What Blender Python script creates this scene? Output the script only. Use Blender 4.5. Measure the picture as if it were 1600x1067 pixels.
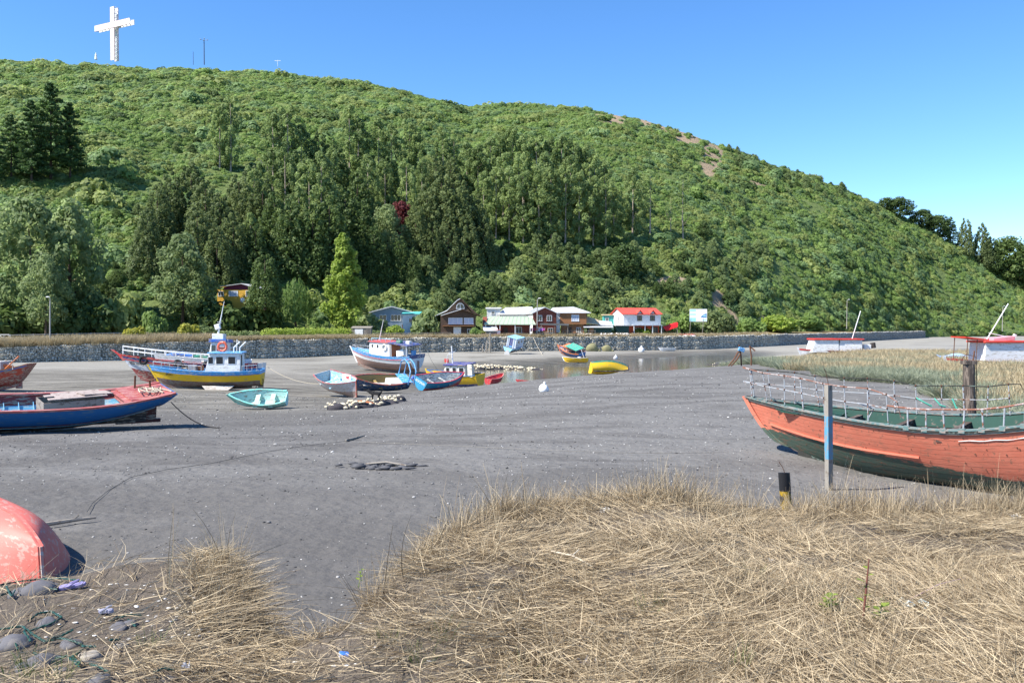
import bpy, bmesh, math, random
import numpy as np
from mathutils import Vector, Matrix, Euler, noise as mnoise

for o in list(bpy.data.objects):
    bpy.data.objects.remove(o)
random.seed(11)
rng = np.random.default_rng(7)
SC = bpy.context.scene
COL = SC.collection
PI = math.pi
R = math.radians

# ------------------------------------------------------------------ camera, sky, sun, exposure
CZ = 6.3                 # eye height above the channel's low water datum
FPX = 1400.0             # focal length in pixels of the 1600 px wide photograph
HOR = 505.0              # row of the level horizon
PITCH = math.atan((533.5 - HOR) / FPX)
cam = bpy.data.cameras.new('camera')
cam.sensor_width = 36.0
cam.lens = 36.0 * FPX / 1600.0
cam.clip_start = 0.1
cam.clip_end = 20000
camo = bpy.data.objects.new('camera', cam)
COL.objects.link(camo)
camo.location = (0, 0, CZ)
camo.rotation_euler = (PI / 2 - PITCH, 0, 0)
SC.camera = camo

SUN_EL = R(48)
SUN_AZ = R(-113)          # clockwise from +Y: the sun stands to the left, a touch behind the camera
SUN_DIR = Vector((math.sin(SUN_AZ) * math.cos(SUN_EL), math.cos(SUN_AZ) * math.cos(SUN_EL), math.sin(SUN_EL)))
world = bpy.data.worlds.new('World')
SC.world = world
world.use_nodes = True
nt = world.node_tree
nt.nodes.clear()
wo = nt.nodes.new('ShaderNodeOutputWorld')
bg = nt.nodes.new('ShaderNodeBackground')
sky = nt.nodes.new('ShaderNodeTexSky')
sky.sky_type = 'NISHITA'
sky.sun_disc = False
sky.sun_elevation = SUN_EL
sky.sun_rotation = SUN_AZ % (2 * PI)
sky.altitude = 1500
sky.air_density = 1.0
sky.dust_density = 0.0
sky.ozone_density = 4.0
bg.inputs['Strength'].default_value = 0.127
hs = nt.nodes.new('ShaderNodeHueSaturation')      # the camera's vivid blue, the same all round
hs.inputs['Saturation'].default_value = 1.2
hs.inputs['Hue'].default_value = 0.503
nt.links.new(sky.outputs['Color'], hs.inputs['Color'])
nt.links.new(hs.outputs['Color'], bg.inputs['Color'])
nt.links.new(bg.outputs['Background'], wo.inputs['Surface'])

sl = bpy.data.lights.new('sun', 'SUN')
sl.energy = 5.0
sl.angle = R(0.55)
sl.color = (1.0, 0.95, 0.87)
slo = bpy.data.objects.new('sun', sl)
COL.objects.link(slo)
slo.rotation_euler = SUN_DIR.to_track_quat('Z', 'Y').to_euler()

vs = SC.view_settings
vs.view_transform = 'Standard'
vs.look = 'None'
vs.exposure = 1.0
vs.gamma = 1.0
vs.use_curve_mapping = False
SC.cycles.max_bounces = 6
SC.cycles.transparent_max_bounces = 4
SC.cycles.use_denoising = True

# ------------------------------------------------------------------ helpers
def P(px, py, Y):
    """world point on the sight line of a photograph pixel at depth Y"""
    c, s = math.cos(PITCH), math.sin(PITCH)
    dx = (px - 800) / FPX
    dy = (533.5 - py) / FPX
    d = Vector((dx, c + dy * s, -s + dy * c))
    k = Y / d.y
    return Vector((d.x * k, Y, CZ + d.z * k))

def X_at(px, Y):
    return (px - 800) / FPX * Y

def link(o, parent=None):
    COL.objects.link(o)
    if parent is not None:
        o.parent = parent
    return o

def tag(o, label=None, cat=None, group=None, kind=None):
    if label: o['label'] = label
    if cat: o['category'] = cat
    if group: o['group'] = group
    if kind: o['kind'] = kind
    return o

def thing(name, label, cat, loc=(0, 0, 0), rot=(0, 0, 0), group=None):
    o = bpy.data.objects.new(name, None)
    o.empty_display_size = 0.3
    COL.objects.link(o)
    o.location = loc
    o.rotation_euler = rot
    return tag(o, label, cat, group)

def mesh_np(name, v, f, mats, smooth=False):
    me = bpy.data.meshes.new(name)
    v = np.asarray(v, dtype=np.float32)
    f = np.asarray(f, dtype=np.int32)
    n = f.shape[1]
    me.vertices.add(len(v)); me.vertices.foreach_set('co', v.ravel())
    me.loops.add(f.size); me.loops.foreach_set('vertex_index', f.ravel())
    me.polygons.add(len(f))
    me.polygons.foreach_set('loop_start', np.arange(len(f), dtype=np.int32) * n)
    me.polygons.foreach_set('loop_total', np.full(len(f), n, dtype=np.int32))
    if smooth:
        me.polygons.foreach_set('use_smooth', np.ones(len(f), dtype=bool))
    me.update(calc_edges=True)
    me.validate()
    for m in (mats if isinstance(mats, (list, tuple)) else [mats]):
        me.materials.append(m)
    return me

class MB:
    def __init__(self):
        self.v = []; self.f = []
    def add(self, vs_, fs_):
        b = len(self.v)
        self.v.extend([tuple(p) for p in vs_])
        self.f.extend([tuple(i + b for i in q) for q in fs_])
        return self
    def box(self, c, s, rot=None, taper=1.0):
        x, y, z = s[0] / 2, s[1] / 2, s[2] / 2
        pts = []
        for dz in (-z, z):
            k = 1.0 if dz < 0 else taper
            for dx, dy in ((-x, -y), (x, -y), (x, y), (-x, y)):
                pts.append(Vector((dx * k, dy * k, dz)))
        if rot is not None:
            m = Euler(rot).to_matrix()
            pts = [m @ p for p in pts]
        pts = [p + Vector(c) for p in pts]
        return self.add(pts, [(3, 2, 1, 0), (4, 5, 6, 7), (0, 1, 5, 4), (1, 2, 6, 5), (2, 3, 7, 6), (3, 0, 4, 7)])
    def tube(self, pts, r, n=6, caps=True):
        pts = [Vector(p) for p in pts]
        rs = r if isinstance(r, (list, tuple)) else [r] * len(pts)
        rings = []
        up = Vector((0, 0, 1))
        for i, p in enumerate(pts):
            if i == 0: d = pts[1] - pts[0]
            elif i == len(pts) - 1: d = pts[-1] - pts[-2]
            else: d = pts[i + 1] - pts[i - 1]
            d.normalize()
            u = up if abs(d.z) < 0.95 else Vector((1, 0, 0))
            a = d.cross(u).normalized(); b = d.cross(a).normalized()
            rings.append([p + a * (rs[i] * math.cos(2 * PI * k / n)) + b * (rs[i] * math.sin(2 * PI * k / n)) for k in range(n)])
        return self.loft(rings, True, caps)
    def loft(self, rings, closed=True, caps=False):
        n = len(rings[0]); vs_ = [p for r_ in rings for p in r_]; fs_ = []
        for i in range(len(rings) - 1):
            for k in range(n if closed else n - 1):
                k2 = (k + 1) % n
                fs_.append((i * n + k, i * n + k2, (i + 1) * n + k2, (i + 1) * n + k))
        if caps:
            fs_.append(tuple(range(n - 1, -1, -1)))
            fs_.append(tuple((len(rings) - 1) * n + k for k in range(n)))
        return self.add(vs_, fs_)
    def poly(self, pts):
        return self.add(pts, [tuple(range(len(pts)))])
    def slab(self, pts, off):
        """polygon extruded by the vector off"""
        off = Vector(off); n = len(pts)
        a = [Vector(p) for p in pts]; b = [p + off for p in a]
        fs_ = [tuple(range(n)), tuple(range(2 * n - 1, n - 1, -1))]
        for k in range(n):
            fs_.append((k, k + n, (k + 1) % n + n, (k + 1) % n))
        return self.add(a + b, fs_)
    def ball(self, c, r, seg=8, rg=5, jit=0.0):
        r = r if isinstance(r, (list, tuple)) else (r, r, r)
        rings = []
        for i in range(rg + 1):
            th = PI * i / rg
            th = min(max(th, 0.12), PI - 0.12)
            rings.append([Vector(c) + Vector((r[0] * math.sin(th) * math.cos(2 * PI * k / seg), r[1] * math.sin(th) * math.sin(2 * PI * k / seg), r[2] * math.cos(th))) * (1 + random.uniform(-jit, jit)) for k in range(seg)])
        return self.loft(rings, True, True)
    def mesh(self, name, mat, smooth=False):
        me = bpy.data.meshes.new(name)
        me.from_pydata([tuple(p) for p in self.v], [], self.f)
        bm = bmesh.new(); bm.from_mesh(me)
        bmesh.ops.recalc_face_normals(bm, faces=bm.faces)
        bm.to_mesh(me); bm.free()
        if smooth:
            me.polygons.foreach_set('use_smooth', np.ones(len(me.polygons), dtype=bool))
            me.set_sharp_from_angle(angle=R(42))
        me.materials.append(mat)
        me.update()
        return me
    def build(self, name, mat, parent=None, smooth=False, bevel=0):
        o = bpy.data.objects.new(name, self.mesh(name, mat, smooth))
        link(o, parent)
        if bevel:
            b = o.modifiers.new('bevel', 'BEVEL'); b.width = bevel; b.segments = 2; b.limit_method = 'ANGLE'
        return o

# ------------------------------------------------------------------ materials
class NT:
    def __init__(self, name):
        self.m = bpy.data.materials.new(name)
        self.m.use_nodes = True
        self.t = self.m.node_tree
        self.b = self.t.nodes['Principled BSDF']
        self.out = self.t.nodes['Material Output']
        self.co = self.n('ShaderNodeTexCoord').outputs['Object']
    def n(self, typ, **k):
        nd = self.t.nodes.new(typ)
        for a, b in k.items(): setattr(nd, a, b)
        return nd
    def l(self, a, b): self.t.links.new(a, b)
    def noise(self, scale, detail=4, rough=0.55, co=None, dist=0):
        n = self.n('ShaderNodeTexNoise')
        n.inputs['Scale'].default_value = scale; n.inputs['Detail'].default_value = detail
        n.inputs['Roughness'].default_value = rough; n.inputs['Distortion'].default_value = dist
        self.l(co if co is not None else self.co, n.inputs['Vector'])
        return n.outputs['Fac']
    def ramp(self, fac, a, b, c0=0.0, c1=1.0):
        n = self.n('ShaderNodeMapRange'); n.interpolation_type = 'SMOOTHSTEP'
        self.l(fac, n.inputs['Value'])
        n.inputs['From Min'].default_value = a; n.inputs['From Max'].default_value = b
        n.inputs['To Min'].default_value = c0; n.inputs['To Max'].default_value = c1
        return n.outputs['Result']
    def mix(self, fac, a, b):
        n = self.n('ShaderNodeMix', data_type='RGBA')
        for sock, val in ((n.inputs['Factor'], fac), (n.inputs['A'], a), (n.inputs['B'], b)):
            if isinstance(val, (int, float)): sock.default_value = val
            elif isinstance(val, tuple): sock.default_value = (*val, 1) if len(val) == 3 else val
            else: self.l(val, sock)
        return n.outputs['Result']
    def math(self, op, a, b=0.0):
        n = self.n('ShaderNodeMath', operation=op)
        for i, val in enumerate((a, b)):
            if isinstance(val, (int, float)): n.inputs[i].default_value = val
            else: self.l(val, n.inputs[i])
        return n.outputs[0]
    def mapping(self, scale, co=None):
        n = self.n('ShaderNodeMapping')
        n.inputs['Scale'].default_value = scale
        self.l(co if co is not None else self.co, n.inputs['Vector'])
        return n.outputs['Vector']
    def bump(self, h, strength, dist=0.02, prev=None):
        n = self.n('ShaderNodeBump')
        n.inputs['Strength'].default_value = strength; n.inputs['Distance'].default_value = dist
        self.l(h, n.inputs['Height'])
        if prev is not None: self.l(prev, n.inputs['Normal'])
        return n.outputs['Normal']
    def set(self, col=None, rough=None, nor=None, spec=None):
        if col is not None:
            if isinstance(col, tuple): self.b.inputs['Base Color'].default_value = (*col, 1)
            else: self.l(col, self.b.inputs['Base Color'])
        if rough is not None:
            if isinstance(rough, (int, float)): self.b.inputs['Roughness'].default_value = rough
            else: self.l(rough, self.b.inputs['Roughness'])
        if nor is not None: self.l(nor, self.b.inputs['Normal'])
        if spec is not None: self.b.inputs['Specular IOR Level'].default_value = spec
        return self.m

def scl(c, k): return tuple(min(1, max(0, x * k)) for x in c)

_MC = {}
def paint(name, col, rough=0.6, var=0.12, vs_=2.5, wear=None, wcol=(0.25, 0.2, 0.16), wscale=6, bump=0.15, spec=0.3, metal=0, stretch=None):
    """painted or plain surface with blotches, worn patches (wear = share 0..1) and a fine relief"""
    if name in _MC: return _MC[name]
    t = NT(name)
    c = t.mix(t.noise(vs_, 5, 0.6), scl(col, 1 - var), scl(col, 1 + var))
    if wear:
        co = t.mapping(stretch) if stretch else None
        w = t.ramp(t.noise(wscale, 6, 0.65, co), 0.62 - wear * 0.4, 0.68 - wear * 0.4)
        c = t.mix(w, c, wcol)
    h = t.noise(28, 4, 0.6)
    t.set(c, rough, t.bump(h, bump, 0.01), spec)
    t.b.inputs['Metallic'].default_value = metal
    _MC[name] = t.m
    return t.m

def glass_mat():
    if 'window_glass' in _MC: return _MC['window_glass']
    t = NT('window_glass')
    t.set((0.02, 0.025, 0.03), 0.08, None, 0.6)
    _MC['window_glass'] = t.m
    return t.m

def leaf_mat(name, c1, c2, transl=0.3):
    if name in _MC: return _MC[name]
    t = NT(name)
    oi = t.n('ShaderNodeObjectInfo'); ge = t.n('ShaderNodeNewGeometry')
    f = t.math('ADD', t.math('MULTIPLY', oi.outputs['Random'], 0.45), t.math('MULTIPLY', ge.outputs['Random Per Island'], 0.55))
    c = t.mix(f, c1, c2)
    t.set(c, 0.62, None, 0.25)
    tr = t.n('ShaderNodeBsdfTranslucent')
    t.l(t.mix(f, scl(c1, 1.9), scl(c2, 1.9)), tr.inputs['Color'])
    mx = t.n('ShaderNodeMixShader'); mx.inputs[0].default_value = transl + .12
    t.l(t.b.outputs[0], mx.inputs[1]); t.l(tr.outputs[0], mx.inputs[2])
    t.l(mx.outputs[0], t.out.inputs['Surface'])
    _MC[name] = t.m
    return t.m

# ------------------------------------------------------------------ scatter (only for what nobody could count)
def scatter(name, pts, rots, scales, idx, protos, kind='stuff', tint=None):
    c = bpy.data.collections.new(name + '_sources')
    for i, me in enumerate(protos):
        o = bpy.data.objects.new('%s_source_%02d' % (name, i), me)
        c.objects.link(o)
    me = bpy.data.meshes.new(name)
    n = len(pts)
    me.vertices.add(n)
    me.vertices.foreach_set('co', np.asarray(pts, dtype=np.float32).ravel())
    for an, typ, dat in (('rot', 'FLOAT_VECTOR', rots), ('scl', 'FLOAT_VECTOR', scales)):
        a = me.attributes.new(an, typ, 'POINT'); a.data.foreach_set('vector', np.asarray(dat, dtype=np.float32).ravel())
    a = me.attributes.new('idx', 'INT', 'POINT'); a.data.foreach_set('value', np.asarray(idx, dtype=np.int32))
    ob = bpy.data.objects.new(name, me)
    COL.objects.link(ob)
    g = bpy.data.node_groups.new(name, 'GeometryNodeTree')
    g.interface.new_socket(name='Geometry', in_out='INPUT', socket_type='NodeSocketGeometry')
    g.interface.new_socket(name='Geometry', in_out='OUTPUT', socket_type='NodeSocketGeometry')
    N = g.nodes; L = g.links
    gi = N.new('NodeGroupInput'); go = N.new('NodeGroupOutput')
    ci = N.new('GeometryNodeCollectionInfo')
    ci.inputs['Collection'].default_value = c
    ci.inputs['Separate Children'].default_value = True
    ci.inputs['Reset Children'].default_value = True
    mp = N.new('GeometryNodeMeshToPoints')
    ip = N.new('GeometryNodeInstanceOnPoints')
    ip.inputs['Pick Instance'].default_value = True
    def na(nm, typ):
        x = N.new('GeometryNodeInputNamedAttribute'); x.data_type = typ; x.inputs['Name'].default_value = nm
        return x.outputs['Attribute']
    er = N.new('FunctionNodeEulerToRotation')
    L.new(na('rot', 'FLOAT_VECTOR'), er.inputs[0])
    L.new(gi.outputs[0], mp.inputs['Mesh']); L.new(mp.outputs[0], ip.inputs['Points'])
    L.new(ci.outputs[0], ip.inputs['Instance'])
    L.new(na('idx', 'INT'), ip.inputs['Instance Index'])
    L.new(er.outputs[0], ip.inputs['Rotation'])
    L.new(na('scl', 'FLOAT_VECTOR'), ip.inputs['Scale'])
    L.new(ip.outputs[0], go.inputs[0])
    m = ob.modifiers.new('scatter', 'NODES'); m.node_group = g
    ob['kind'] = kind
    return ob

def fbm(x, y, z=0.0, oct=4):
    return mnoise.fractal(Vector((x, y, z)), 1.0, 2.0, oct)

# ------------------------------------------------------------------ ground: shore, channel bed and mud
CTRL = []
for px_ in (-900, -300, 100, 500, 900, 1300, 1700, 2500):
    CTRL += [(px_, 5, 2.8), (px_, 9, 2.8), (px_, 14, 2.8)] + ([(px_, 22, 2.83)] if px_ < 1200 else [])
CTRL += [(-400, 26, 2.9), (0, 26, 2.86), (268, 27, 2.86), (100, 45, 2.0), (-300, 45, 2.1), (330, 67, 1.37), (0, 67, 1.5),
         (-500, 67, 1.5), (250, 100, .94), (0, 100, 1.0), (-500, 100, 1.1), (430, 100, .5), (500, 40, 2.25), (640, 40, 2.5),
         (640, 60, 1.59), (540, 64, .95), (580, 73, .6), (560, 90, .3), (900, 40, 2.8), (900, 68, 2.27), (1030, 71, 2.5), (770, 64, 1.95),
         (1160, 75, 2.82), (1450, 19, 2.40), (1600, 18, 2.38), (1340, 22.5, 2.5), (1560, 22, 2.45), (1750, 19, 2.4), (1700, 15, 2.5), (1240, 24, 2.72), (1160, 45, 3.0), (1400, 75, 2.9), (1400, 45, 3.0), (1600, 36, 2.9), (1600, 65, 3.1), (2000, 50, 3.0), (2000, 90, 3.0),
         (1310, 105, 2.7), (1450, 105, 2.6), (1700, 105, 2.6), (640, 85, .1), (690, 80, .15), (690, 95, -.45), (760, 90, -.3), (830, 96, -.6), (900, 98, -.7),
         (1000, 112, -.8), (1100, 118, -.7), (1180, 118, -.2), (800, 112, -.8), (900, 130, -.9), (1000, 150, -.8), (1100, 170, -.65), (1160, 185, -.4),
         (700, 104, -.55), (620, 100, -.1), (610, 117, .1), (700, 122, -.15), (700, 140, .15), (800, 132, -.5), (850, 150, -.05), (850, 162, .15), (900, 160, .0),
         (1000, 180, .0), (1100, 198, .05), (1250, 200, .5), (0, 135, .32), (-500, 128, .4), (250, 148, .2), (430, 160, .02), (560, 171, .3), (700, 180, .51),
         (850, 188, .4), (1100, 210, .15), (1280, 255, .5), (1445, 330, .88), (1600, 345, .8), (2100, 370, 1.), (1300, 150, 1.9), (1500, 170, 2.2),
         (1500, 230, 1.2), (1700, 150, 2.4), (1900, 200, 2.2), (1380, 220, .9), (0, 200, .3), (430, 230, .2), (800, 260, .3), (1300, 320, .5), (1600, 420, .8), (2300, 450, 1.0), (-500, 200, .3)]
CT = np.array(CTRL, dtype=float)
def _uv(px, Y): return np.stack([px / 260.0, np.log(Y) * 4.2], -1)
_cu = _uv(CT[:, 0], CT[:, 1])
def _ker(a, b):
    d2 = ((a[:, None, :] - b[None, :, :]) ** 2).sum(-1)
    return np.sqrt(d2 + 0.05)
_w = np.linalg.solve(_ker(_cu, _cu) + np.eye(len(CT)) * -0.02, CT[:, 2] - 1.5)
def gz(X, Y):
    X = np.atleast_1d(np.asarray(X, dtype=float)); Y = np.atleast_1d(np.asarray(Y, dtype=float))
    Yc = np.clip(Y, 5, 450)
    px = np.clip(800 + FPX * X / np.maximum(Y, 3.0), -900, 2500)
    out = np.empty(len(X))
    for i in range(0, len(X), 20000):
        out[i:i + 20000] = _ker(_uv(px[i:i + 20000], Yc[i:i + 20000]), _cu) @ _w + 1.5
    return np.clip(out, -1.2, 3.6)
def gz1(X, Y): return float(gz([X], [Y])[0])
def GP(px, Y):
    """point on the shore under a pixel column at depth Y"""
    X = X_at(px, Y)
    return Vector((X, Y, gz1(X, Y)))

def sand_material():
    t = NT('grey_shore_sand')
    geo = t.n('ShaderNodeNewGeometry')
    sep = t.n('ShaderNodeSeparateXYZ'); t.l(geo.outputs['Position'], sep.inputs[0])
    z = sep.outputs['Z']
    pos = geo.outputs['Position']
    big = t.noise(0.11, 5, 0.6, pos)
    mid = t.noise(0.9, 5, 0.65, pos)
    fine = t.noise(9, 6, 0.78, pos)
    streak = t.noise(0.45, 6, 0.65, t.mapping((0.45, 1.15, 1), pos), .6)
    dry = t.mix(mid, (0.097, 0.092, 0.085), (0.130, 0.123, 0.114))
    dry = t.mix(t.ramp(big, .38, .62), dry, t.mix(.5, dry, (0.082, 0.077, 0.072)))
    dry = t.mix(t.math('MULTIPLY', t.ramp(streak, .52, .7), .5), dry, (0.165, 0.160, 0.152))
    gravel = t.mix(fine, (0.076, 0.072, 0.067), (0.237, 0.229, 0.215))
    at = t.n('ShaderNodeAttribute', attribute_name='gravel')
    gf = t.math('MULTIPLY', at.outputs['Fac'], t.ramp(streak, 0.36, 0.58))
    c = t.mix(gf, dry, gravel)
    at2 = t.n('ShaderNodeAttribute', attribute_name='mud')
    mud = t.mix(t.ramp(streak, .3, .7), (0.085, 0.078, 0.064), (0.22, 0.205, 0.175))
    c = t.mix(at2.outputs['Fac'], c, mud)
    at3 = t.n('ShaderNodeAttribute', attribute_name='pale')
    pale = t.mix(streak, (0.20, 0.19, 0.165), (0.34, 0.325, 0.285))
    c = t.mix(t.math('MULTIPLY', at3.outputs['Fac'], t.ramp(big, 0.25, 0.5)), c, pale)
    # wet near the water
    wet = t.ramp(t.math('ADD', z, t.math('MULTIPLY', big, 0.7)), -0.05, 0.75, 1.0, 0.0)
    c = t.mix(wet, c, t.mix(0.45, c, (0.045, 0.042, 0.034)))
    # shell specks
    vo = t.n('ShaderNodeTexVoronoi'); vo.inputs['Scale'].default_value = 9.0
    t.l(pos, vo.inputs['Vector'])
    sp = t.ramp(vo.outputs['Distance'], 0.07, 0.11, 1.0, 0.0)
    wn = t.n('ShaderNodeSeparateColor'); t.l(vo.outputs['Color'], wn.inputs[0])
    sp = t.math('MULTIPLY', sp, t.ramp(wn.outputs[0], 0.93, 0.96))
    c = t.mix(sp, c, (0.55, 0.53, 0.50))
    rough = t.ramp(wet, 0, 1, 0.9, 0.35)
    fm = t.noise(3.2, 3, 0.5, pos)
    n1 = t.bump(fm, 0.55, 0.16)
    n2 = t.bump(fine, 0.5, 0.03, n1)
    return t.set(c, rough, n2, 0.25)
M_SAND = sand_material()

def build_ground():
    cols = np.linspace(-900, 2500, 261)
    rows = np.concatenate([np.geomspace(3.0, 60, 190), np.geomspace(60.6, 460, 130)])
    PX, YY = np.meshgrid(cols, rows)
    XX = (PX - 800) / FPX * YY
    Z = gz(XX.ravel(), YY.ravel())
    zz = Z.copy()
    pxr = PX.ravel(); yr = YY.ravel(); xr = XX.ravel()
    for i in range(len(zz)):
        if yr[i] < 130:
            zz[i] += 0.05 * fbm(xr[i] * 0.35, yr[i] * 0.35) + 0.018 * fbm(xr[i] * 2.2, yr[i] * 2.2, 3)
    nr, nc = PX.shape
    idx = np.arange(nr * nc).reshape(nr, nc)
    f = np.stack([idx[:-1, :-1], idx[:-1, 1:], idx[1:, 1:], idx[1:, :-1]], -1).reshape(-1, 4)
    me = mesh_np('ground', np.stack([xr, yr, zz], -1), f, M_SAND, True)
    def ss(a, b, x): 
        t = np.clip((x - a) / (b - a), 0, 1); return t * t * (3 - 2 * t)
    rowpx = HOR + FPX * (CZ - Z) / yr
    gravel = ss(14, 24, yr) * (1 - ss(90, 120, yr)) * ss(380, 640, pxr + (yr - 25) * -3.0)
    gravel = np.maximum(gravel, 0.75 * ss(17, 21, yr) * (1 - ss(28, 34, yr)) * (1 - ss(1000, 1150, pxr)))
    mud = np.clip(ss(34, 52, yr) * (1 - ss(520, 720, pxr - (yr - 60) * 2.0)) + ss(86, 96, yr) * (1 - ss(1100, 1250, pxr)), 0, 1) * (1 - gravel * .7)
    pale = ss(122, 140, yr) * (Z > 0.0) * np.clip(ss(0.0, .25, Z), 0, 1)
    pale = np.maximum(pale, ss(92, 110, yr) * (1 - ss(380, 620, pxr)) * 0.8)
    pale = np.maximum(pale, ss(110, 150, yr) * ss(1150, 1250, pxr))
    for nm, a in (('gravel', gravel), ('mud', mud), ('pale', pale)):
        at = me.attributes.new(nm, 'FLOAT', 'POINT'); at.data.foreach_set('value', a.astype(np.float32))
    o = bpy.data.objects.new('ground', me); COL.objects.link(o); o['kind'] = 'structure'
build_ground()

def water_material():
    t = NT('still_channel_water')
    pos = t.n('ShaderNodeNewGeometry').outputs['Position']
    n = t.bump(t.noise(1.1, 3, 0.5, t.mapping((1, .5, 1), pos)), 0.12, 0.05)
    t.set((0.115, 0.105, 0.082), 0.12, n, 0.5)
    return t.m
wm = MB(); wm.poly([(-9000, -2000, -.35), (9000, -2000, -.35), (9000, 12000, -.35), (-9000, 12000, -.35)])
tag(wm.build('water', water_material()), kind='structure')

# ------------------------------------------------------------------ gabion sea wall line, terrace, hill
WALL = np.array([(-700, 126, 2.7, .2), (-300, 130, 2.7, .2), (0, 135, 2.73, .2), (200, 146, 3.05, 0.), (430, 160, 3.39, -.1), (560, 170, 3.45, .1), (700, 180, 3.47, .35), (850, 190, 3.45, .25),
                 (980, 199, 3.4, .1), (1100, 210, 3.3, .0), (1200, 229, 3.4, .1), (1290, 257, 3.5, .3), (1370, 290, 3.5, .5), (1447, 330, 3.5, .7)])
def wall_at(px):
    return [float(np.interp(px, WALL[:, 0], WALL[:, k])) for k in (1, 2, 3)]
HB = np.array([(-900, 140, 3.0), (0, 158, 3.1), (350, 178, 3.5), (560, 197, 3.6), (700, 206, 3.6), (850, 217, 3.6), (1000, 226, 3.5), (1100, 236, 3.4), (1200, 258, 3.5), (1300, 288, 3.4), (1450, 352, 2.0), (1600, 385, 1.6), (1800, 410, 1.5), (2500, 430, 1.5)])
HC = np.array([(-900, 420, 66), (-300, 425, 96), (0, 430, 106), (170, 435, 109), (400, 440, 117), (600, 440, 140), (740, 440, 172), (800, 435, 169), (900, 430, 172), (1000, 430, 190), (1080, 428, 213), (1150, 430, 241), (1230, 434, 268), (1300, 438, 292), (1420, 443, 344), (1520, 448, 404), (1600, 456, 446), (1750, 470, 488), (2500, 500, 506)])
def hill_pt(px, t):
    d0 = np.interp(px, HB[:, 0], HB[:, 1]); z0 = np.interp(px, HB[:, 0], HB[:, 2])
    d1 = np.interp(px, HC[:, 0], HC[:, 1]); yc = np.interp(px, HC[:, 0], HC[:, 2])
    z1 = CZ + (HOR - yc) / FPX * d1
    if t <= 1:
        Y = d0 + (d1 - d0) * t
        g = 1.28 * t - 0.28 * t * t
        z = z0 + (z1 - z0) * g
    else:
        Y = d1 + (t - 1) * 260
        z = z1 - (t - 1) * (t - 1) * 220 - (t - 1) * 25
    X = (px - 800) / FPX * Y
    k = min(1, t * 4) * min(1, abs(1.0 - t) * 5 + .25)
    z += k * (3.4 * fbm(X * 0.018, Y * 0.018, 2, 3) + 1.2 * fbm(X * 0.07, Y * 0.07, 5, 3))
    return Vector((X, Y, z))
def proj(p):
    c, s = math.cos(PITCH), math.sin(PITCH)
    v = p - Vector((0, 0, CZ))
    zc = v.y * c - v.z * s
    yc = v.y * s + v.z * c
    return 800 + FPX * v.x / zc, 533.5 - FPX * yc / zc
def hill_find(px, py):
    """point of the hillside that shows at that pixel"""
    lo = 0.0
    for i in range(161):
        t = i / 160.0
        p = hill_pt(px, t)
        if proj(p)[1] <= py:
            return p
    return hill_pt(px, 1.0)
SCARS = [(1015, 193, 22, 9), (1045, 204, 24, 9), (1076, 219, 30, 10), (958, 191, 24, 9), (1130, 268, 12, 9), (935, 182, 10, 4), (1165, 300, 9, 5), (1020, 415, 14, 5), (1080, 470, 10, 8), (1112, 250, 22, 30), (1085, 205, 28, 9), (958, 184, 18, 9), (1180, 287, 26, 5), (775, 428, 22, 9), (1050, 440, 30, 9), (1120, 470, 14, 22), (1145, 500, 12, 22), (615, 165, 10, 4), (1190, 497, 8, 10)]
def scar(px, py):
    m = 0.0
    for (a, b, w, h) in SCARS:
        m = max(m, 1.25 - ((px - a) / w) ** 2 - ((py - b) / h) ** 2)
    return max(0.0, min(1.0, m))

def hill_material():
    t = NT('hillside_earth')
    pos = t.n('ShaderNodeNewGeometry').outputs['Position']
    a = t.n('ShaderNodeAttribute', attribute_name='bare')
    g = t.mix(t.noise(.15, 5, .6, pos), (0.095, 0.130, 0.040), (0.150, 0.190, 0.066))
    e = t.mix(t.noise(.6, 6, .65, pos), (0.20, 0.145, 0.09), (0.40, 0.31, 0.21))
    c = t.mix(t.ramp(t.math('ADD', a.outputs['Fac'], t.math('MULTIPLY', t.noise(.5, 4, .6, pos), .4)), .5, .75), g, e)
    return t.set(c, 0.95, t.bump(t.noise(.8, 5, .65, pos), .8, .8), .1)
M_HILL = hill_material()
def build_hill():
    cols = np.arange(-900, 2501, 17.0); ts = list(np.linspace(0, 1, 76)) + [1.03, 1.08, 1.15, 1.25, 1.4, 1.6]
    v = []; bare = []
    for t in ts:
        for c in cols:
            p = hill_pt(c, t)
            if t == 0: p.z -= 1.5
            v.append(p); q = proj(p); bare.append(scar(*q) if t <= 1 else 0)
    nc = len(cols); idx = np.arange(len(v)).reshape(len(ts), nc)
    f = np.stack([idx[:-1, :-1], idx[:-1, 1:], idx[1:, 1:], idx[1:, :-1]], -1).reshape(-1, 4)
    me = mesh_np('hill', v, f, M_HILL, True)
    at = me.attributes.new('bare', 'FLOAT', 'POINT'); at.data.foreach_set('value', np.array(bare, dtype=np.float32))
    o = bpy.data.objects.new('hill', me); COL.objects.link(o); o['kind'] = 'structure'
build_hill()

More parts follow.
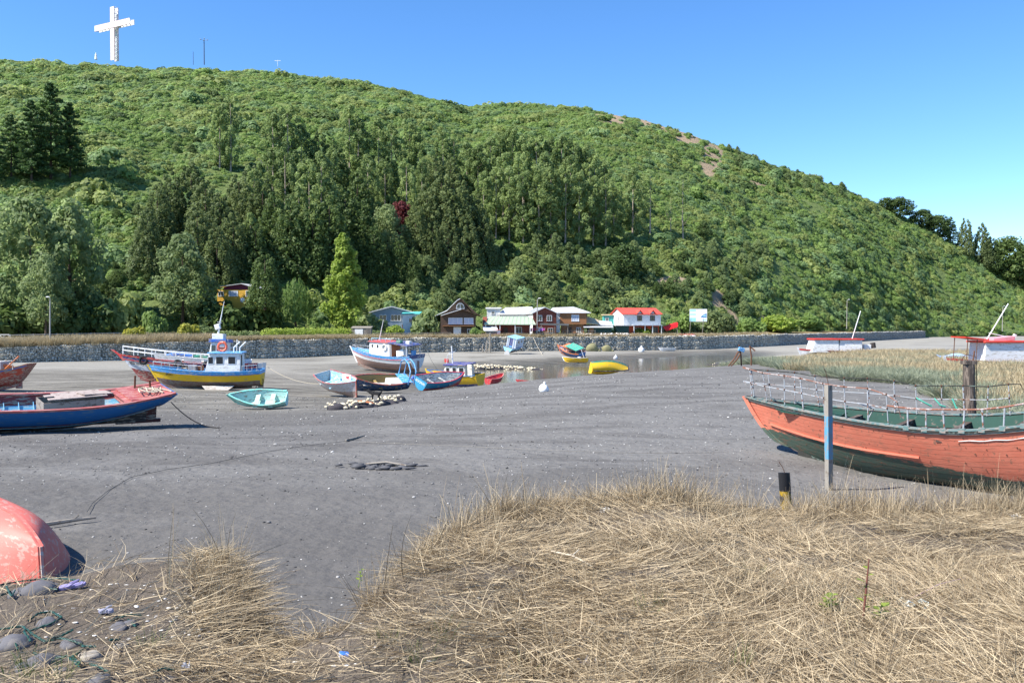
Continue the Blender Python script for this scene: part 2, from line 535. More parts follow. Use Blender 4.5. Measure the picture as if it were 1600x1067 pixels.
def far_hill():
    cols = np.arange(1500, 3001, 30.0)
    yc = lambda c: np.interp(c, [1500, 1560, 1590, 1640, 1800, 2200, 3000], [505, 440, 405, 384, 372, 360, 400])
    v = []
    ts = np.linspace(0, 1.2, 26)
    for t in ts:
        for c in cols:
            Y = 620 + 260 * t
            zc = CZ + (HOR - yc(c)) / FPX * 880
            z = (zc + 2) * math.sin(min(t, 1.2) * PI / 2) - 2
            X = (c - 800) / FPX * Y
            v.append((X, Y, z + 2.5 * fbm(X * .02, Y * .02, 8)))
    nc = len(cols); idx = np.arange(len(v)).reshape(len(ts), nc)
    f = np.stack([idx[:-1, :-1], idx[:-1, 1:], idx[1:, 1:], idx[1:, :-1]], -1).reshape(-1, 4)
    t = NT('far_pasture')
    pos = t.n('ShaderNodeNewGeometry').outputs['Position']
    c = t.mix(t.ramp(t.noise(.03, 5, .6, pos), .4, .6), (0.07, 0.085, 0.035), (0.32, 0.24, 0.13))
    m = t.set(c, .95, None, .1)
    o = bpy.data.objects.new('far_hill', mesh_np('far_hill', v, f, m, True)); COL.objects.link(o); o['kind'] = 'structure'
    return v, nc
FARV, FARN = far_hill()

def build_terrace():
    cols = np.arange(-700, 1448, 15.0)
    v = []
    for k in range(7):
        for c in cols:
            Yw, zt, zb = wall_at(c)
            Yh = np.interp(c, HB[:, 0], HB[:, 1]) + 4; zh = np.interp(c, HB[:, 0], HB[:, 2]) + .6
            s = k / 6.0
            Y = Yw + .25 + (Yh - Yw - .25) * s
            X = (c - 800) / FPX * Y
            z = (zt - .08) + (zh - zt) * s * s + (.0 if k == 0 else .12 * fbm(X * .3, Y * .3))
            v.append((X, Y, z))
    nc = len(cols); idx = np.arange(len(v)).reshape(7, nc)
    f = np.stack([idx[:-1, :-1], idx[:-1, 1:], idx[1:, 1:], idx[1:, :-1]], -1).reshape(-1, 4)
    t = NT('terrace_earth')
    pos = t.n('ShaderNodeNewGeometry').outputs['Position']
    c = t.mix(t.noise(.35, 5, .6, pos), (0.12, 0.095, 0.045), (0.27, 0.21, 0.11))
    m = t.set(c, .95, t.bump(t.noise(3, 4, .6, pos), .5, .1), .1)
    o = bpy.data.objects.new('terrace', mesh_np('terrace', v, f, m, True)); COL.objects.link(o); o['kind'] = 'structure'
build_terrace()
def terr(px, s):
    Yw, zt, zb = wall_at(px)
    Yh = float(np.interp(px, HB[:, 0], HB[:, 1])) + 4; zh = float(np.interp(px, HB[:, 0], HB[:, 2])) + .6
    Y = Yw + .25 + (Yh - Yw - .25) * s
    return Vector((X_at(px, Y), Y, (zt - .08) + (zh - zt) * s * s))

# ---- gabion wall: wire baskets filled with cobbles
def stone_mat(name, a, b):
    t = NT(name)
    ge = t.n('ShaderNodeNewGeometry'); oi = t.n('ShaderNodeObjectInfo')
    f = t.math('ADD', t.math('MULTIPLY', ge.outputs['Random Per Island'], .75), t.math('MULTIPLY', oi.outputs['Random'], .25))
    c = t.mix(f, a, b)
    c = t.mix(t.math('MULTIPLY', t.noise(9, 4, .6), .5), c, scl(b, .6))
    return t.set(c, .85, t.bump(t.noise(16, 4, .6), .35, .03), .2)
M_COB = stone_mat('grey_cobbles', (0.15, 0.14, 0.115), (0.70, 0.67, 0.58))
M_COB2 = stone_mat('pale_cobbles', (0.16, 0.16, 0.155), (0.46, 0.455, 0.43))
def ico():
    bm = bmesh.new(); bmesh.ops.create_icosphere(bm, subdivisions=1, radius=1)
    v = np.array([list(x.co) for x in bm.verts]); f = np.array([[y.index for y in x.verts] for x in bm.faces]); bm.free()
    return v, f
ICV, ICF = ico()
def cobbles(specs):
    """many low stones: specs = (centre, radii)"""
    V = []; F = []
    for c, r in specs:
        a = rng.uniform(-.18, .18, ICV.shape) + ICV
        e = Euler(rng.uniform(0, 6.3, 3)).to_matrix()
        a = (a @ np.array(e).T) * np.array(r) + np.array(c)
        F.append(ICF + len(V) * len(ICV)); V.append(a)
    return np.concatenate(V), np.concatenate(F)
BL = 3.15
def basket_mesh(mat, k):
    sp = []
    for r_ in range(3):
        x = -BL / 2 + rng.uniform(.05, .2)
        while x < BL / 2 - .1:
            w = rng.uniform(.10, .27)
            sp.append(((x + w * .8, rng.uniform(-.09, .08), .17 + r_ * .33 + rng.uniform(-.08, .08)), (w, .22, rng.uniform(.10, .22))))
            x += w * 1.75
    for r_ in range(8):
        sp.append(((rng.uniform(-BL / 2, BL / 2), rng.uniform(.1, .5), .93), (.2, .2, .1)))
    v, f = cobbles(sp)
    b = len(v)
    bx = np.array([(x, y, z) for z in (0.01, .93) for x, y in ((-BL / 2, .1), (BL / 2, .1), (BL / 2, .9), (-BL / 2, .9))])
    bf = np.array([(0, 1, 5), (0, 5, 4), (1, 2, 6), (1, 6, 5), (2, 3, 7), (2, 7, 6), (3, 0, 4), (3, 4, 7), (4, 5, 6), (4, 6, 7)]) + b
    return mesh_np('gabion_basket', np.concatenate([v, bx]), np.concatenate([f, bf]), mat, False)
BK = [basket_mesh(M_COB, k) for k in range(5)]
BK2 = [basket_mesh(M_COB2, k) for k in range(3)]
def build_wall():
    w = thing('gabion_wall', 'long grey sea wall of stone-filled wire baskets at the foot of the hill', 'wall', terr(400, 0))
    pts = [Vector((X_at(a[0], a[1]), a[1], 0)) for a in WALL]
    pos = Vector(pts[1]); seg = 1
    # walk along the line in basket lengths
    L = [0]
    for i in range(len(pts) - 1): L.append(L[-1] + (pts[i + 1] - pts[i]).length)
    L = np.array(L)
    def at(s):
        return (np.interp(s, L, [p.x for p in pts]), np.interp(s, L, [p.y for p in pts]), np.interp(s, L, WALL[:, 2]), np.interp(s, L, WALL[:, 3]))
    s = float(np.interp(-130, WALL[:, 0], L)); n = 0
    spare = []
    while s + BL < L[-1]:
        a = at(s); b = at(s + BL)
        ang = math.atan2(b[1] - a[1], b[0] - a[0])
        cx, cy = (a[0] + b[0]) / 2, (a[1] + b[1]) / 2
        zt = (a[2] + b[2]) / 2 + random.uniform(-.13, .10); zb = (a[3] + b[3]) / 2 - .25
        h = (zt - zb) / 3
        pale = s > np.interp(1210, WALL[:, 0], L)
        for c in range(3):
            me = random.choice(BK2 if pale else BK)
            o = bpy.data.objects.new('gabion_basket', me)
            link(o, w)
            o.matrix_parent_inverse = Matrix.Identity(4)
            o.location = Vector((cx + random.uniform(-.05, .05) - math.sin(-ang) * 0, cy + c * .16 + random.uniform(-.06, .06), zb + c * h)) - w.location
            o.rotation_euler = (0, R(random.uniform(-1.2, 1.2)), ang)
            o.scale = (random.choice((1, -1)) * 1.0, 1, h)
            n += 1
        s += BL
build_wall()

# ------------------------------------------------------------------ foliage prototypes
def quads(c, n, size, asp=1.0, updir=None):
    """leaf sprays: one bent quad (two triangles) each; c centres, n normals"""
    N = len(c)
    n = n / np.maximum(np.linalg.norm(n, axis=1, keepdims=True), 1e-6)
    a = rng.normal(size=(N, 3)) if updir is None else np.tile(np.array(updir, float), (N, 1)) + rng.normal(size=(N, 3)) * .25
    t = np.cross(n, a); t /= np.maximum(np.linalg.norm(t, axis=1, keepdims=True), 1e-6)
    b = np.cross(n, t)
    s = (np.asarray(size) * np.ones(N))[:, None] * rng.uniform(.6, 1.3, (N, 1))
    k = rng.uniform(.55, 1.0, (N, 1))
    v = np.stack([c - t * s * k - b * s * asp * .3, c - b * s * asp + n * s * .12, c + t * s * k + b * s * asp * .2, c + b * s * asp - n * s * .15], 1).reshape(-1, 3)
    f = np.arange(N * 4).reshape(N, 4)
    return v, f
def blob(c, r, N, size, flat=.9, outw=.75, inner=.45, up=.3, jit=.38):
    d = rng.normal(size=(N, 3)); d /= np.linalg.norm(d, axis=1, keepdims=True)
    rad = rng.uniform(inner, 1.05, (N, 1)) ** .6
    p = np.array(c) + d * rad * np.array([r, r, r * flat])
    n = d * outw + rng.normal(size=(N, 3)) * jit + np.array([-.12, -.1, up])
    return quads(p, n, size)
def joinq(parts):
    V = []; F = []; b = 0
    for v, f in parts:
        V.append(v); F.append(f + b); b += len(v)
    return np.concatenate(V), np.concatenate(F)

def crown_euc(H=24., R_=3.4, n=40, den=135):
    ps = []
    for i in range(n):
        h = rng.uniform(.30, 1.0) ** .85
        h = .13 + .87 * (i + rng.uniform(0, 1)) / n
        pr = abs(math.sin(min(1, max(.02, h - .02)) ** .85 * PI * .94)) ** .6 + .10
        rr = R_ * pr * rng.uniform(.25, 1.0); an = rng.uniform(0, 6.28)
        ps.append(blob((rr * math.cos(an), rr * math.sin(an), h * H * .97), rng.uniform(.8, 1.5) * (1.15 - .35 * h), den, .27, rng.uniform(.9, 1.5)))
    return joinq(ps)
def crown_dome(H=18., R_=5.0, n=130, den=75, p=.75, lo=.02):
    ps = []
    for i in range(n):
        h = lo + (1 - lo) * (1 - math.sqrt(max(0, 1 - (i + .5) / n)))
        rr = R_ * (1 - h) ** p * rng.uniform(.72, 1.0); an = i * 2.4 + rng.uniform(-.3, .3)
        ps.append(blob((rr * math.cos(an), rr * math.sin(an), h * H * .96 + .4), rng.uniform(.7, 1.35) * (1.2 - .6 * h), den, .26, 1.15))
    return joinq(ps)
def crown_pine(H=26., R_=6.5, lv=16, den=100):
    ps = []
    for i in range(lv):
        h = .16 + .84 * i / (lv - 1)
        nb = int(7 - 4 * h)
        L = R_ * (1 - h) ** .62 * rng.uniform(.75, 1.1) + .35
        a0 = rng.uniform(0, 6.3)
        for k in range(nb):
            an = a0 + k * 6.28 / nb + rng.uniform(-.35, .35)
            l = L * rng.uniform(.65, 1.1)
            for q in (.45, .75, 1.0):
                ps.append(blob((l * q * math.cos(an), l * q * math.sin(an), h * H + l * q * .10 + rng.uniform(-.4, .5)), rng.uniform(.8, 1.25) * (1.25 - .5 * h), int(den * .62), .26, .55))
    return joinq(ps)
def crown_broad(H=14., R_=5., n=64, den=105, lo=.18, sharp=1.0, size=.26):
    ps = []
    for i in range(n):
        h = lo + (1 - lo) * (i + rng.uniform(0, 1)) / n
        u = (h - lo) / (1 - lo)
        pr = (math.sin(min(1, u ** .75 * .93 + .07) * PI)) ** .6 if sharp == 1 else max(.10, (1 - u ** 1.7) ** .8 * min(1, .6 + u * 1.4) * rng.uniform(.65, 1.15))
        an = i * 2.4 + rng.uniform(-.5, .5); rr = R_ * pr * rng.uniform(.3, 1.05)
        ps.append(blob((rr * math.cos(an), rr * math.sin(an), h * H * .97), rng.uniform(.75, 1.35) * (1.1 if sharp == 1 else 1.15 - .5 * u), den, size, .95))
    return joinq(ps)
def crown_willow(H=9., R_=3.6):
    ps = []
    for i in range(150):
        an = rng.uniform(0, 6.28); rr = R_ * math.sqrt(rng.uniform(.05, 1)) ; top = H * (1 - .5 * (rr / R_) ** 2) * rng.uniform(.85, 1)
        ln = top * rng.uniform(.45, .9); m = int(ln * 4.5)
        z = top - np.linspace(0, ln, m)
        c = np.stack([rr * math.cos(an) + rng.normal(size=m) * .12, rr * math.sin(an) + rng.normal(size=m) * .12, z], -1)
        nn = np.stack([np.full(m, math.cos(an)), np.full(m, math.sin(an)), np.full(m, .3)], -1) + rng.normal(size=(m, 3)) * .35
        ps.append(quads(c, nn, .17, 1.9, (0, 0, 1)))
    return joinq(ps)
def bush_mesh(mat, n=10, den=80, size=.22, flat=.85):
    ps = []
    for i in range(n):
        an = rng.uniform(0, 6.28); rr = math.sqrt(rng.uniform(0, 1)) * 1.45; q = rng.uniform(.35, .9)
        ps.append(blob((rr * math.cos(an), rr * math.sin(an) * rng.uniform(.6, 1), rng.uniform(.2, 1.05)), q, int(den * (.35 + q * .8)), size, flat, .95, .86, .38, .22))
    v, f = joinq(ps)
    return mesh_np('shrub', v, f, mat)

def trunk_mesh(H, r0, r1, mat, limbs=0, lean=.25, bend=.3):
    m = MB()
    pts = []; n = 7
    ax = random.uniform(-1, 1) * lean; ay = random.uniform(-1, 1) * lean
    for i in range(n + 1):
        u = i / n
        pts.append(Vector((ax * math.sin(u * 3) * bend * 3, ay * math.sin(u * 2.5) * bend * 3, u * H)))
    m.tube(pts, [r0 + (r1 - r0) * (i / n) ** .8 for i in range(n + 1)], 7)
    for k in range(limbs):
        u = random.uniform(.3, .85); b = Vector(pts[int(u * n)]); an = random.uniform(0, 6.28); l = H * random.uniform(.12, .22)
        e = b + Vector((math.cos(an) * l, math.sin(an) * l, l * random.uniform(.5, 1.1)))
        mid = (b + e) / 2 + Vector((0, 0, -l * .08))
        m.tube([b, mid, e], [r0 * .42 * (1.1 - u), r0 * .28 * (1.1 - u), .02], 5)
    return m.mesh('trunk', mat, True)

M_BARK_P = paint('pale_eucalyptus_bark', (0.36, 0.30, 0.24), .85, .25, 3, .25, (0.2, 0.15, 0.11), 2, .4)
M_BARK_D = paint('dark_bark', (0.085, 0.062, 0.045), .9, .3, 3, None, bump=.6)
LM = {
    'euc': leaf_mat('eucalyptus_leaves', (0.095, 0.144, 0.046), (0.297, 0.369, 0.135), .22),
    'dome': leaf_mat('olive_cypress_leaves', (0.067, 0.098, 0.034), (0.180, 0.222, 0.082), .24),
    'domed': leaf_mat('dark_cypress_leaves', (0.039, 0.073, 0.024), (0.131, 0.184, 0.051), .18),
    'pine': leaf_mat('pine_needles', (0.030, 0.069, 0.022), (0.115, 0.185, 0.051), .12),
    'broad': leaf_mat('broad_leaves', (0.098, 0.142, 0.054), (0.275, 0.335, 0.150), .34),
    'bright': leaf_mat('bright_yellow_green_leaves', (0.135, 0.205, 0.036), (0.330, 0.400, 0.085), .36),
    'red': leaf_mat('copper_red_leaves', (0.080, 0.019, 0.022), (0.192, 0.045, 0.048), .25),
    'willow': leaf_mat('willow_leaves', (0.083, 0.147, 0.039), (0.216, 0.300, 0.083), .3),
    'shrub': leaf_mat('hill_shrub_leaves', (0.130, 0.200, 0.054), (0.255, 0.345, 0.105), .34),
    'shrub2': leaf_mat('hill_shrub_grey_leaves', (0.120, 0.190, 0.078), (0.235, 0.325, 0.140), .34),
    'shrub3': leaf_mat('hill_shrub_olive_leaves', (0.155, 0.195, 0.058), (0.290, 0.340, 0.118), .34),
    'yellow': leaf_mat('yellow_blossom', (0.10, 0.14, 0.03), (0.46, 0.42, 0.06), .3),
}
PROTO = {}
def proto(key):
    if key in PROTO: return PROTO[key]
    out = []
    for i in range(3):
        if key in ('euc',):
            cm = mesh_np('crown', *crown_euc(24, 3.4 + .5 * i, 40 + 4 * i), LM['euc']); tm = trunk_mesh(22, .34, .08, M_BARK_P, 5); H = 24
        elif key == 'slim':
            v, f = crown_euc(24, 2.6, 22, 60); v[:, 2] = 24 - (24 - v[:, 2]) * .62
            cm = mesh_np('crown', v, f, LM['euc']); tm = trunk_mesh(22.5, .30, .07, M_BARK_P, 3); H = 24
        elif key in ('dome', 'domed'):
            cm = mesh_np('crown', *crown_dome(18, 4.8 + .5 * i, 130, 75, .50 + .08 * i), LM[key]); tm = trunk_mesh(15, .4, .06, M_BARK_D); H = 18
        elif key == 'pine':
            cm = mesh_np('crown', *crown_pine(26, 6.2 + .7 * i), LM['pine']); tm = trunk_mesh(25, .45, .06, M_BARK_D, 8); H = 26
        elif key in ('broad', 'red'):
            cm = mesh_np('crown', *crown_broad(14, 4.8 + .4 * i), LM[key]); tm = trunk_mesh(11, .32, .07, M_BARK_D, 7); H = 14
        elif key == 'bright':
            cm = mesh_np('crown', *crown_broad(18, 4.6, 100, 110, .06, 2, .28), LM['bright']); tm = trunk_mesh(15, .35, .06, M_BARK_D, 7); H = 18
        elif key == 'willow':
            cm = mesh_np('crown', *crown_willow(), LM['willow']); tm = trunk_mesh(8, .28, .05, M_BARK_D, 6); H = 9
        elif key == 'round':
            cm = mesh_np('crown', *crown_broad(10, 4.6, 64, 80, .05, 1), LM['domed']); tm = trunk_mesh(8, .3, .06, M_BARK_D, 4); H = 10
        out.append((cm, tm, H))
        if key in ('bright', 'willow', 'red'): break
    PROTO[key] = out
    return out
_tn = [0]
def tree(name, label, kind, base, height, wid=1.0, group=None, cat='tree', crown_mat=None):
    pr = proto(kind); cm, tm, H = pr[_tn[0] % len(pr)]; _tn[0] += 1
    e = thing(name, label, cat, base - Vector((0, 0, .3)), (0, 0, random.uniform(0, 6.28)), group)
    k = height / H
    e.scale = (k * wid, k * wid, k)
    for nm, me in (('trunk', tm), ('crown', cm)):
        o = bpy.data.objects.new(nm, me); link(o, e)
        if crown_mat is not None and nm == 'crown':
            me2 = me.copy(); me2.materials.clear(); me2.materials.append(crown_mat); o.data = me2
    return e
def tree_px(name, label, kind, px, yb, yt, wid=1.0, group=None, Y=None):
    if Y is None: b = hill_find(px, yb)
    else: b = P(px, yb, Y)
    h = (yb - yt) / FPX * b.y
    return tree(name, label, kind, b, h, wid, group)

# single trees one can point at
tree_px('conifer_tree', 'lone bushy dark green conifer standing just right of the yellow house', 'domed', 414, 482, 386, 1.1, None, 178)
tree_px('willow_tree', 'pale weeping willow with hanging strands left of the bright yellow-green tree', 'willow', 462, 508, 428, .85, None, 186)
tree_px('leafy_tree', 'bright yellow-green leafy tree with a pointed top above the hedge', 'bright', 537, 516, 362, .95, None, 187)
tree_px('leafy_tree', 'large pale green leafy tree standing left of the yellow house', 'broad', 285, 512, 368, .98, None, 176)
tree_px('leafy_tree', 'pale silvery leafy tree behind the leftmost lamp post', 'broad', 72, 520, 398, .78, None, 156)
tree_px('leafy_tree', 'biggest pale green leafy tree at the left edge below the dark pines', 'broad', 45, 515, 312, .92, None, 164)
tree_px('leafy_tree', 'pale green leafy tree right of the biggest one at the left edge', 'broad', 112, 500, 318, .85, None, 172)
tree_px('leafy_tree', 'light green leafy tree just below the small copper-red tree', 'broad', 606, 408, 322, 1.05)
tree_px('copper_tree', 'small copper-red leaved tree in the middle of the green grove', 'red', 627, 386, 315, 1.0)
tree_px('round_tree', 'round dark evergreen alone on the open slope right of the slim eucalyptus', 'round', 1099, 372, 345, 1.0)
tree_px('round_tree', 'broad rounded green tree on the slope above the red roofed house', 'round', 975, 438, 385, 1.35)
tree_px('eucalyptus_tree', 'slim eucalyptus with a long bare pale trunk, rightmost on the open slope', 'slim', 1067, 383, 272, .95)
tree_px('eucalyptus_tree', 'slim eucalyptus with bare trunk standing second from right on the slope', 'slim', 1015, 376, 266, 1.1)
tree_px('eucalyptus_tree', 'short thin eucalyptus between the two slim bare-trunked ones', 'slim', 1047, 372, 300, .9)
tree_px('eucalyptus_tree', 'leaning eucalyptus at the right edge of the dense grove', 'euc', 988, 372, 262, .95)
tree_px('eucalyptus_tree', 'tall eucalyptus standing apart above the left grove, left of its twin', 'euc', 345, 268, 168, 1.0)
tree_px('eucalyptus_tree', 'tallest eucalyptus standing apart above the left grove, right of its twin', 'euc', 362, 270, 152, .95)
for a, b, c, w, l in ((20, 292, 185, 1.0, 'dark pine at the left edge of the upper slope'), (52, 290, 160, 1.0, 'dark pine second from left in the upper slope clump'),
                      (82, 285, 137, 1.1, 'tallest dark pine in the clump on the upper left slope'), (112, 282, 166, .95, 'rightmost dark pine of the clump on the upper left slope'),
                      (-12, 300, 195, 1.0, 'dark pine half cut off by the left edge of the picture')):
    tree_px('pine_tree', l, 'pine', a, b, c, w, 'pines on the upper left slope')
for k, (a, yb, yt, w, kd, l) in enumerate(((1383, 318, 298, 2.0, 'round', 'low dark cypress first from left on the right skyline'), (1404, 332, 303, 1.8, 'round', 'wide dark cypress second from left on the right skyline'),
                      (1440, 352, 323, 1.7, 'round', 'dark cypress left of the gap on the right skyline'), (1464, 362, 328, 1.6, 'round', 'dark cypress in the middle of the right skyline row'),
                      (1484, 376, 333, 1.2, 'pine', 'dark narrow pine beside the paler cypress on the right skyline'), (1507, 400, 337, .8, 'dome', 'paler cypress standing on the right skyline'),
                      (1533, 416, 345, .9, 'dome', 'bushier cypress on the right skyline, right of the paler one'), (1548, 424, 368, 1.1, 'domed', 'dark rounded cypress below the bushier one on the right skyline'),
                      (1575, 438, 372, 1.3, 'round', 'dark spreading tree at the right end of the skyline'), (1600, 452, 388, 1.4, 'round', 'dark tree cut off by the right edge of the picture'))):
    tree_px('pine_tree' if kd == 'pine' else ('eucalyptus_tree' if kd == 'euc' else 'cypress_tree'), l, kd, a, yb, yt, w, 'trees along the right skyline')
# groves
ORD = ['first', 'second', 'third', 'fourth', 'fifth', 'sixth', 'seventh', 'eighth', 'ninth', 'tenth', 'eleventh', 'twelfth', 'thirteenth', 'fourteenth', 'fifteenth']
def grove(name, desc, place, kind, items, rows, group, jit=0):
    """a stand of trees; each is named by its row up the slope and its place in that row"""
    it = sorted(items, key=lambda a: a[1])
    rn = {2: ['upper', 'lower'], 3: ['upper', 'middle', 'lower']}[rows]
    per = math.ceil(len(it) / rows)
    for r_ in range(rows):
        row = sorted(it[r_ * per:(r_ + 1) * per], key=lambda a: a[0])
        for k, a in enumerate(row):
            w = a[3] if len(a) > 3 else random.uniform(.9, 1.15)
            tree_px(name, '%s %s from left, %s row, %s' % (ORD[k], desc, rn[r_], place), kind, a[0] + random.uniform(-jit, jit), a[1], a[2], w, group)
grove('eucalyptus_tree', 'grey-green eucalyptus', 'of the grove above the brown houses', 'euc', ((748, 330, 228), (765, 325, 215), (782, 318, 205), (800, 318, 198), (818, 326, 210), (838, 328, 213), (857, 330, 216), (876, 332, 214), (895, 336, 220), (914, 340, 226), (930, 345, 238), (945, 352, 252),
                    (755, 372, 270), (775, 376, 268), (797, 380, 262), (818, 384, 266), (840, 386, 262), (862, 386, 264), (884, 388, 262), (905, 388, 270), (925, 388, 276), (944, 388, 286), (960, 384, 292),
                    (812, 352, 240), (850, 356, 240), (890, 360, 245), (922, 364, 255), (785, 350, 240)), 3, 'eucalyptus grove above the houses', 2)
grove('eucalyptus_tree', 'eucalyptus', 'among the dark trees of the left grove', 'euc', ((428, 300, 178), (452, 305, 168), (470, 300, 195), (545, 292, 165), (562, 296, 182), (592, 292, 182), (612, 300, 195), (640, 300, 190), (655, 305, 205), (690, 305, 205), (710, 310, 215), (728, 320, 225),
                    (420, 350, 240), (445, 360, 235), (485, 400, 255), (505, 410, 240), (520, 360, 235), (470, 410, 290), (400, 370, 260), (575, 350, 245), (600, 345, 255), (635, 365, 252), (660, 340, 250), (440, 432, 330), (498, 430, 320), (392, 430, 335)), 3, 'eucalyptus of the left grove', 2)
grove('cypress_tree', 'olive domed cypress', 'at the front of the left grove', 'dome', ((248, 400, 285, 1.0), (268, 380, 262, 1.0), (300, 370, 248, 1.05), (322, 395, 275, 1.05), (345, 410, 300, 1.0), (375, 380, 268, 1.0), (392, 350, 250, 1.0), (412, 400, 275, 1.0), (340, 450, 345, 1.0), (365, 440, 330, 1.0), (310, 440, 320, .9), (232, 430, 320, .9)), 2, 'olive cypresses of the left grove', 0)
grove('cypress_tree', 'dark cypress', 'inside the left grove', 'domed', ((430, 420, 300, 1.0), (455, 440, 310, 1.0), (490, 445, 315, 1.0), (515, 440, 300, 1.1), (540, 420, 290, 1.0), (565, 430, 310, 1.0), (585, 445, 350, 1.0), (470, 350, 230, 1.0), (525, 320, 215, 1.0), (500, 300, 205, 1.0), (560, 380, 262, 1.0), (605, 330, 235, 1.0), (400, 440, 345, 1.0), (625, 445, 365, .9), (645, 452, 385, .9)), 2, 'dark cypresses of the left grove', 0)
grove('cypress_tree', 'olive domed cypress', 'right of the copper-red tree', 'dome', ((668, 400, 285, 1.0), (690, 395, 262, 1.0), (708, 405, 268, 1.0), (726, 395, 280, 1.0), (742, 405, 300, 1.0), (700, 422, 330, .95), (676, 425, 345, .9), (730, 425, 330, .9), (755, 415, 330, .9), (650, 410, 310, .9), (682, 330, 235, .9), (705, 325, 240, .9)), 2, 'olive cypresses in the middle of the grove', 0)

# ------------------------------------------------------------------ shrub cover of the hill (uncountable)
SHR = [bush_mesh(LM['shrub']) for _ in range(3)] + [bush_mesh(LM['shrub2'], 11) for _ in range(2)] + [bush_mesh(LM['shrub3'], 8) for _ in range(2)] + [bush_mesh(LM['domed'], 9) for _ in range(1)]
def hill_shrubs():
    pts = []; rots = []; sc = []; ix = []
    n = 0
    while n < 42000:
        px = random.uniform(-140, 1740); t = random.random() ** .9 * 1.03
        d0 = np.interp(px, HB[:, 0], HB[:, 1]); d1 = np.interp(px, HC[:, 0], HC[:, 1])
        Y = d0 + (d1 - d0) * t
        if random.random() > (Y / 520) * ((d1 - d0) / 290): continue
        p = hill_pt(px, t); q = proj(p)
        if scar(*q) > .35 and random.random() < .93: continue
        nn = fbm(p.x * .022, p.y * .022, 4, 3); n2 = fbm(p.x * .06, p.y * .06, 9, 3)
        u = random.random() + n2 * .5
        if t < .28 and 560 < px < 1200: u += .25
        k = 0 if u < .2 else (1 if u < .38 else (2 if u < .5 else (3 if nn > 0 else 4)))
        if u > .78: k = 5 if nn < .15 else 6
        if random.random() < .06 + .12 * max(0, n2): k = 7
        s = random.uniform(.5, 1.15) * (1 + .75 * n2 + .35 * nn)
        if random.random() < .035: s *= 1.7
        gx = hill_pt(px + 6, t) - p; gt = hill_pt(px, t + .012) - p
        nv = gx.cross(gt)
        if nv.z < 0: nv = -nv
        nv.normalize(); ph = random.uniform(0, 6.28); lx, ly = nv.x * .85, nv.y * .85
        c_, s_ = math.cos(ph), math.sin(ph)      # lean with the slope, whatever the spin
        ax, ay = lx * c_ + ly * s_, -lx * s_ + ly * c_
        pts.append((p.x, p.y, p.z - .35)); rots.append((-ay + random.uniform(-.2, .2), ax + random.uniform(-.2, .2), ph))
        sc.append((s * random.uniform(1.05, 1.5), s * random.uniform(1.05, 1.5), s * random.uniform(.75, 1.25))); ix.append(k); n += 1
    big = [proto('broad')[0][0], proto('round')[0][0], proto('dome')[0][0]]
    n = 0
    while n < 520:
        u = random.random()
        if u < .62: px, py = random.uniform(540, 1200), random.uniform(395, 505)
        elif u < .8: px, py = random.uniform(1110, 1320), 0
        elif u < .9: px, py = random.uniform(120, 340), random.uniform(420, 500)
        else: px, py = random.uniform(0, 1500), random.uniform(110, 420)
        if py == 0: py = float(np.interp(px, HC[:, 0], HC[:, 2])) + abs(random.gauss(0, 16))
        if py < np.interp(px, HC[:, 0], HC[:, 2]) or scar(px, py) > .2: continue
        p = hill_find(px, py); k = random.uniform(.2, .42) * (1.0 if u < .62 else .85)
        if fbm(p.x * .03, p.y * .03, 31, 2) < -.12: continue
        pts.append((p.x, p.y, p.z - .5)); rots.append((random.uniform(-.1, .1), random.uniform(-.1, .1), random.uniform(0, 6.28)))
        sc.append((k * random.uniform(.9, 1.4), k * random.uniform(.9, 1.4), k * random.uniform(.8, 1.2))); ix.append(8 + random.choice((0, 1))); n += 1
    o = scatter('hillside_shrubs', pts, rots, sc, ix, SHR + big)
    tag(o, 'dense green shrubs covering the whole hillside', 'shrubs')
    # far hill on the right
    pts = []; rots = []; sc = []; ix = []
    for _ in range(1400):
        v = random.choice(FARV)
        if fbm(v[0] * .02, v[1] * .02, 1) < -.1: continue
        s = random.uniform(2, 4)
        pts.append((v[0] + random.uniform(-8, 8), v[1] + random.uniform(-5, 5), v[2] - .5)); rots.append((0, 0, random.uniform(0, 6.28))); sc.append((s, s, s)); ix.append(random.choice((1, 3, 7)))
    tag(scatter('far_hill_shrubs', pts, rots, sc, ix, SHR), 'dark shrubs on the distant hill at the right edge', 'shrubs')
hill_shrubs()

# shrubs standing on the terrace and around the houses, one by one
BU = {k: [mesh_np('foliage', *joinq([blob((rng.uniform(-.8, .8), rng.uniform(-.8, .8), rng.uniform(.4, 1.2)), rng.uniform(.5, .8), 150, .17, .9) for _ in range(11)]), LM[k]) for _ in range(2)] for k in ('shrub', 'broad', 'domed', 'bright', 'yellow', 'dome', 'shrub3')}
M_TWIG = M_BARK_D
def twig_mesh():
    m = MB()
    for k in range(6):
        an = k * 1.05; m.tube([(0, 0, -.4), (math.cos(an) * .3, math.sin(an) * .3, .5), (math.cos(an) * .6, math.sin(an) * .6, 1.1)], [.06, .04, .015], 5)
    return m.mesh('stem', M_TWIG)
TWIG = twig_mesh()
def shrub(label, kind, px, yb, yt, wpx, s=.5, Y=None, hill=False):
    if hill: b = hill_find(px, yb)
    elif Y: b = P(px, yb, Y)
    else: b = terr(px, s)
    h = (yb - yt) / FPX * b.y; w = wpx / FPX * b.y
    e = thing('shrub', label, 'shrub', b, (0, 0, random.uniform(0, 6.28)), 'shrubs around the houses')
    e.scale = (w / 2.7, w / 2.7, h / 1.85)
    o = bpy.data.objects.new('foliage', random.choice(BU[kind])); link(o, e)
    o = bpy.data.objects.new('stem', TWIG); link(o, e)
    return e
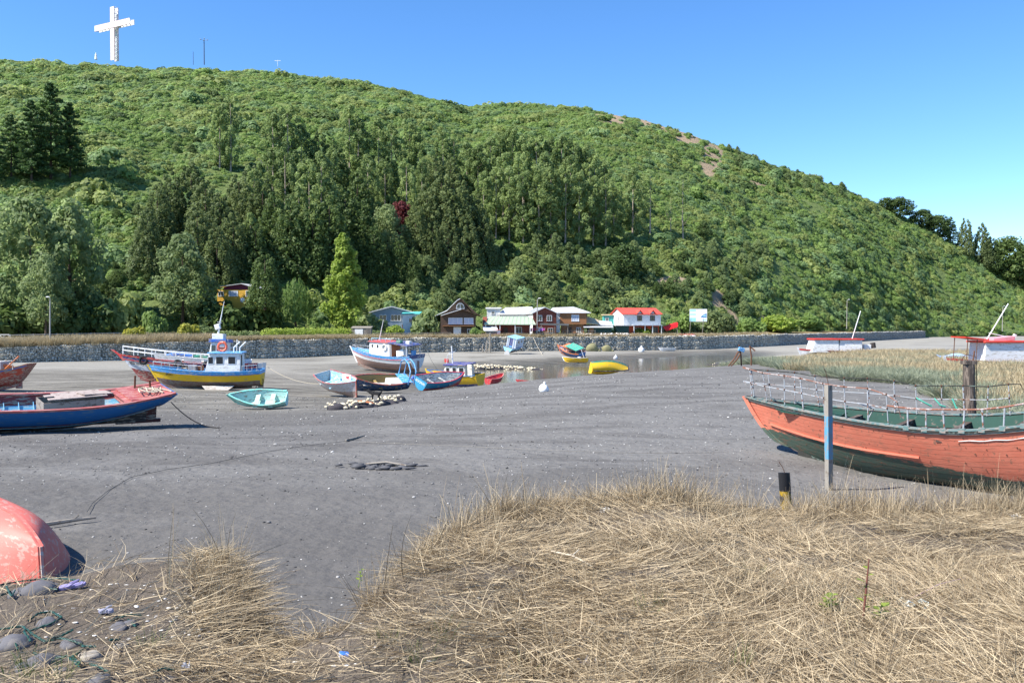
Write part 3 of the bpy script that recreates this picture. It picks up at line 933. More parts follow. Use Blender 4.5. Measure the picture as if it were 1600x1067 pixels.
for a in (('round green shrub behind the yellow flowering shrub, left of the white and red boat mast', 'shrub', 243, 522, 474, 38, .6), ('yellow flowering shrub on the dry grass left of the boats', 'yellow', 207, 532, 507, 34, .3),
          ('green shrub with yellow blossom behind the boat mast', 'yellow', 292, 532, 500, 34, .3), ('low dark green shrub behind the boat mast on the wall', 'broad', 318, 532, 508, 42, .4),
          ('dark shaded shrub under the yellow house', 'domed', 352, 520, 459, 84, .78), ('dark shrub right below the yellow house', 'domed', 398, 520, 464, 75, .8), ('dark shrub at the foot of the pale trees on the left', 'domed', 140, 520, 455, 80, .8),
          ('olive shrub left of the large pale leafy tree', 'shrub3', 190, 518, 440, 70, .8), ('dark shrub at the far left behind the white gate', 'domed', 20, 520, 455, 90, .8), ('dark shrub behind the leftmost lamp post', 'domed', 90, 520, 478, 90, .85),
          ('yellow-green shrub at the left end of the hedge', 'bright', 432, 520, 503, 24, .45), ('dark leafy shrub right of the bright yellow-green tree', 'broad', 580, 515, 482, 55, .75),
          ('light green shrub in front of the blue house', 'bright', 618, 521, 500, 34, .4), ('dark green tree-like shrub between the blue and the gabled house', 'broad', 668, 519, 474, 52, .45),
          ('dark shrub left of the gabled house, low', 'domed', 692, 521, 492, 36, .45), ('rose-flecked shrub in front of the gabled house', 'shrub', 735, 522, 502, 30, .3), ('olive round shrub beside the small white shed', 'shrub3', 756, 524, 512, 22, .2),
          ('bright green shrub in front of the red and white house', 'bright', 1005, 521, 508, 26, .25), ('yellowish shrub left of the dark green garage', 'shrub3', 953, 522, 510, 22, .25), ('brownish shrub right of the red house porch', 'shrub3', 1042, 521, 504, 30, .3),
          ('big green shrub left of the billboard', 'shrub', 1062, 520, 486, 40, .7), ('green shrub under the billboard', 'broad', 1090, 520, 500, 46, .7), ('tall green shrub right of the billboard', 'dome', 1122, 521, 480, 48, .5),
          ('green shrub behind the wall, right of the tall one', 'shrub', 1170, 521, 494, 44, .5), ('wide green shrub behind the wall near the bare slope', 'bright', 1215, 519, 488, 70, .7), ('green shrub behind the wall below the right slope', 'shrub', 1265, 518, 492, 60, .8),
          ('low shrub at the end of the hedge behind the shack', 'broad', 590, 523, 512, 30, .4), ('small shrub left of the small white shed', 'shrub', 742, 524, 508, 18, .15)):
    shrub(*a)
def hedge():
    e = thing('hedge', 'long low bright green hedge along the top of the wall', 'hedge', terr(480, .3))
    parts = []
    for px in range(418, 550, 6):
        p = terr(px + random.uniform(-2, 2), .3) - e.location
        parts.append(blob((p.x, p.y, .9), 1.25, 170, .17, .95))
    o = bpy.data.objects.new('foliage', mesh_np('foliage', *joinq(parts), LM['bright'])); link(o, e)
hedge()
hd = thing('hedge', 'dark ivy-like hedge behind the boats, left of the bright hedge', 'hedge', terr(370, .5))
parts = []
for px in range(322, 405, 6):
    p = terr(px, .5) - hd.location
    parts.append(blob((p.x, p.y, .6), 1.1, 150, .17, .85))
link(bpy.data.objects.new('foliage', mesh_np('foliage', *joinq(parts), LM['broad'])), hd)

# ------------------------------------------------------------------ grasses (uncountable)
def blade_strips(n, spread, lmin, lmax, w, tilt0, tilt1, droop, seg=3, base_up=0.0):
    """bundle of narrow curved blades as quads"""
    V = []; F = []; b = 0
    for i in range(n):
        an = random.uniform(0, 6.28); r_ = math.sqrt(random.random()) * spread
        c = Vector((r_ * math.cos(an), r_ * math.sin(an), random.uniform(0, base_up)))
        da = random.uniform(0, 6.28) if tilt1 > 1.0 else an + random.uniform(-1, 1)
        tl = random.uniform(tilt0, tilt1)
        l = random.uniform(lmin, lmax)
        d = Vector((math.cos(da) * math.sin(tl), math.sin(da) * math.sin(tl), math.cos(tl)))
        side = d.cross(Vector((random.uniform(-1, 1), random.uniform(-1, 1), random.uniform(-.2, 1)))).normalized()
        p = c.copy(); pts = []
        kink = Vector((random.uniform(-1, 1), random.uniform(-1, 1), 0)) * .25
        for k in range(seg + 1):
            ww = w * (1 - .75 * k / seg)
            pts += [p - side * ww, p + side * ww]
            p = p + d * (l / seg)
            d = (d + kink / seg + Vector((0, 0, -droop * random.uniform(.4, 1.3) / seg))).normalized()
        for q in pts:
            V.append((q.x, q.y, max(q.z, -.02)))
        for k in range(seg):
            F.append((b + 2 * k, b + 2 * k + 1, b + 2 * k + 3, b + 2 * k + 2))
        b += 2 * (seg + 1)
    return np.array(V), np.array(F)
def straw_mat(name, a, b, c3=None):
    t = NT(name)
    ge = t.n('ShaderNodeNewGeometry'); oi = t.n('ShaderNodeObjectInfo')
    f = ge.outputs['Random Per Island']
    c = t.mix(f, a, b)
    if c3 is not None:
        c = t.mix(t.ramp(oi.outputs['Random'], .78, .95), c, c3)
    t.set(c, .7, None, .2)
    tr = t.n('ShaderNodeBsdfTranslucent'); t.l(c, tr.inputs['Color'])
    mx = t.n('ShaderNodeMixShader'); mx.inputs[0].default_value = .2
    t.l(t.b.outputs[0], mx.inputs[1]); t.l(tr.outputs[0], mx.inputs[2]); t.l(mx.outputs[0], t.out.inputs['Surface'])
    return t.m
M_STRAW = straw_mat('dry_straw', (0.15, 0.105, 0.060), (0.625, 0.51, 0.335))
M_TAN = straw_mat('tan_far_grass', (0.27, 0.215, 0.12), (0.52, 0.43, 0.27))
M_MARR = straw_mat('grey_green_marram', (0.15, 0.18, 0.11), (0.36, 0.38, 0.27))
M_GREEN = straw_mat('green_blades', (0.05, 0.09, 0.02), (0.16, 0.22, 0.06))
FT = [mesh_np('tuft', *blade_strips(90, .45, .45, .95, .018, .1, .7, .5), M_TAN) for _ in range(3)]
FM = [mesh_np('tuft', *blade_strips(130, .55, .5, 1.1, .014, .1, .8, .8), M_MARR) for _ in range(2)]
def far_grass():
    pts = []; rots = []; sc = []; ix = []
    for _ in range(3600):
        px = random.uniform(-130, 560) if random.random() < .75 else random.uniform(560, 1200)
        s = random.uniform(0.0, .42) if px < 330 else random.uniform(0, .18)
        p = terr(px, s)
        k = random.uniform(.9, 1.9) * (1.0 if px < 330 else .6)
        pts.append(p); rots.append((0, 0, random.uniform(0, 6.3))); sc.append((k, k, k)); ix.append(random.randrange(3))
    tag(scatter('dry_verge_grass', pts, rots, sc, ix, FT), 'dry tan grass along the top of the sea wall', 'grass')
    pts = []; rots = []; sc = []; ix = []
    # grass flat on the right bank
    poly = [(1130, 80), (1160, 78), (1230, 62), (1330, 50), (1400, 46), (1480, 40), (1540, 32), (1600, 27), (1700, 24), (1800, 24)]
    lim = lambda px: np.interp(px, [a for a, b in poly], [b for a, b in poly])
    n = 0
    while n < 6500:
        px = random.uniform(1135, 1750); Y0 = lim(px)
        Y = Y0 + (118 - Y0) * random.random() ** 1.25
        if px < 1260 and Y > 100: continue
        X = X_at(px, Y); nz = fbm(X * .16, Y * .16, 3, 3)
        if Y < Y0 + 6 and nz < .0: continue
        if random.random() > Y / 80 + .25 or (Y > 92 and nz < .1): continue
        mar = fbm(X * .09, Y * .09, 7, 3) - (Y - Y0) / 60 + .22 + random.gauss(0, .16) > 0
        k = random.uniform(.4, 1.0) * (1.0 if mar else 1.1)
        pts.append((X, Y, gz1(X, Y) - .03)); rots.append((0, 0, random.uniform(0, 6.3))); sc.append((k * 1.1, k * 1.1, k * .8)); ix.append(random.choice((3, 4)) if mar else random.randrange(3)); n += 1
    tag(scatter('shore_grass', pts, rots, sc, ix, FT + FM), 'grey-green and tan shore grass behind the orange boat', 'grass')
far_grass()

# ------------------------------------------------------------------ houses along the foot of the hill
WHITE = paint('white_house_paint', (0.72, 0.72, 0.70), .6, .06, 1.2, .12, (0.5, 0.48, 0.44), 2)
REDBROWN = paint('red_brown_boards', (0.20, 0.055, 0.035), .7, .2, 3)
BROWNW = paint('varnished_brown_boards', (0.30, 0.14, 0.06), .6, .18, 3)
YELLOWH = paint('ochre_yellow_boards', (0.62, 0.36, 0.05), .65, .1, 2)
BLUEH = paint('blue_grey_boards', (0.22, 0.29, 0.36), .7, .1, 2)
DKBROWN = paint('dark_brown_shingle', (0.10, 0.065, 0.045), .8, .25, 3)
ZINC = paint('pale_zinc_sheet', (0.55, 0.56, 0.57), .45, .1, 1.5, .15, (0.38, 0.34, 0.3), 1.5, .1, .5)
GREENR = paint('pale_green_roof_sheet', (0.36, 0.44, 0.32), .55, .1, 1.2, .12, (0.4, 0.36, 0.28), 1.5)
REDR = paint('red_roof_sheet', (0.62, 0.085, 0.06), .5, .08, 1.5)
ORANGER = paint('orange_red_wall', (0.62, 0.09, 0.03), .6, .1, 2)
DKGREEN = paint('dark_green_boards', (0.03, 0.075, 0.06), .6, .1, 2)
TURQ = paint('turquoise_boards', (0.10, 0.46, 0.42), .6, .1, 2)
MAROON = paint('maroon_boards', (0.16, 0.02, 0.04), .6, .15, 2)
FRAMEW = paint('white_window_frame', (0.75, 0.75, 0.73), .5, .05)
FRAMED = paint('dark_window_frame', (0.05, 0.05, 0.05), .5, .05)
GREYW = paint('weathered_grey_wood', (0.26, 0.235, 0.20), .85, .25, 4, .2, (0.16, 0.13, 0.1), 6, .4)
TANR = paint('tan_fibre_roof', (0.50, 0.40, 0.25), .8, .12, 1.5)
CURT = paint('pale_curtain', (0.45, 0.50, 0.60), .8, .1, 3)
CLOTH = {k: paint(k + '_cloth', c, .9, .08, 2) for k, c in (('white', (.75, .75, .78)), ('pink', (.6, .12, .35)), ('red', (.6, .03, .03)), ('blue', (.08, .18, .55)), ('purple', (.35, .14, .45)))}
REDT = paint('bright_red_tarpaulin', (0.75, 0.02, 0.025), .5, .08, 2)

def house_at(name, label, px, Y, z, rz=0.0):
    return thing(name, label, 'house', (X_at(px, Y), Y, z), (0, 0, rz))
def boards(e, name, mat, x0, x1, y0, y1, z0, z1, gable=None, pitch_front=True, cladding=.28):
    """a storey: shell with lapped horizontal boards standing proud; gable = ridge height over the front face"""
    m = MB()
    if gable is None:
        m.box(((x0 + x1) / 2, (y0 + y1) / 2, (z0 + z1) / 2), (x1 - x0, y1 - y0, z1 - z0))
    elif pitch_front:
        xm = (x0 + x1) / 2
        pts = [(x0, y0, z0), (x1, y0, z0), (x1, y0, z1), (xm, y0, gable), (x0, y0, z1)]
        m.slab(pts, (0, y1 - y0, 0))
    else:
        ym = (y0 + y1) / 2
        pts = [(x0, y0, z0), (x0, y1, z0), (x0, y1, z1), (x0, ym, gable), (x0, y0, z1)]
        m.slab(pts, (x1 - x0, 0, 0))
    w = m.build(name, mat, e)
    if cladding:
        c = MB(); z = z0 + .02
        while z < z1 - .1:
            c.box(((x0 + x1) / 2, y0 - .012, z + .11), (x1 - x0 - .04, .024, .035), (R(-8), 0, 0))
            c.box((x0 - .012, (y0 + y1) / 2, z + .11), (.024, y1 - y0 - .04, .035))
            z += cladding
        o = c.build('board_edges', mat, w); o['kind'] = 'stuff'
    return w
def roof_gable_front(e, mat, x0, x1, y0, y1, ze, zr, th=.14, ov=.4, xm=None):
    """ridge runs away from the viewer"""
    xm = (x0 + x1) / 2 if xm is None else xm
    for s, xe in ((-1, x0), (1, x1)):
        k = (zr - ze) / abs(xm - xe)
        xo = xe + s * ov; zo = ze - k * ov
        m = MB(); m.slab([(xm + s * .01, y0 - ov, zr + .02), (xo, y0 - ov, zo + .02), (xo, y1 + ov, zo + .02), (xm + s * .01, y1 + ov, zr + .02)], (0, 0, th))
        r_ = m.build('roof', mat, e)
        c = MB(); n = int((y1 - y0 + 2 * ov) / .8)
        for i in range(n):
            yy = y0 - ov + .4 + i * .8
            c.slab([(xm + s * .05, yy, zr + th + .02), (xo, yy, zo + th + .02), (xo, yy + .06, zo + th + .02), (xm + s * .05, yy + .06, zr + th + .02)], (0, 0, .045))
        c.build('sheet_ribs', mat, r_)['kind'] = 'stuff'
def roof_gable_side(e, mat, x0, x1, y0, y1, ze, zr, th=.14, ov=.4):
    """ridge runs across the view; front slope faces the viewer"""
    ym = (y0 + y1) / 2
    for s, ye in ((-1, y0), (1, y1)):
        k = (zr - ze) / abs(ym - ye); yo = ye + s * ov; zo = ze - k * ov
        m = MB(); m.slab([(x0 - ov, ym + s * .01, zr + .02), (x0 - ov, yo, zo + .02), (x1 + ov, yo, zo + .02), (x1 + ov, ym + s * .01, zr + .02)], (0, 0, th))
        r_ = m.build('roof', mat, e)
        c = MB(); n = int((x1 - x0 + 2 * ov) / .8)
        for i in range(n):
            xx = x0 - ov + .4 + i * .8
            c.slab([(xx, ym + s * .05, zr + th + .02), (xx, yo, zo + th + .02), (xx + .06, yo, zo + th + .02), (xx + .06, ym + s * .05, zr + th + .02)], (0, 0, .045))
        c.build('sheet_ribs', mat, r_)['kind'] = 'stuff'
def roof_shed(e, mat, x0, x1, y0, y1, zf, zb, th=.12, ov=.3):
    k = (zb - zf) / (y1 - y0)
    m = MB(); m.slab([(x0 - ov, y0 - ov, zf - k * ov), (x1 + ov, y0 - ov, zf - k * ov), (x1 + ov, y1 + ov, zb + k * ov), (x0 - ov, y1 + ov, zb + k * ov)], (0, 0, th))
    m.build('roof', mat, e)
def window(e, x, z, w, h, y, frame=None, mull=1, curtain=False, side=False):
    frame = frame or FRAMEW
    t = .09
    m = MB()
    def bx(cx, cz, sx, sz, d=.10):
        if side: m.box((y - .035, cx, cz), (d, sx, sz))
        else: m.box((cx, y - .035, cz), (sx, d, sz))
    bx(x, z + h / 2 - t / 2, w, t); bx(x, z - h / 2 + t / 2, w + .12, t, .16)
    bx(x - w / 2 + t / 2, z, t, h - 2 * t); bx(x + w / 2 - t / 2, z, t, h - 2 * t)
    for k in range(mull):
        bx(x - w / 2 + (k + 1) * w / (mull + 1), z, t * .8, h - 2 * t, .08)
    o = m.build('window', frame, e)
    g = MB()
    if side: g.box((y - .02, x, z), (.03, w - 2 * t, h - 2 * t))
    else: g.box((x, y - .02, z), (w - 2 * t, .03, h - 2 * t))
    g.build('pane', CURT if curtain else glass_mat(), o)
    return o
def door(e, x, z0, w, h, y, mat):
    m = MB(); m.box((x, y - .03, z0 + h / 2), (w, .08, h)); o = m.build('door', mat, e)
    k = MB(); k.box((x + w * .35, y - .09, z0 + h * .48), (.06, .05, .12)); k.build('handle', FRAMED, o)

# 1 ochre house up among the trees
e = house_at('ochre_house', 'ochre yellow wooden house with maroon gable half hidden among trees', 371, 182, 10.9, R(-6))
e.scale = (.88, .88, .88)
boards(e, 'wall', YELLOWH, -4.8, 4.4, 0, 7, -2.5, 2.5)
m = MB(); m.slab([(-3.2, -.03, 2.5), (4.6, -.03, 2.5), (4.6, -.03, 2.62), (1.5, -.03, 3.75), (-3.2, -.03, 3.1)], (0, 7, 0)); m.build('gable', MAROON, e)
m = MB(); m.slab([(1.2, -.6, 3.78), (5.1, -.6, 2.72), (5.1, 7.4, 2.72), (1.2, 7.4, 3.78)], (0, 0, .15)); m.build('roof', ZINC, e)
m = MB(); m.slab([(-4.0, -.5, 3.15), (1.2, -.6, 3.78), (1.2, 7.4, 3.78), (-4.0, 7.4, 3.15)], (0, 0, .12)); m.build('roof', ZINC, e)
window(e, -3.9, 1.55, 1.3, 1.2, 0); window(e, -.9, 1.6, 2.2, 1.3, 0, mull=2, curtain=True); window(e, 2.9, 1.6, 1.7, 1.4, 0, mull=1)
m = MB()
m.loft([[Vector((1.45 + .55 * r_ * math.cos(k * PI / 8), -.45 - .12 * (1 - r_ * r_), .1 + .55 * r_ * math.sin(k * PI / 8))) for k in range(16)] for r_ in (.02, .5, .8, 1.0)], True, False)
m.tube([(1.45, -.6, .1), (1.45, -1.0, -.05)], .02, 5); m.tube([(1.45, -.5, 0), (1.45, -.1, -.6)], .03, 5)
m.build('satellite_dish', FRAMEW, e)

# 2 blue-grey house
e = house_at('blue_house', 'blue-grey wooden house with a low pale gable roof behind bushes', 612, 196, 4.3, R(6))
boards(e, 'wall', BLUEH, -4.2, 4.2, 0, 8, -.6, 4.4, 5.5)
roof_gable_front(e, ZINC, -4.2, 4.2, 0, 8, 4.4, 5.5, .15, .7)
window(e, -1.9, 3.2, 1.6, 1.3, 0); window(e, .9, 3.2, 2.2, 1.4, 0, mull=2); window(e, 3.1, 3.2, .9, 1.2, 0, mull=0)
door(e, 2.7, -.4, .95, 2.1, 0, DKBROWN)
e = house_at('porch_shed', 'small pale shed with turquoise eave attached right of the blue house', 641, 193, 4.0, 0)
boards(e, 'wall', WHITE, -1.6, 1.8, 0, 4, -.5, 4.2, None, cladding=.35)
roof_shed(e, TURQ, -1.6, 1.8, 0, 4, 4.25, 4.7); window(e, .2, 2.9, 1.0, 1.0, 0)

# 3 steep gabled brown house
e = house_at('gabled_house', 'dark brown house with a steep curved white-edged gable and arched attic window', 716, 189, 3.4, R(4))
boards(e, 'wall', DKBROWN, -3.7, 3.7, 0, 8, 0, 4.6, None)
m = MB(); m.slab([(-4.1, 1.5, 4.4), (4.1, 1.5, 4.4), (2.6, 1.5, 5.3), (.9, 1.5, 7.6), (.4, 1.5, 7.9), (-.1, 1.5, 7.6), (-2.2, 1.5, 5.5)], (0, 6, 0)); m.build('attic', DKBROWN, e)
m = MB(); m.slab([(.4, .9, 8.0), (-.2, .9, 7.7), (-2.4, .9, 5.5), (-4.9, .9, 4.35), (-4.9, 8, 4.35), (-2.4, 8, 5.5), (-.2, 8, 7.7), (.4, 8, 8.0)], (0, 0, .16)); m.build('roof', WHITE, e)
m = MB(); m.slab([(.4, .9, 8.0), (1.0, .9, 7.7), (2.8, .9, 5.35), (4.6, .9, 4.4), (4.6, 8, 4.4), (2.8, 8, 5.35), (1.0, 8, 7.7), (.4, 8, 8.0)], (0, 0, .16)); m.build('roof', DKBROWN, e)
for s in (-1, 1):
    m = MB(); m.slab([(.6, -1.0, 5.75), (.6 + s * 4.2, -1.0, 4.45), (.6 + s * 4.2, 1.6, 4.45), (.6, 1.6, 5.75)], (0, 0, .12)); m.build('porch_roof', FRAMEW if s < 0 else DKBROWN, e)
m = MB(); m.slab([(-3.2, -.06, 4.5), (4.2, -.06, 4.5), (.6, -.06, 5.65)], (0, .1, 0)); m.build('porch_gable', DKBROWN, e)
m = MB(); m.loft([[Vector((.45 + (.85 * k) * math.cos(a * PI / 10), 1.42, 6.35 + (.85 * k) * math.sin(a * PI / 10))) for a in range(11)] for k in (.82, 1.0)], False)
m.box((.45, 1.42, 6.0), (1.7, .1, .14)); m.box((.45, 1.42, 6.4), (.09, .08, 1.1)); m.box((-.37, 1.42, 6.15), (.1, .1, .4)); m.box((1.27, 1.42, 6.15), (.1, .1, .4)); wv = m.build('window', FRAMEW, e)
m = MB(); m.poly([(.45 + .8 * math.cos(a * PI / 10), 1.46, 6.33 + .8 * math.sin(a * PI / 10)) for a in range(11)] + [(-.33, 1.46, 6.0), (1.23, 1.46, 6.0)]); m.build('pane', glass_mat(), wv)
window(e, -.6, 3.35, 3.0, 1.35, 0, mull=2, curtain=True); window(e, 2.2, 3.35, 2.0, 1.35, 0, mull=1, curtain=True)
m = MB(); m.box((0, -.5, 2.35), (6.6, 1.0, .12)); m.build('balcony_floor', BROWNW, e)
door(e, -.2, 0, 1.6, 2.1, 0, FRAMEW); window(e, 2.4, 1.2, 1.0, 1.0, 0)

# 4 low red house with pale green roof
e = house_at('low_red_house', 'low red-brown house with a wide pale green sheet roof and porch', 793, 190.5, 3.4, 0)
boards(e, 'wall', REDBROWN, -4.4, 4.8, 1.2, 7, 0, 2.7)
m = MB(); m.slab([(-5.3, -.6, 2.55), (-5.3, 1.8, 4.25), (-5.3, 7.2, 2.4), (-5.3, 7.2, 0), (-5.3, .9, 0)], (.9, 0, 0)); m.build('gable', REDBROWN, e)
m = MB(); m.slab([(-5.0, -.9, 2.55), (6.0, -.9, 2.55), (5.2, 3.2, 4.15), (-4.0, 3.2, 4.25)], (0, 0, .14)); rf = m.build('roof', GREENR, e)
c = MB()
for i in range(12):
    x = -4.6 + i * .9; c.slab([(x, -.85, 2.72), (x + .07, -.85, 2.72), (x * .87 + .6, 3.1, 4.33), (x * .87 + .53, 3.1, 4.33)], (0, 0, .05))
c.build('sheet_ribs', GREENR, rf)['kind'] = 'stuff'
m = MB(); m.slab([(-4.0, 3.2, 4.25), (5.2, 3.2, 4.15), (5.6, 7.6, 2.6), (-5.0, 7.6, 2.6)], (0, 0, .14)); m.build('roof', GREENR, e)
for x in (-4.6, -1.6, 1.6, 4.8):
    m = MB(); m.box((x, -.7, 1.3), (.14, .14, 2.6)); m.build('porch_post', FRAMEW, e)
window(e, -3.2, 1.5, 1.1, 1.2, 1.2); door(e, -.4, 0, .95, 2.05, 1.2, DKBROWN); window(e, 2.4, 1.45, 1.3, 1.3, 1.2)
e = house_at('rooftop_shed', 'small white box shed behind the low green roof', 769, 204, 3.6, 0)
boards(e, 'wall', WHITE, -1.2, 1.8, 0, 3, 0, 5.9, None, cladding=.4); window(e, .2, 5.1, .8, .8, 0); roof_shed(e, ZINC, -1.2, 1.8, 0, 3, 5.95, 6.2)

# 5 two-storey white-sided house with red-brown gable
e = house_at('gable_front_house', 'two-storey house with red-brown boarded gable front and white side wall', 851, 198, 3.4, R(10))
boards(e, 'wall', WHITE, -2.55, 2.6, .3, 10, 0, 5.1, 6.3, cladding=0)
boards(e, 'front_wall', REDBROWN, -2.6, 2.65, 0, .28, 0, 5.1, 6.3)
roof_gable_front(e, ZINC, -2.6, 2.65, 0, 10, 5.1, 6.3, .14, .35)
for x in (-1.15, 1.05): window(e, x, 4.0, 1.15, 1.3, 0, mull=1)
window(e, -1.2, 1.35, 1.5, 1.3, 0, mull=1); window(e, 1.3, 1.25, 1.2, 1.2, 0)
e = house_at('white_wing', 'long white two-storey wing under a pale zinc roof left of the brown gable', 818, 204, 3.4, R(4))
boards(e, 'wall', WHITE, -5.2, 2.2, 0, 7, 0, 5.0, None, cladding=0)
m = MB(); m.slab([(-6.0, -.5, 4.75), (2.4, -.5, 4.95), (2.4, 4.5, 6.6), (-3.8, 4.5, 6.4)], (0, 0, .14)); m.build('roof', ZINC, e)
m = MB(); m.slab([(-3.8, 4.5, 6.4), (2.4, 4.5, 6.6), (2.4, 8, 5.0), (-6, 8, 4.8)], (0, 0, .14)); m.build('roof', ZINC, e)
# 6 brown house with jettied upper floor and hip roof
e = house_at('hip_roof_house', 'brown wooden house with jettied upper floor and pale hip roof', 896, 201, 3.4, R(-2))
boards(e, 'wall', BROWNW, -2.7, 2.4, .6, 7, 0, 2.6)
boards(e, 'upper_wall', BROWNW, -3.0, 2.9, 0, 7, 2.65, 5.2)
m = MB(); m.box((-4.0, 1.8, 3.0), (2.0, 3.0, 4.4)); m.build('side_bay', WHITE, e); window(e, -4.1, 4.0, .8, 1.0, .3)
for pts in ([(-3.5, -.5, 5.15), (3.9, -.5, 5.15), (.2, 3.2, 6.5)], [(3.9, -.5, 5.15), (3.9, 7.5, 5.15), (.2, 4.2, 6.5), (.2, 3.2, 6.5)], [(-3.5, -.5, 5.15), (.2, 3.2, 6.5), (.2, 4.2, 6.5), (-3.5, 7.5, 5.15)], [(-3.5, -.5, 5.22), (-5.6, 1.0, 5.35), (-4.6, 4.2, 6.35), (.2, 3.6, 6.52)]):
    m = MB(); m.slab(pts, (0, 0, .12)); m.build('roof', ZINC, e)
window(e, .4, 4.05, 1.7, 1.5, 0, mull=2, curtain=True); window(e, 1.2, 1.4, 1.0, 1.1, .6); door(e, -.8, 0, .9, 2.0, .6, DKBROWN)
# 7 sheds between the houses
e = house_at('turquoise_shed', 'small turquoise shed tucked behind the red roofed house', 951, 213, 3.5, 0)
boards(e, 'wall', TURQ, -1.2, 1.8, 0, 3, 0, 4.6); roof_shed(e, TANR, -1.2, 1.8, 0, 3, 4.65, 4.8); window(e, -.4, 3.7, .8, .9, 0)
e = house_at('tan_roof_shed', 'low shed with sagging tan and white sheet roof beside the hip roofed house', 936, 201, 3.4, 0)
boards(e, 'wall', DKGREEN, -2.4, 2.8, 0, 4, 0, 1.9)
roof_shed(e, ZINC, -3.2, 2.8, -.5, 3, 1.95, 2.5); m = MB(); m.slab([(-2.9, .6, 2.9), (.2, .6, 2.5), (.2, 4, 3.6), (-3.2, 4, 4.6)], (0, 0, .1)); m.build('roof', TANR, e)
m = MB(); m.slab([(-.2, .6, 2.5), (3.2, .6, 2.3), (3.2, 4, 3.2), (-.2, 4, 3.5)], (0, 0, .1)); m.build('roof', ZINC, e)
door(e, -1.7, 0, .9, 1.8, 0, BROWNW)
# 8 red and white house
e = house_at('red_roof_house', 'white two-storey house with bright red roof and orange-red ground floor', 1003, 208, 3.4, R(14))
boards(e, 'wall', ORANGER, -4.4, 4.5, .5, 7.5, 0, 2.4, None, cladding=0)
boards(e, 'upper_wall', WHITE, -4.6, 4.7, 0, 7.7, 2.45, 5.0, 6.35, False, cladding=0)
roof_gable_side(e, REDR, -4.6, 4.7, 0, 7.7, 5.0, 6.35, .13, .35)
for x in (-.6, 2.6):
    m = MB(); m.slab([(x - .75, -.05, 4.9), (x + .75, -.05, 4.9), (x, -.05, 5.75)], (0, 1.8, 0)); m.build('dormer', WHITE, e)
    for s in (-1, 1):
        m = MB(); m.slab([(x, -.4, 5.88), (x + s * 1.05, -.4, 4.75), (x + s * 1.05, 1.6, 4.98), (x, 2.6, 5.95)], (0, 0, .1)); m.build('dormer_roof', REDR, e)
    window(e, x, 4.05, 1.15, 1.25, 0, FRAMED, 1)
m = MB(); m.box((1.0, -.6, 2.42), (7.2, 1.3, .14)); m.build('porch_roof', ZINC, e)
for x in (-2.4, .3, 2.2, 4.4):
    m = MB(); m.box((x, -1.1, 1.2), (.16, .16, 2.4)); m.build('porch_post', FRAMEW, e)
window(e, -.9, 1.3, 1.9, 1.5, .5, FRAMED, 1); window(e, 3.3, 1.25, 1.7, 1.6, .5, FRAMED, 1); door(e, 1.1, 0, .95, 2.1, .5, REDBROWN)
window(e, 3.0, 3.9, .7, 1.3, -4.6, FRAMEW, 1, side=True)
m = MB(); m.box((-5.6, -.6, 1.15), (3.2, 3.0, 2.2)); g = m.build('garage', DKGREEN, e); m = MB(); m.box((-5.5, -.7, 2.36), (3.8, 3.6, .12)); m.build('garage_roof', ZINC, g)
# red tarpaulin shelter
e = thing('red_tarpaulin', 'sloping bright red tarpaulin shelter right of the red roofed house', 'tarpaulin', (X_at(1047, 210), 210, 3.4))
m = MB(); m.slab([(-1.6, 0, 1.9), (1.8, -.3, 2.9), (1.9, 2, 3.1), (-1.5, 2, 2.1)], (0, 0, .05)); m.build('sheet', REDT, e)
m = MB(); m.slab([(-1.6, -.02, 1.9), (1.8, -.32, 2.9), (1.7, -.4, 2.0), (-.9, -.15, 1.1)], (0, .04, 0)); m.build('hanging_sheet', REDT, e)
for x, y, h in ((-1.5, .1, 1.9), (1.7, -.2, 2.85), (1.8, 1.9, 3.0)):
    m = MB(); m.tube([(x, y, -.2), (x, y, h)], .05, 5); m.build('pole', GREYW, e)
# grey shade roof in front of the brown gable
e = thing('shade_canopy', 'dark net canopy on poles in front of the brown houses', 'canopy', (X_at(868, 195), 195, 3.4))
m = MB(); m.slab([(-3.6, -1.5, 2.55), (2.8, -1.5, 2.35), (3.0, 1.5, 2.75), (-3.2, 1.5, 2.85)], (0, 0, .04)); m.build('net', paint('dark_shade_net', (0.05, 0.055, 0.055), .9), e)
for x, y in ((-3.3, -1.3), (-.2, -1.35), (2.6, -1.3), (2.7, 1.3), (-3, 1.3)):
    m = MB(); m.tube([(x, y, -.1), (x, y, 2.5)], .06, 5); m.build('pole', GREYW, e)

# billboard
e = thing('billboard', 'white and pale blue information billboard on slanting poles above the wall', 'billboard', (X_at(1091, 216), 216, 3.4), (0, 0, R(-8)))
BH = 3.0; bw = 4.1; bz = 3.3
m = MB(); m.box((0, 0, bz + BH / 2), (bw, .12, BH)); m.build('panel', paint('billboard_white', (.78, .79, .80), .4, .03), e)
pb = paint('billboard_pale_blue', (0.33, 0.66, 0.74), .4, .12, 1.5); pd = paint('billboard_deep_blue', (0.10, 0.22, 0.42), .4, .3, 3)
for (x, z, w, h, mt) in ((-1.28, 2.66, 1.4, .42, pb), (-1.28, 1.72, 1.4, .3, pb), (-1.28, .48, 1.45, .86, pb), (1.45, .35, 1.0, .25, pb)):
    m = MB(); m.box((x, -.065, bz + z), (w, .01, h)); m.build('printed_band', mt, e)
m = MB(); m.poly([(.55, -.068, bz + 1.0), (1.95, -.068, bz + .9), (1.95, -.068, bz + 1.95), (1.3, -.068, bz + 1.75), (.8, -.068, bz + 1.35)]); m.build('printed_picture', pd, e)
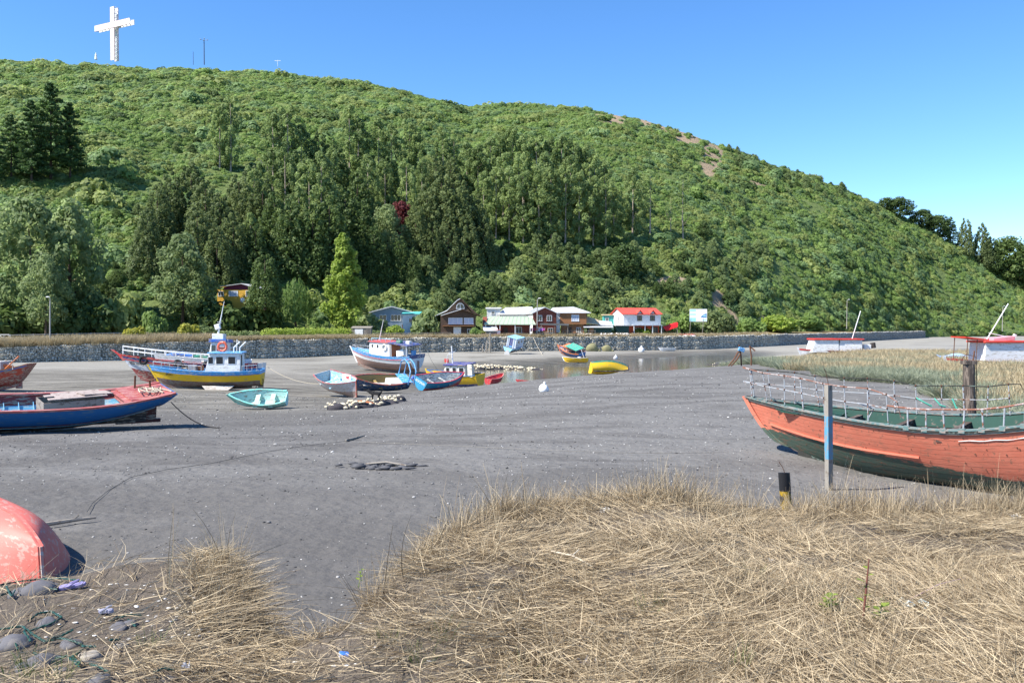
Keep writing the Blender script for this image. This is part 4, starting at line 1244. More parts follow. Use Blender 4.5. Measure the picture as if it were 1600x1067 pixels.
m = MB(); m.poly([(1.05, -.071, bz + 1.3), (1.85, -.071, bz + 1.25), (1.7, -.071, bz + 1.55), (1.2, -.071, bz + 1.55)]); m.build('printed_picture', pb, e)
m = MB(); m.box((.72, -.066, bz + 2.55), (.1, .01, .36)); m.build('printed_emblem', paint('billboard_grey', (.45, .47, .48)), e)
for x in (-1.6, 1.4):
    m = MB(); m.tube([(x - .5, -.3, -.3), (x, .12, bz + BH - .2)], .07, 6); m.build('pole', GREYW, e)

# lamp posts
def lamp(label, px, yb, yt, Y, arm=1):
    b = P(px, yb, Y); h = (yb - yt) / FPX * Y
    e = thing('lamp_post', label, 'lamp post', b, (R(random.uniform(-1, 1)), R(random.uniform(-2, 1.5)), 0))
    m = MB(); m.tube([(0, 0, -.4), (0, 0, h * .96)], [.13, .08], 8); m.build('pole', paint('weathered_concrete_pole', (.36, .34, .31), .85, .15), e, True)
    m = MB(); m.tube([(0, 0, h * .93), (arm * .3, -.1, h * .99), (arm * .8, -.2, h)], .035, 6); m.build('arm', ZINC, e)
    m = MB(); m.ball((arm * .95, -.2, h - .02), (.34, .16, .1)); m.build('lamp_head', FRAMEW, e, True)
lamp('thin lamp post standing in the dry grass at the far left', 78, 538, 464, 141, -.25)
lamp('lamp post in front of the brown gabled house', 839, 522, 466, 191, .5)
lamp('lamp post among the shrubs on the right slope', 1323, 512, 468, 292, .6)
lamp('far lamp post near the right edge in front of the slope', 1566, 516, 478, 350, .6)

# fences on the terrace
def rail_fence(label, px0, px1, s, h, step, mat, mid=True):
    e = thing('rail_fence', label, 'fence', terr((px0 + px1) / 2, s))
    pts = []
    px = px0
    while px <= px1:
        pts.append(terr(px, s) - e.location); px += step
    for p in pts:
        m = MB(); m.box((p.x, p.y, p.z + h / 2), (.1, .1, h + .2)); m.build('post', mat, e)
    for k in ((1.0, .55) if mid else (1.0,)):
        m = MB(); m.tube([(p.x, p.y, p.z + h * k) for p in pts], .045, 5); m.build('rail', mat, e)
rail_fence('long pale rail fence behind the dry grass at the left', 16, 232, .55, 1.35, 18, paint('pale_rail_paint', (.42, .41, .39), .7), True)
rail_fence('low weathered rail fence above the wall left of the gabled house', 584, 712, .12, .95, 12, GREYW)
rail_fence('picket-like rail fence in front of the hip roofed house', 880, 934, .1, 1.3, 5, GREYW)
e = thing('field_gate', 'white framed gate with diagonal brace at the left end of the rail fence', 'gate', terr(6, .5))
for a, b in (((-.9, 0, .25), (.9, 0, .25)), ((-.9, 0, 1.5), (.9, 0, 1.5)), ((-.9, 0, .1), (-.9, 0, 1.5)), ((.9, 0, .1), (.9, 0, 1.5)), ((-.85, 0, 1.45), (.85, 0, .3)), ((0, 0, .3), (0, 0, 1.45))):
    m = MB(); m.tube([a, b], .05, 6); m.build('bar', FRAMEW, e)
e = house_at('small_hut', 'small dark blue hut in the shade of the trees at the far left', 22, 157, 3.0, 0)
boards(e, 'wall', paint('dark_blue_boards', (.07, .10, .14)), -1.1, 1.1, 0, 2.4, 0, 2.4, 3.2); roof_gable_front(e, DKBROWN, -1.1, 1.1, 0, 2.4, 2.4, 3.2, .1, .3); door(e, .1, 0, .8, 1.9, 0, FRAMEW)
e = house_at('plank_shack', 'tiny grey plank shack with white panel at the end of the hedge', 564, 178, 3.4, 0)
boards(e, 'wall', GREYW, -1.9, 1.9, 0, 2.2, 0, 1.9); roof_shed(e, GREYW, -1.9, 1.9, 0, 2.2, 1.92, 2.2, .08, .12)
m = MB(); m.box((-.4, -.05, .95), (1.6, .05, 1.5)); m.build('door', WHITE, e)
for x in (1.1, 1.35, 1.6, 1.85):
    m = MB(); m.box((x, -.06, .95), (.12, .04, 1.9)); m.build('plank', GREYW, e)
e = house_at('white_shed', 'small low white-roofed shed beside the low red house', 767, 188, 3.4, R(8))
boards(e, 'wall', GREYW, -1.0, 1.3, 0, 2, 0, 1.3, None); roof_shed(e, WHITE, -1.3, 1.3, 0, 2, 1.35, 2.1, .08, .2)
# gate posts of grey timber set against the wall
for (px, yt, l) in ((754, 538, 'leaning grey mooring post against the wall, leftmost of three'), (760, 533, 'tall grey mooring post against the wall, middle of three'), (765.5, 520, 'tallest mooring post against the wall, with pale top')):
    b = GP(px, 178); h = CZ + (HOR - yt) / FPX * 178 - b.z
    e = thing('mooring_post', l, 'post', b); m = MB(); m.tube([(0, 0, -.3), (.05, 0, h)], [.16, .13], 7); m.build('timber', GREYW, e)
    m = MB(); m.ball((.05, 0, h), (.15, .15, .07), 7, 4); m.build('cap', GREYW, e)

# laundry and yard clutter on the terrace
def laundry(label, px0, px1, s, items):
    e = thing('clothes_line', label, 'laundry', terr((px0 + px1) / 2, s))
    a = terr(px0, s) - e.location; b = terr(px1, s) - e.location
    for p in (a, b):
        m = MB(); m.tube([(p.x, p.y, -.1), (p.x, p.y, 2.0)], .05, 5); m.build('pole', GREYW, e)
    m = MB(); m.tube([a + Vector((0, 0, 1.95)), (a + b) / 2 + Vector((0, 0, 1.75)), b + Vector((0, 0, 1.95))], .012, 4); m.build('line', GREYW, e)
    n = len(items)
    for k, (c, w, h) in enumerate(items):
        p = a + (b - a) * ((k + .5) / n)
        rings = []
        for j in range(5):
            u = j / 4
            rings.append([Vector((p.x + (i / 6 - .5) * w * (1 - .12 * u), p.y + .08 * math.sin(i * 1.7 + k) * u, 1.86 - u * h)) for i in range(7)])
        m = MB(); m.loft(rings, False); m.build('cloth', CLOTH[c], e)
laundry('clothes line with white and pink washing in front of the low red house', 817, 836, .12, (('white', 1.1, .9), ('white', .9, .7), ('pink', .7, .8), ('pink', .5, .5)))
laundry('clothes line with red and purple washing below the brown gable', 836, 852, .1, (('red', .9, .5), ('white', .6, .7), ('purple', .8, .6), ('pink', .4, .5)))
def junk(name, label, cat, px, s, parts):
    e = thing(name, label, cat, terr(px, s))
    for nm, mat, fn in parts:
        m = MB(); fn(m); m.build(nm, mat, e)
junk('timber_stack', 'heap of brown sawn timber on the terrace below the brown gable', 'timber', 856, .08, [('plank', random.choice((BROWNW, GREYW, BROWNW)), (lambda m, i=i: m.box((random.uniform(-1, 1), random.uniform(-.4, .4), .12 + i * .13), (random.uniform(2, 3.4), .22, .09), (R(random.uniform(-8, 8)), R(random.uniform(-9, 9)), R(random.uniform(-25, 25)))))) for i in range(9)])
junk('picnic_table', 'small brown wooden table beside the washing lines', 'table', 842, .05, [('table_top', BROWNW, lambda m: m.box((0, 0, .78), (1.6, .8, .07)))] + [('leg', BROWNW, (lambda m, x=x, y=y: m.box((x, y, .38), (.09, .09, .74)))) for x in (-.7, .7) for y in (-.3, .3)])
for k, (px, l, c) in enumerate(((914, 'pale stone heap in front of the hip roofed house', (.42, .38, .33)), (948, 'white rubble heap on the wall top left of the garage', (.6, .58, .55)), (972, 'long low heap of pale rubble before the garage', (.5, .47, .44)))):
    sp = [((random.uniform(-1.5, 1.5), random.uniform(-.5, .5), random.uniform(.1, .55)), tuple(random.uniform(.15, .4) for _ in range(3))) for _ in range(40)]
    v, f = cobbles(sp); e = thing('rubble_heap', l, 'rubble', terr(px, .06)); o = bpy.data.objects.new('stones', mesh_np('stones', v, f, paint('rubble_%d' % k, c, .9, .2))); link(o, e); o['kind'] = 'stuff'

# ------------------------------------------------------------------ cross and masts on the hill top
def hilltop():
    b = hill_find(183, 96); Y = b.y
    ppm = FPX / Y
    H = (98 - 16) / ppm; zb = CZ + (HOR - 98) / FPX * Y
    e = thing('hilltop_cross', 'giant white lattice cross standing on the hill top', 'cross', (b.x, Y, zb), (0, 0, R(-28)))
    steel = paint('white_painted_steel', (.80, .80, .80), .5, .04)
    redl = paint('red_painted_edge', (.70, .50, .47), .5, .05)
    w = 3.6
    m = MB(); m.box((0, -w * .32, H / 2), (2.1, .25, H)); m.build('front_panel', steel, e)
    m = MB(); m.box((0, w * .32, H / 2), (2.3, .25, H)); m.build('rear_panel', steel, e)
    aw = 25; za = H * .66
    m = MB(); m.box((0, -w * .32 - .15, za), (aw, .25, 2.3)); m.build('arm_front_panel', steel, e)
    m = MB(); m.box((0, w * .32 + .15, za), (aw, .25, 2.3)); m.build('arm_rear_panel', steel, e)
    n = 13
    for s in (-1, 1):
        m = MB()
        for k in range(n):
            z0 = H * k / n; z1 = H * (k + 1) / n
            m.tube([(s * 1.15, -w * .32, z0), (s * 1.15, w * .32, z1)], .09, 4); m.tube([(s * 1.15, w * .32, z0), (s * 1.15, -w * .32, z1)], .09, 4); m.tube([(s * 1.15, -w * .32, z1), (s * 1.15, w * .32, z1)], .09, 4)
        m.build('lattice', steel, e)
        for y in (-w * .32, w * .32):
            m = MB(); m.box((s * 1.28, y, H / 2), (.24, .3, H)); m.build('edge_beam', redl, e)
    for s in (-1, 1):
        m = MB()
        for k in range(10):
            x0 = -aw / 2 + aw * k / 10; x1 = x0 + aw / 10
            m.tube([(x0, -w * .32, za + s * 1.15), (x1, w * .32, za + s * 1.15)], .08, 4); m.tube([(x0, w * .32, za + s * 1.15), (x1, -w * .32, za + s * 1.15)], .08, 4)
        m.build('lattice', steel, e)
        m = MB(); m.box((0, -w * .32 - .15, za + s * 1.28), (aw, .3, .22)); m.build('edge_beam', redl, e)
    b = hill_find(154, 97); ppm = FPX / b.y
    e = thing('statue', 'small white robed statue on the hill top left of the cross', 'statue', (b.x, b.y, CZ + (HOR - 96) / FPX * b.y))
    m = MB(); m.loft([[Vector((r_ * math.cos(k * PI / 4), r_ * math.sin(k * PI / 4), z)) for k in range(8)] for r_, z in ((.7, 0), (.62, .8), (.5, 1.6), (.48, 2.2), (.3, 2.6))], True, True); m.build('robe', steel, e, True)
    m = MB(); m.ball((0, 0, 2.95), (.26, .26, .34)); m.build('head', steel, e, True)
    for px, yt, l, wd in ((322, 66, 'tall dark floodlight mast on the ridge right of the cross', .2), (305, 84, 'thin short pole on the ridge between the cross and the floodlight mast', .1)):
        b = hill_find(px, 99); ppm = FPX / b.y
        h = (101 - yt) / ppm; e = thing('mast', l, 'mast', (b.x, b.y, CZ + (HOR - 101) / FPX * b.y))
        m = MB(); m.tube([(0, 0, -1), (0, 0, h)], [wd * 1.2, wd], 6); m.build('pole', paint('dark_mast_paint', (.07, .08, .09)), e)
        if wd > .15:
            for a in range(4):
                m = MB(); m.tube([(0, 0, h - .3), (1.5 * math.cos(a * PI / 2 + .4), 1.5 * math.sin(a * PI / 2 + .4), h + .2)], .08, 5); m.ball((1.6 * math.cos(a * PI / 2 + .4), 1.6 * math.sin(a * PI / 2 + .4), h + .2), (.4, .4, .18), 7, 4); m.build('floodlight', paint('grey_floodlight', (.35, .38, .4)), e)
    b = hill_find(436, 104); e = thing('mast', 'tiny white antenna on the ridge above the left grove', 'antenna', (b.x, b.y, CZ + (HOR - 105) / FPX * b.y))
    m = MB(); m.tube([(0, 0, -.5), (0, 0, 2.6)], .1, 5); m.build('pole', steel, e); m = MB(); m.box((0, 0, 2.2), (3.0, .15, .2)); m.build('crossarm', steel, e)
hilltop()

# ------------------------------------------------------------------ boats
class Hull:
    """wooden boat hull; local x runs from stern (-) to bow (+), z = 0 at the keel"""
    def __init__(s, L, B, D, bow=.5, stern=.15, rake=.8, tw=.7, pm=.38, pb=.95, fore=.3, mid=.42, kr=.0, full=2.3, srake=0.0):
        s.s0 = .3; s.rv = 1.0; s.__dict__.update(L=L, B=B, D=D, bow=bow, stern=stern, rake=rake, tw=tw, pm=pm, pb=pb, fore=fore, mid=mid, kr=kr, full=full, srake=srake)
    def pt(s, t, v, side=1, out=0.0):
        if t < s.mid: w = s.tw + (1 - s.tw) * math.sin(PI / 2 * t / s.mid)
        else: w = max(0.0, 1 - ((t - s.mid) / (1 - s.mid)) ** s.full)
        zs = s.D + s.bow * max(0, (t - s.s0) / (1 - s.s0)) ** 2 + s.stern * max(0, (s.s0 - t) / s.s0) ** 2
        zk = s.fore * max(0, (t - .72) / .28) ** 2 + s.kr * max(0, (.35 - t) / .35) ** 2
        p = s.pm + (s.pb - s.pm) * max(0, (t - .35) / .65) ** 1.5
        v = max(v, 0.0)
        y = s.B / 2 * w * v ** p
        z = zk + (zs - zk) * v
        x = (t - .5) * s.L + s.rake * v ** s.rv * max(0, (t - .6) / .4) ** 1.5 - s.srake * v * max(0, (.4 - t) / .4) ** 1.5
        return Vector((x, side * (y + out), z))
    def band(s, name, mat, parent, v0, v1, out=0.0, th=.05, t0=0.0, t1=1.0, nt=26, nv=7, sides=(1, -1), smooth=True):
        """planking between two heights as a closed shell; one object for both sides joined at the stem"""
        m = MB()
        for sd in sides:
            rows = []
            for i in range(nt + 1):
                t = t0 + (t1 - t0) * i / nt
                o_ = [s.pt(t, v0 + (v1 - v0) * (j / nv) ** 1.4, sd, out) for j in range(nv + 1)]
                q_ = [s.pt(t, v0 + (v1 - v0) * (j / nv) ** 1.4, sd, out - th) for j in range(nv, -1, -1)]
                rows.append(o_ + q_)
            m.loft(rows, True, True)
        return m.build(name, mat, parent, smooth)
    def rail(s, name, mat, parent, v=1.0, w=.12, h=.07, out=.03, t0=0.0, t1=1.0, n=30, sides=(1, -1), dz=0.0):
        m = MB()
        for sd in sides:
            rows = []
            for i in range(n + 1):
                c = s.pt(t0 + (t1 - t0) * i / n, v, sd, out) + Vector((0, 0, dz))
                k = sd * w
                rows.append([c, c + Vector((0, 0, h)), c + Vector((0, -k, h)), c + Vector((0, -k, 0))])
            m.loft(rows, True, True)
        return m.build(name, mat, parent)
    def transom(s, name, mat, parent, v0=0.0, v1=1.0, th=.07, out=0.0, n=8, dx=0.0):
        a = [s.pt(0, v0 + (v1 - v0) * (j / n), 1, out) for j in range(n + 1)]
        b = [s.pt(0, v0 + (v1 - v0) * (j / n), -1, out) for j in range(n, -1, -1)]
        if v0 == 0: b = b[:-1]
        m = MB(); m.slab([p + Vector((dx, 0, 0)) for p in a + b], (-th, 0, 0))
        return m.build(name, mat, parent)
    def deck(s, name, mat, parent, v, t0=0.0, t1=1.0, n=22, th=.04, ins=.04, dz=0.0):
        m = MB(); rows = []
        for i in range(n + 1):
            t = t0 + (t1 - t0) * i / n
            a = s.pt(t, v, 1, -ins); b = s.pt(t, v, -1, -ins)
            if a.y < .01: a.y = .01; b.y = -.01
            a.z += dz; b.z += dz
            rows.append([a, b, b - Vector((0, 0, th)), a - Vector((0, 0, th))])
        m.loft(rows, True, True)
        return m.build(name, mat, parent)
    def stem(s, mat, parent, w=.10, d=.12, up=.15, v0=0.0):
        m = MB(); rows = []
        for j in range(13):
            c = s.pt(1.0, v0 + (1 - v0) * j / 12.0)
            if j == 12: c += Vector((s.rake * .8 * up, 0, up))
            rows.append([c + Vector((d, w / 2, 0)), c + Vector((-d * .5, w / 2, 0)), c + Vector((-d * .5, -w / 2, 0)), c + Vector((d, -w / 2, 0))])
        m.loft(rows, True, True); return m.build('stem_post', mat, parent)
    def keel(s, mat, parent, w=.14, d=.22, t0=0.02, t1=.99):
        m = MB(); rows = []
        for i in range(19):
            c = s.pt(t0 + (t1 - t0) * i / 18.0, 0)
            rows.append([c + Vector((0, w / 2, .06)), c + Vector((0, -w / 2, .06)), c + Vector((0, -w / 2, -d)), c + Vector((0, w / 2, -d))])
        m.loft(rows, True, True); return m.build('keel', mat, parent)

def place(e, px, Y, z=None, head=180.0, roll=0.0, trim=0.0, lift=0.0):
    """put a boat at a pixel column and depth; head = direction of the bow in degrees from +X; roll > 0 leans to starboard"""
    p = GP(px, Y)
    e.location = (p.x, p.y, (p.z if z is None else z) + lift)
    e.rotation_euler = (Matrix.Rotation(R(head), 3, 'Z') @ Matrix.Rotation(R(-trim), 3, 'Y') @ Matrix.Rotation(R(roll), 3, 'X')).to_euler()
    return e
def tubeo(name, mat, parent, pts, r, n=6):
    m = MB(); m.tube(pts, r, n); return m.build(name, mat, parent, True)
def boxo(name, mat, parent, c, s_, rot=None, bevel=0, taper=1.0):
    m = MB(); m.box(c, s_, rot, taper); return m.build(name, mat, parent, False, bevel)
def lettering(txt, size, mat, parent, loc, rot):
    cu = bpy.data.curves.new('lettering', 'FONT'); cu.body = txt; cu.size = size; cu.align_x = 'CENTER'; cu.align_y = 'CENTER'; cu.extrude = .004
    o = bpy.data.objects.new('tmp', cu); COL.objects.link(o)
    dg = bpy.context.evaluated_depsgraph_get()
    me = bpy.data.meshes.new_from_object(o.evaluated_get(dg))
    bpy.data.objects.remove(o)
    me.materials.clear(); me.materials.append(mat)
    b = bpy.data.objects.new('lettering', me); link(b, parent); b.location = loc; b.rotation_euler = rot
    return b
def torus(name, mat, parent, c, R_, r_, axis='y', n=16, k=7):
    rings = []
    for i in range(n):
        a = 2 * PI * i / n
        ring = []
        for j in range(k):
            b = 2 * PI * j / k
            u = (R_ + r_ * math.cos(b))
            p = (u * math.cos(a), r_ * math.sin(b), u * math.sin(a)) if axis == 'y' else ((r_ * math.sin(b), u * math.cos(a), u * math.sin(a)) if axis == 'x' else (u * math.cos(a), u * math.sin(a), r_ * math.sin(b)))
            ring.append(Vector(c) + Vector(p))
        rings.append(ring)
    rings.append(rings[0])
    m = MB(); m.loft(rings, True); return m.build(name, mat, parent, True)
def bpaint(name, col, wear=.25, wcol=(0.30, 0.25, 0.2), rough=.5, var=.12):
    return paint(name, col, rough, var, 1.6, wear, wcol, 5, .2, .35, stretch=(.5, 2, 2.5))
B_RED = bpaint('boat_red', (0.52, 0.035, 0.03)); B_DRED = bpaint('boat_dull_red', (0.22, 0.045, 0.04), .3)
B_BLUE = bpaint('boat_blue', (0.03, 0.16, 0.42), .22); B_SKY = bpaint('boat_sky_blue', (0.07, 0.32, 0.66), .22, (.5, .55, .6)); B_LBLUE = bpaint('boat_light_blue', (0.22, 0.50, 0.66), .25, (.55, .6, .6))
B_NAVY = bpaint('boat_navy', (0.03, 0.06, 0.22)); B_WHITE = bpaint('boat_white', (0.74, 0.74, 0.73), .2, (.5, .46, .4)); B_YEL = bpaint('boat_yellow', (0.74, 0.46, 0.02), .15, (.5, .36, .1))
B_BOTTOM = bpaint('boat_brown_bottom', (0.17, 0.095, 0.075), .35, (.22, .19, .16), .8); B_GREY = bpaint('boat_grey', (.30, .31, .35), .3); B_TEAL = bpaint('boat_pale_turquoise', (0.30, 0.62, 0.58), .2, (.6, .66, .62))
B_GREEN = bpaint('boat_green', (.04, .24, .17), .2); B_DECK = bpaint('bare_deck_wood', (.34, .29, .23), .3, (.2, .17, .14), .85); B_ORNG = bpaint('boat_orange', (.60, .16, .04), .25)
STEEL = paint('galvanised_pipe', (.55, .56, .57), .5, .1, 4, .2, (.28, .16, .1), 8); RUST = paint('rusty_iron', (.13, .06, .035), .85, .3, 6); BLACK = paint('black_rubber', (.02, .02, .022), .8, .2)
ROPE = paint('pale_rope', (.48, .42, .32), .9, .15); DARKIN = paint('dark_boat_inside', (.06, .05, .045), .9, .3)

def cabin(parent, x0, x1, w0, w1, z0, z1, mat, roofmat, front=1, slope=.35, wins=(), fwins=3, awins=0, dz=0.0, ov=.18, rth=.1, frame=None):
    """wheelhouse; front = +1 when the raked front looks to the bow; wins = (x, width, height) panes along both sides"""
    m = MB()
    xf0, xf1 = (x1, x1 - slope) if front > 0 else (x0, x0 + slope)
    xa = x0 if front > 0 else x1
    lo = [Vector((xa, w0 / 2, z0)), Vector((xf0, w0 / 2, z0)), Vector((xf0, -w0 / 2, z0)), Vector((xa, -w0 / 2, z0))]
    hi = [Vector((xa, w1 / 2, z1 + dz)), Vector((xf1, w1 / 2, z1)), Vector((xf1, -w1 / 2, z1)), Vector((xa, -w1 / 2, z1 + dz))]
    m.loft([lo, hi], True, True)
    c = m.build('cabin', mat, parent, False, .02)
    g = glass_mat()
    for (x, w, h, zc) in wins:
        for sd in (1, -1):
            k = (zc - z0) / (z1 - z0); y = (w0 + (w1 - w0) * k) / 2
            o = boxo('window', frame or FRAMEW, c, (x, sd * (y + .0), zc), (w + .1, .07, h + .1))
            boxo('pane', g, o, (x, sd * (y + .02), zc), (w, .05, h))
    if fwins:
        for i in range(fwins):
            yy = (i - (fwins - 1) / 2) * w1 / fwins
            zc = z0 + (z1 - z0) * .7; xx = xf0 + (xf1 - xf0) * .7
            ang = math.atan2(xf0 - xf1, z1 - z0)
            boxo('window', g, c, (xx + front * .015, yy, zc), (.05, w1 / fwins * .78, (z1 - z0) * .36), (0, -ang, 0))
    m = MB()
    e0, e1 = min(xa, xf1) - ov, max(xa, xf1) + ov
    m.slab([(e0, w1 / 2 + ov, z1 + (dz if front > 0 else 0)), (e1, w1 / 2 + ov, z1 + (0 if front > 0 else dz)), (e1, -w1 / 2 - ov, z1 + (0 if front > 0 else dz)), (e0, -w1 / 2 - ov, z1 + (dz if front > 0 else 0))], (0, 0, rth))
    m.build('cabin_roof', roofmat, parent, False, .02)
    return c
def stanchion_rail(parent, hull, t0, t1, n, h, sides=(1, -1), v=1.0, mid=False, mat=None, r=.02, dz=0.06, inset=.06):
    mat = mat or STEEL
    for sd in sides:
        pts = [hull.pt(t0 + (t1 - t0) * i / n, v, sd, -inset) + Vector((0, 0, dz)) for i in range(n + 1)]
        for p in pts: tubeo('stanchion', mat, parent, [p, p + Vector((0, 0, h))], r, 6)
        tubeo('hand_rail', mat, parent, [p + Vector((0, 0, h)) for p in pts], r * 1.1, 6)
        if mid: tubeo('hand_rail', mat, parent, [p + Vector((0, 0, h * .5)) for p in pts], r, 6)

# ---- yellow and blue fishing boat
e = thing('fishing_boat', 'yellow fishing boat with blue bulwark and white cabin lying on the mud', 'boat')
h = Hull(9.3, 2.9, 1.42, .42, .12, .9, .78, .34, .9, .35, .42, .12)
place(e, 329, 67, head=183, roll=-2, trim=0, lift=.16)
h.band('bottom', B_BOTTOM, e, 0, .38); h.band('topside', B_YEL, e, .38, .78); h.band('bulwark', B_SKY, e, .78, 1.0, .03); h.rail('rub_rail', B_BLUE, e, .775, .08, .07, .07); h.rail('gunwale', B_SKY, e, 1.0, .14, .06, .05)
h.transom('transom', B_YEL, e, 0, .78); h.transom('transom_bulwark', B_SKY, e, .78, 1.0, .09, .03)
h.stem(B_YEL, e); h.keel(B_BOTTOM, e, .14, .18, .1); h.deck('deck', B_DECK, e, .80)
cabin(e, -2.9, .35, 1.75, 1.6, 1.2, 3.0, B_WHITE, B_SKY, 1, .5, ((-.25, .42, .55, 2.42), (-1.05, .6, .6, 2.42), (-2.15, .62, .6, 2.42)), 3)
torus('life_ring', bpaint('life_ring_orange', (.75, .13, .06), .1, (.75, .72, .7)), e, (-1.1, 0, 3.55), .38, .11)
for x in (-2.2, -2.75): tubeo('exhaust_pipe', FRAMEW, e, [(x, .2, 3.05), (x, .2, 3.5), (x - .55, .2, 4.0)], .06, 7)
stanchion_rail(e, h, .55, .97, 6, .42); stanchion_rail(e, h, .02, .16, 3, .45)
boxo('engine_box', B_GREY, e, (1.6, .1, 1.65), (.7, .6, .6), None, .03); torus('tyre_fender', BLACK, e, (2.4, -.5, 1.75), .3, .11, 'z'); boxo('winch', RUST, e, (.95, -.2, 1.65), (.4, .7, .45), None, .03)
tubeo('mooring_rope', ROPE, e, [(2.9, .3, 1.62), (2.5, -.1, 1.66), (2.1, .3, 1.7), (1.9, -.4, 1.66)], .035, 5)
boxo('rudder', B_BOTTOM, e, (-4.55, 0, .35), (.5, .07, .75)); tubeo('rudder_guard', STEEL, e, [(-4.1, 0, .85), (-4.25, 0, .1), (-4.0, 0, -.1)], .05); boxo('bilge_runner', B_GREY, e, (-.9, .95, .1), (2.6, .12, .14), (R(25), 0, 0))
m = MB(); m.slab([(-2.4, 1.02, .22), (.5, 1.05, .22), (.1, 1.25, -.14), (-1.9, 1.25, -.14)], (0, .06, 0)); m.build('bilge_board', bpaint('pale_bilge_board', (.50, .45, .40)), e)
e.scale = (.81, .81, .85)
lettering('PMO', .34, BLACK, e, h.pt(.85, .68, 1, .10), (R(90 + 28), 0, R(180 - 21)))
tubeo('stern_post', BLACK, e, [(-3.05, .9, 1.3), (-3.05, .9, 2.9)], .06, 7)

# ---- big white and red fishing boat behind it
e = thing('fishing_boat', 'big white fishing boat with red and navy bands and tall mast behind the yellow boat', 'boat')
h = Hull(11.5, 3.5, 1.95, .75, .15, 1.9, .75, .36, 1.0, .5, .42, .1)
place(e, 312, 73, head=180, roll=2, trim=1.0, lift=.2)
h.band('bottom', B_DRED, e, 0, .4); h.band('topside', B_GREY if 0 else bpaint('boat_pale_grey', (.52, .55, .60), .15), e, .4, .76); h.band('lower_band', B_RED, e, .76, .82, .03); h.band('bulwark', B_NAVY, e, .82, .93, .01); h.band('sheer_strake', B_RED, e, .93, 1.0, .04)
h.transom('transom', B_WHITE, e); h.stem(B_RED, e, .12, .18, .42, .72); h.keel(B_DRED, e); h.deck('deck', B_DECK, e, .8)
stanchion_rail(e, h, .38, .98, 9, .75, mat=FRAMEW, mid=True, r=.035)
for k, (a, b) in enumerate(((.12, .42), (.44, .58), (.60, .78))):
    for sd in (1, -1): h.band('bulwark_board', B_WHITE, e, 1.0, 1.22, -.02, .05, a, b, 8, 2, (sd,))
cabin(e, -2.5, -.9, 1.9, 1.75, 1.7, 4.0, B_WHITE, bpaint('boat_royal_blue', (.03, .13, .5)), 1, .35, ((-1.5, .4, .6, 3.4),), 4, rth=.3)
boxo('cabin_door', B_DRED, e, (-2.2, .95, 2.7), (.75, .05, 1.7)); boxo('flying_box', B_WHITE, e, (-1.7, 0, 4.55), (1.05, .9, .55), None, .03)
e.scale = (.87, .87, .84)
tubeo('mast', FRAMEW, e, [(-1.6, 0, 4.8), (-1.75, 0, 5.9), (-2.1, 0, 8.0)], [.10, .06, .02], 7); boxo('radar', FRAMEW, e, (-1.55, .05, 5.5), (.5, .35, .5), (0, .3, 0), .05); tubeo('crossarm', FRAMEW, e, [(-1.7, -.5, 5.9), (-1.7, .5, 5.95)], .04)
for k in range(4): tubeo('ladder_rail', FRAMEW, e, [(-2.7 - .3 * (k % 2), .7, 2 + .5 * k), (-3.6, .7, 2.1 + .5 * k)], .03, 5)
for x in (-2.75, -3.6): tubeo('ladder_post', FRAMEW, e, [(x, .7, 1.9), (x, .7, 4.3)], .035, 5)
for t in (.86, .63, .40):
    p = h.pt(t, .88, 1, .1); torus('tyre_fender', BLACK, e, p, .33, .12, 'y')
lettering('PMO', .45, BLACK, e, h.pt(.90, .66, 1, .14), (R(90 + 25), 0, R(180 - 24)))
for k in (0, 1): boxo('bow_stripe', BLACK, e, h.pt(.955, .70 - .06 * k, 1, .10), (.7, .02, .09), (R(25), 0, R(-30)))
boxo('deck_hatch', B_WHITE, e, (2.4, .6, 1.95), (1.2, .8, .5), None, .03); tubeo('net_pile_rope', bpaint('blue_net', (.05, .18, .55)), e, [(1.0, -.6, 2.5), (2.2, -.4, 2.85), (3.4, -.7, 2.55)], .22, 7); tubeo('green_net', B_GREEN, e, [(-.4, -.9, 2.45), (.4, -.7, 2.6), (1.4, -.8, 2.45)], .16, 7)

# ---- red boat cut off at the left edge
e = thing('fishing_boat', 'red wooden boat with pointed stern cut off by the left edge, behind the blue one', 'boat')
h = Hull(8.5, 2.7, 1.25, .3, .55, .5, .35, .38, .9, .3, .5, .45, 2.2, .9)
place(e, -62, 62, head=176, roll=0, lift=.15)
h.band('bottom', B_DRED, e, 0, .45); h.band('topside', B_ORNG if 0 else bpaint('boat_brick_red', (.38, .06, .035), .25), e, .45, .86); h.band('sheer_strake', B_BLUE, e, .86, .93, .03); h.band('bulwark', B_ORNG, e, .93, 1.0, .02)
h.transom('transom', B_DRED, e); h.stem(B_DRED, e); h.keel(B_DRED, e); h.deck('deck', B_DECK, e, .8)
boxo('rudder', B_DRED, e, (-4.2, 0, .5), (.45, .08, .9)); boxo('engine_box', B_GREY, e, (-2.6, 0, 1.6), (1.2, .9, .6), None, .03); tubeo('gaff', B_ORNG, e, [(-3.4, .3, 1.4), (-4.6, .6, 2.3)], .05); tubeo('net_rope', B_ORNG, e, [(-3.6, -.3, 1.5), (-3.0, .3, 1.7), (-2.4, -.3, 1.6)], .12)
tubeo('stern_rail', STEEL, e, [(-4.2, .7, 1.4), (-4.2, .7, 2.0), (-3.0, .9, 1.95)], .03)

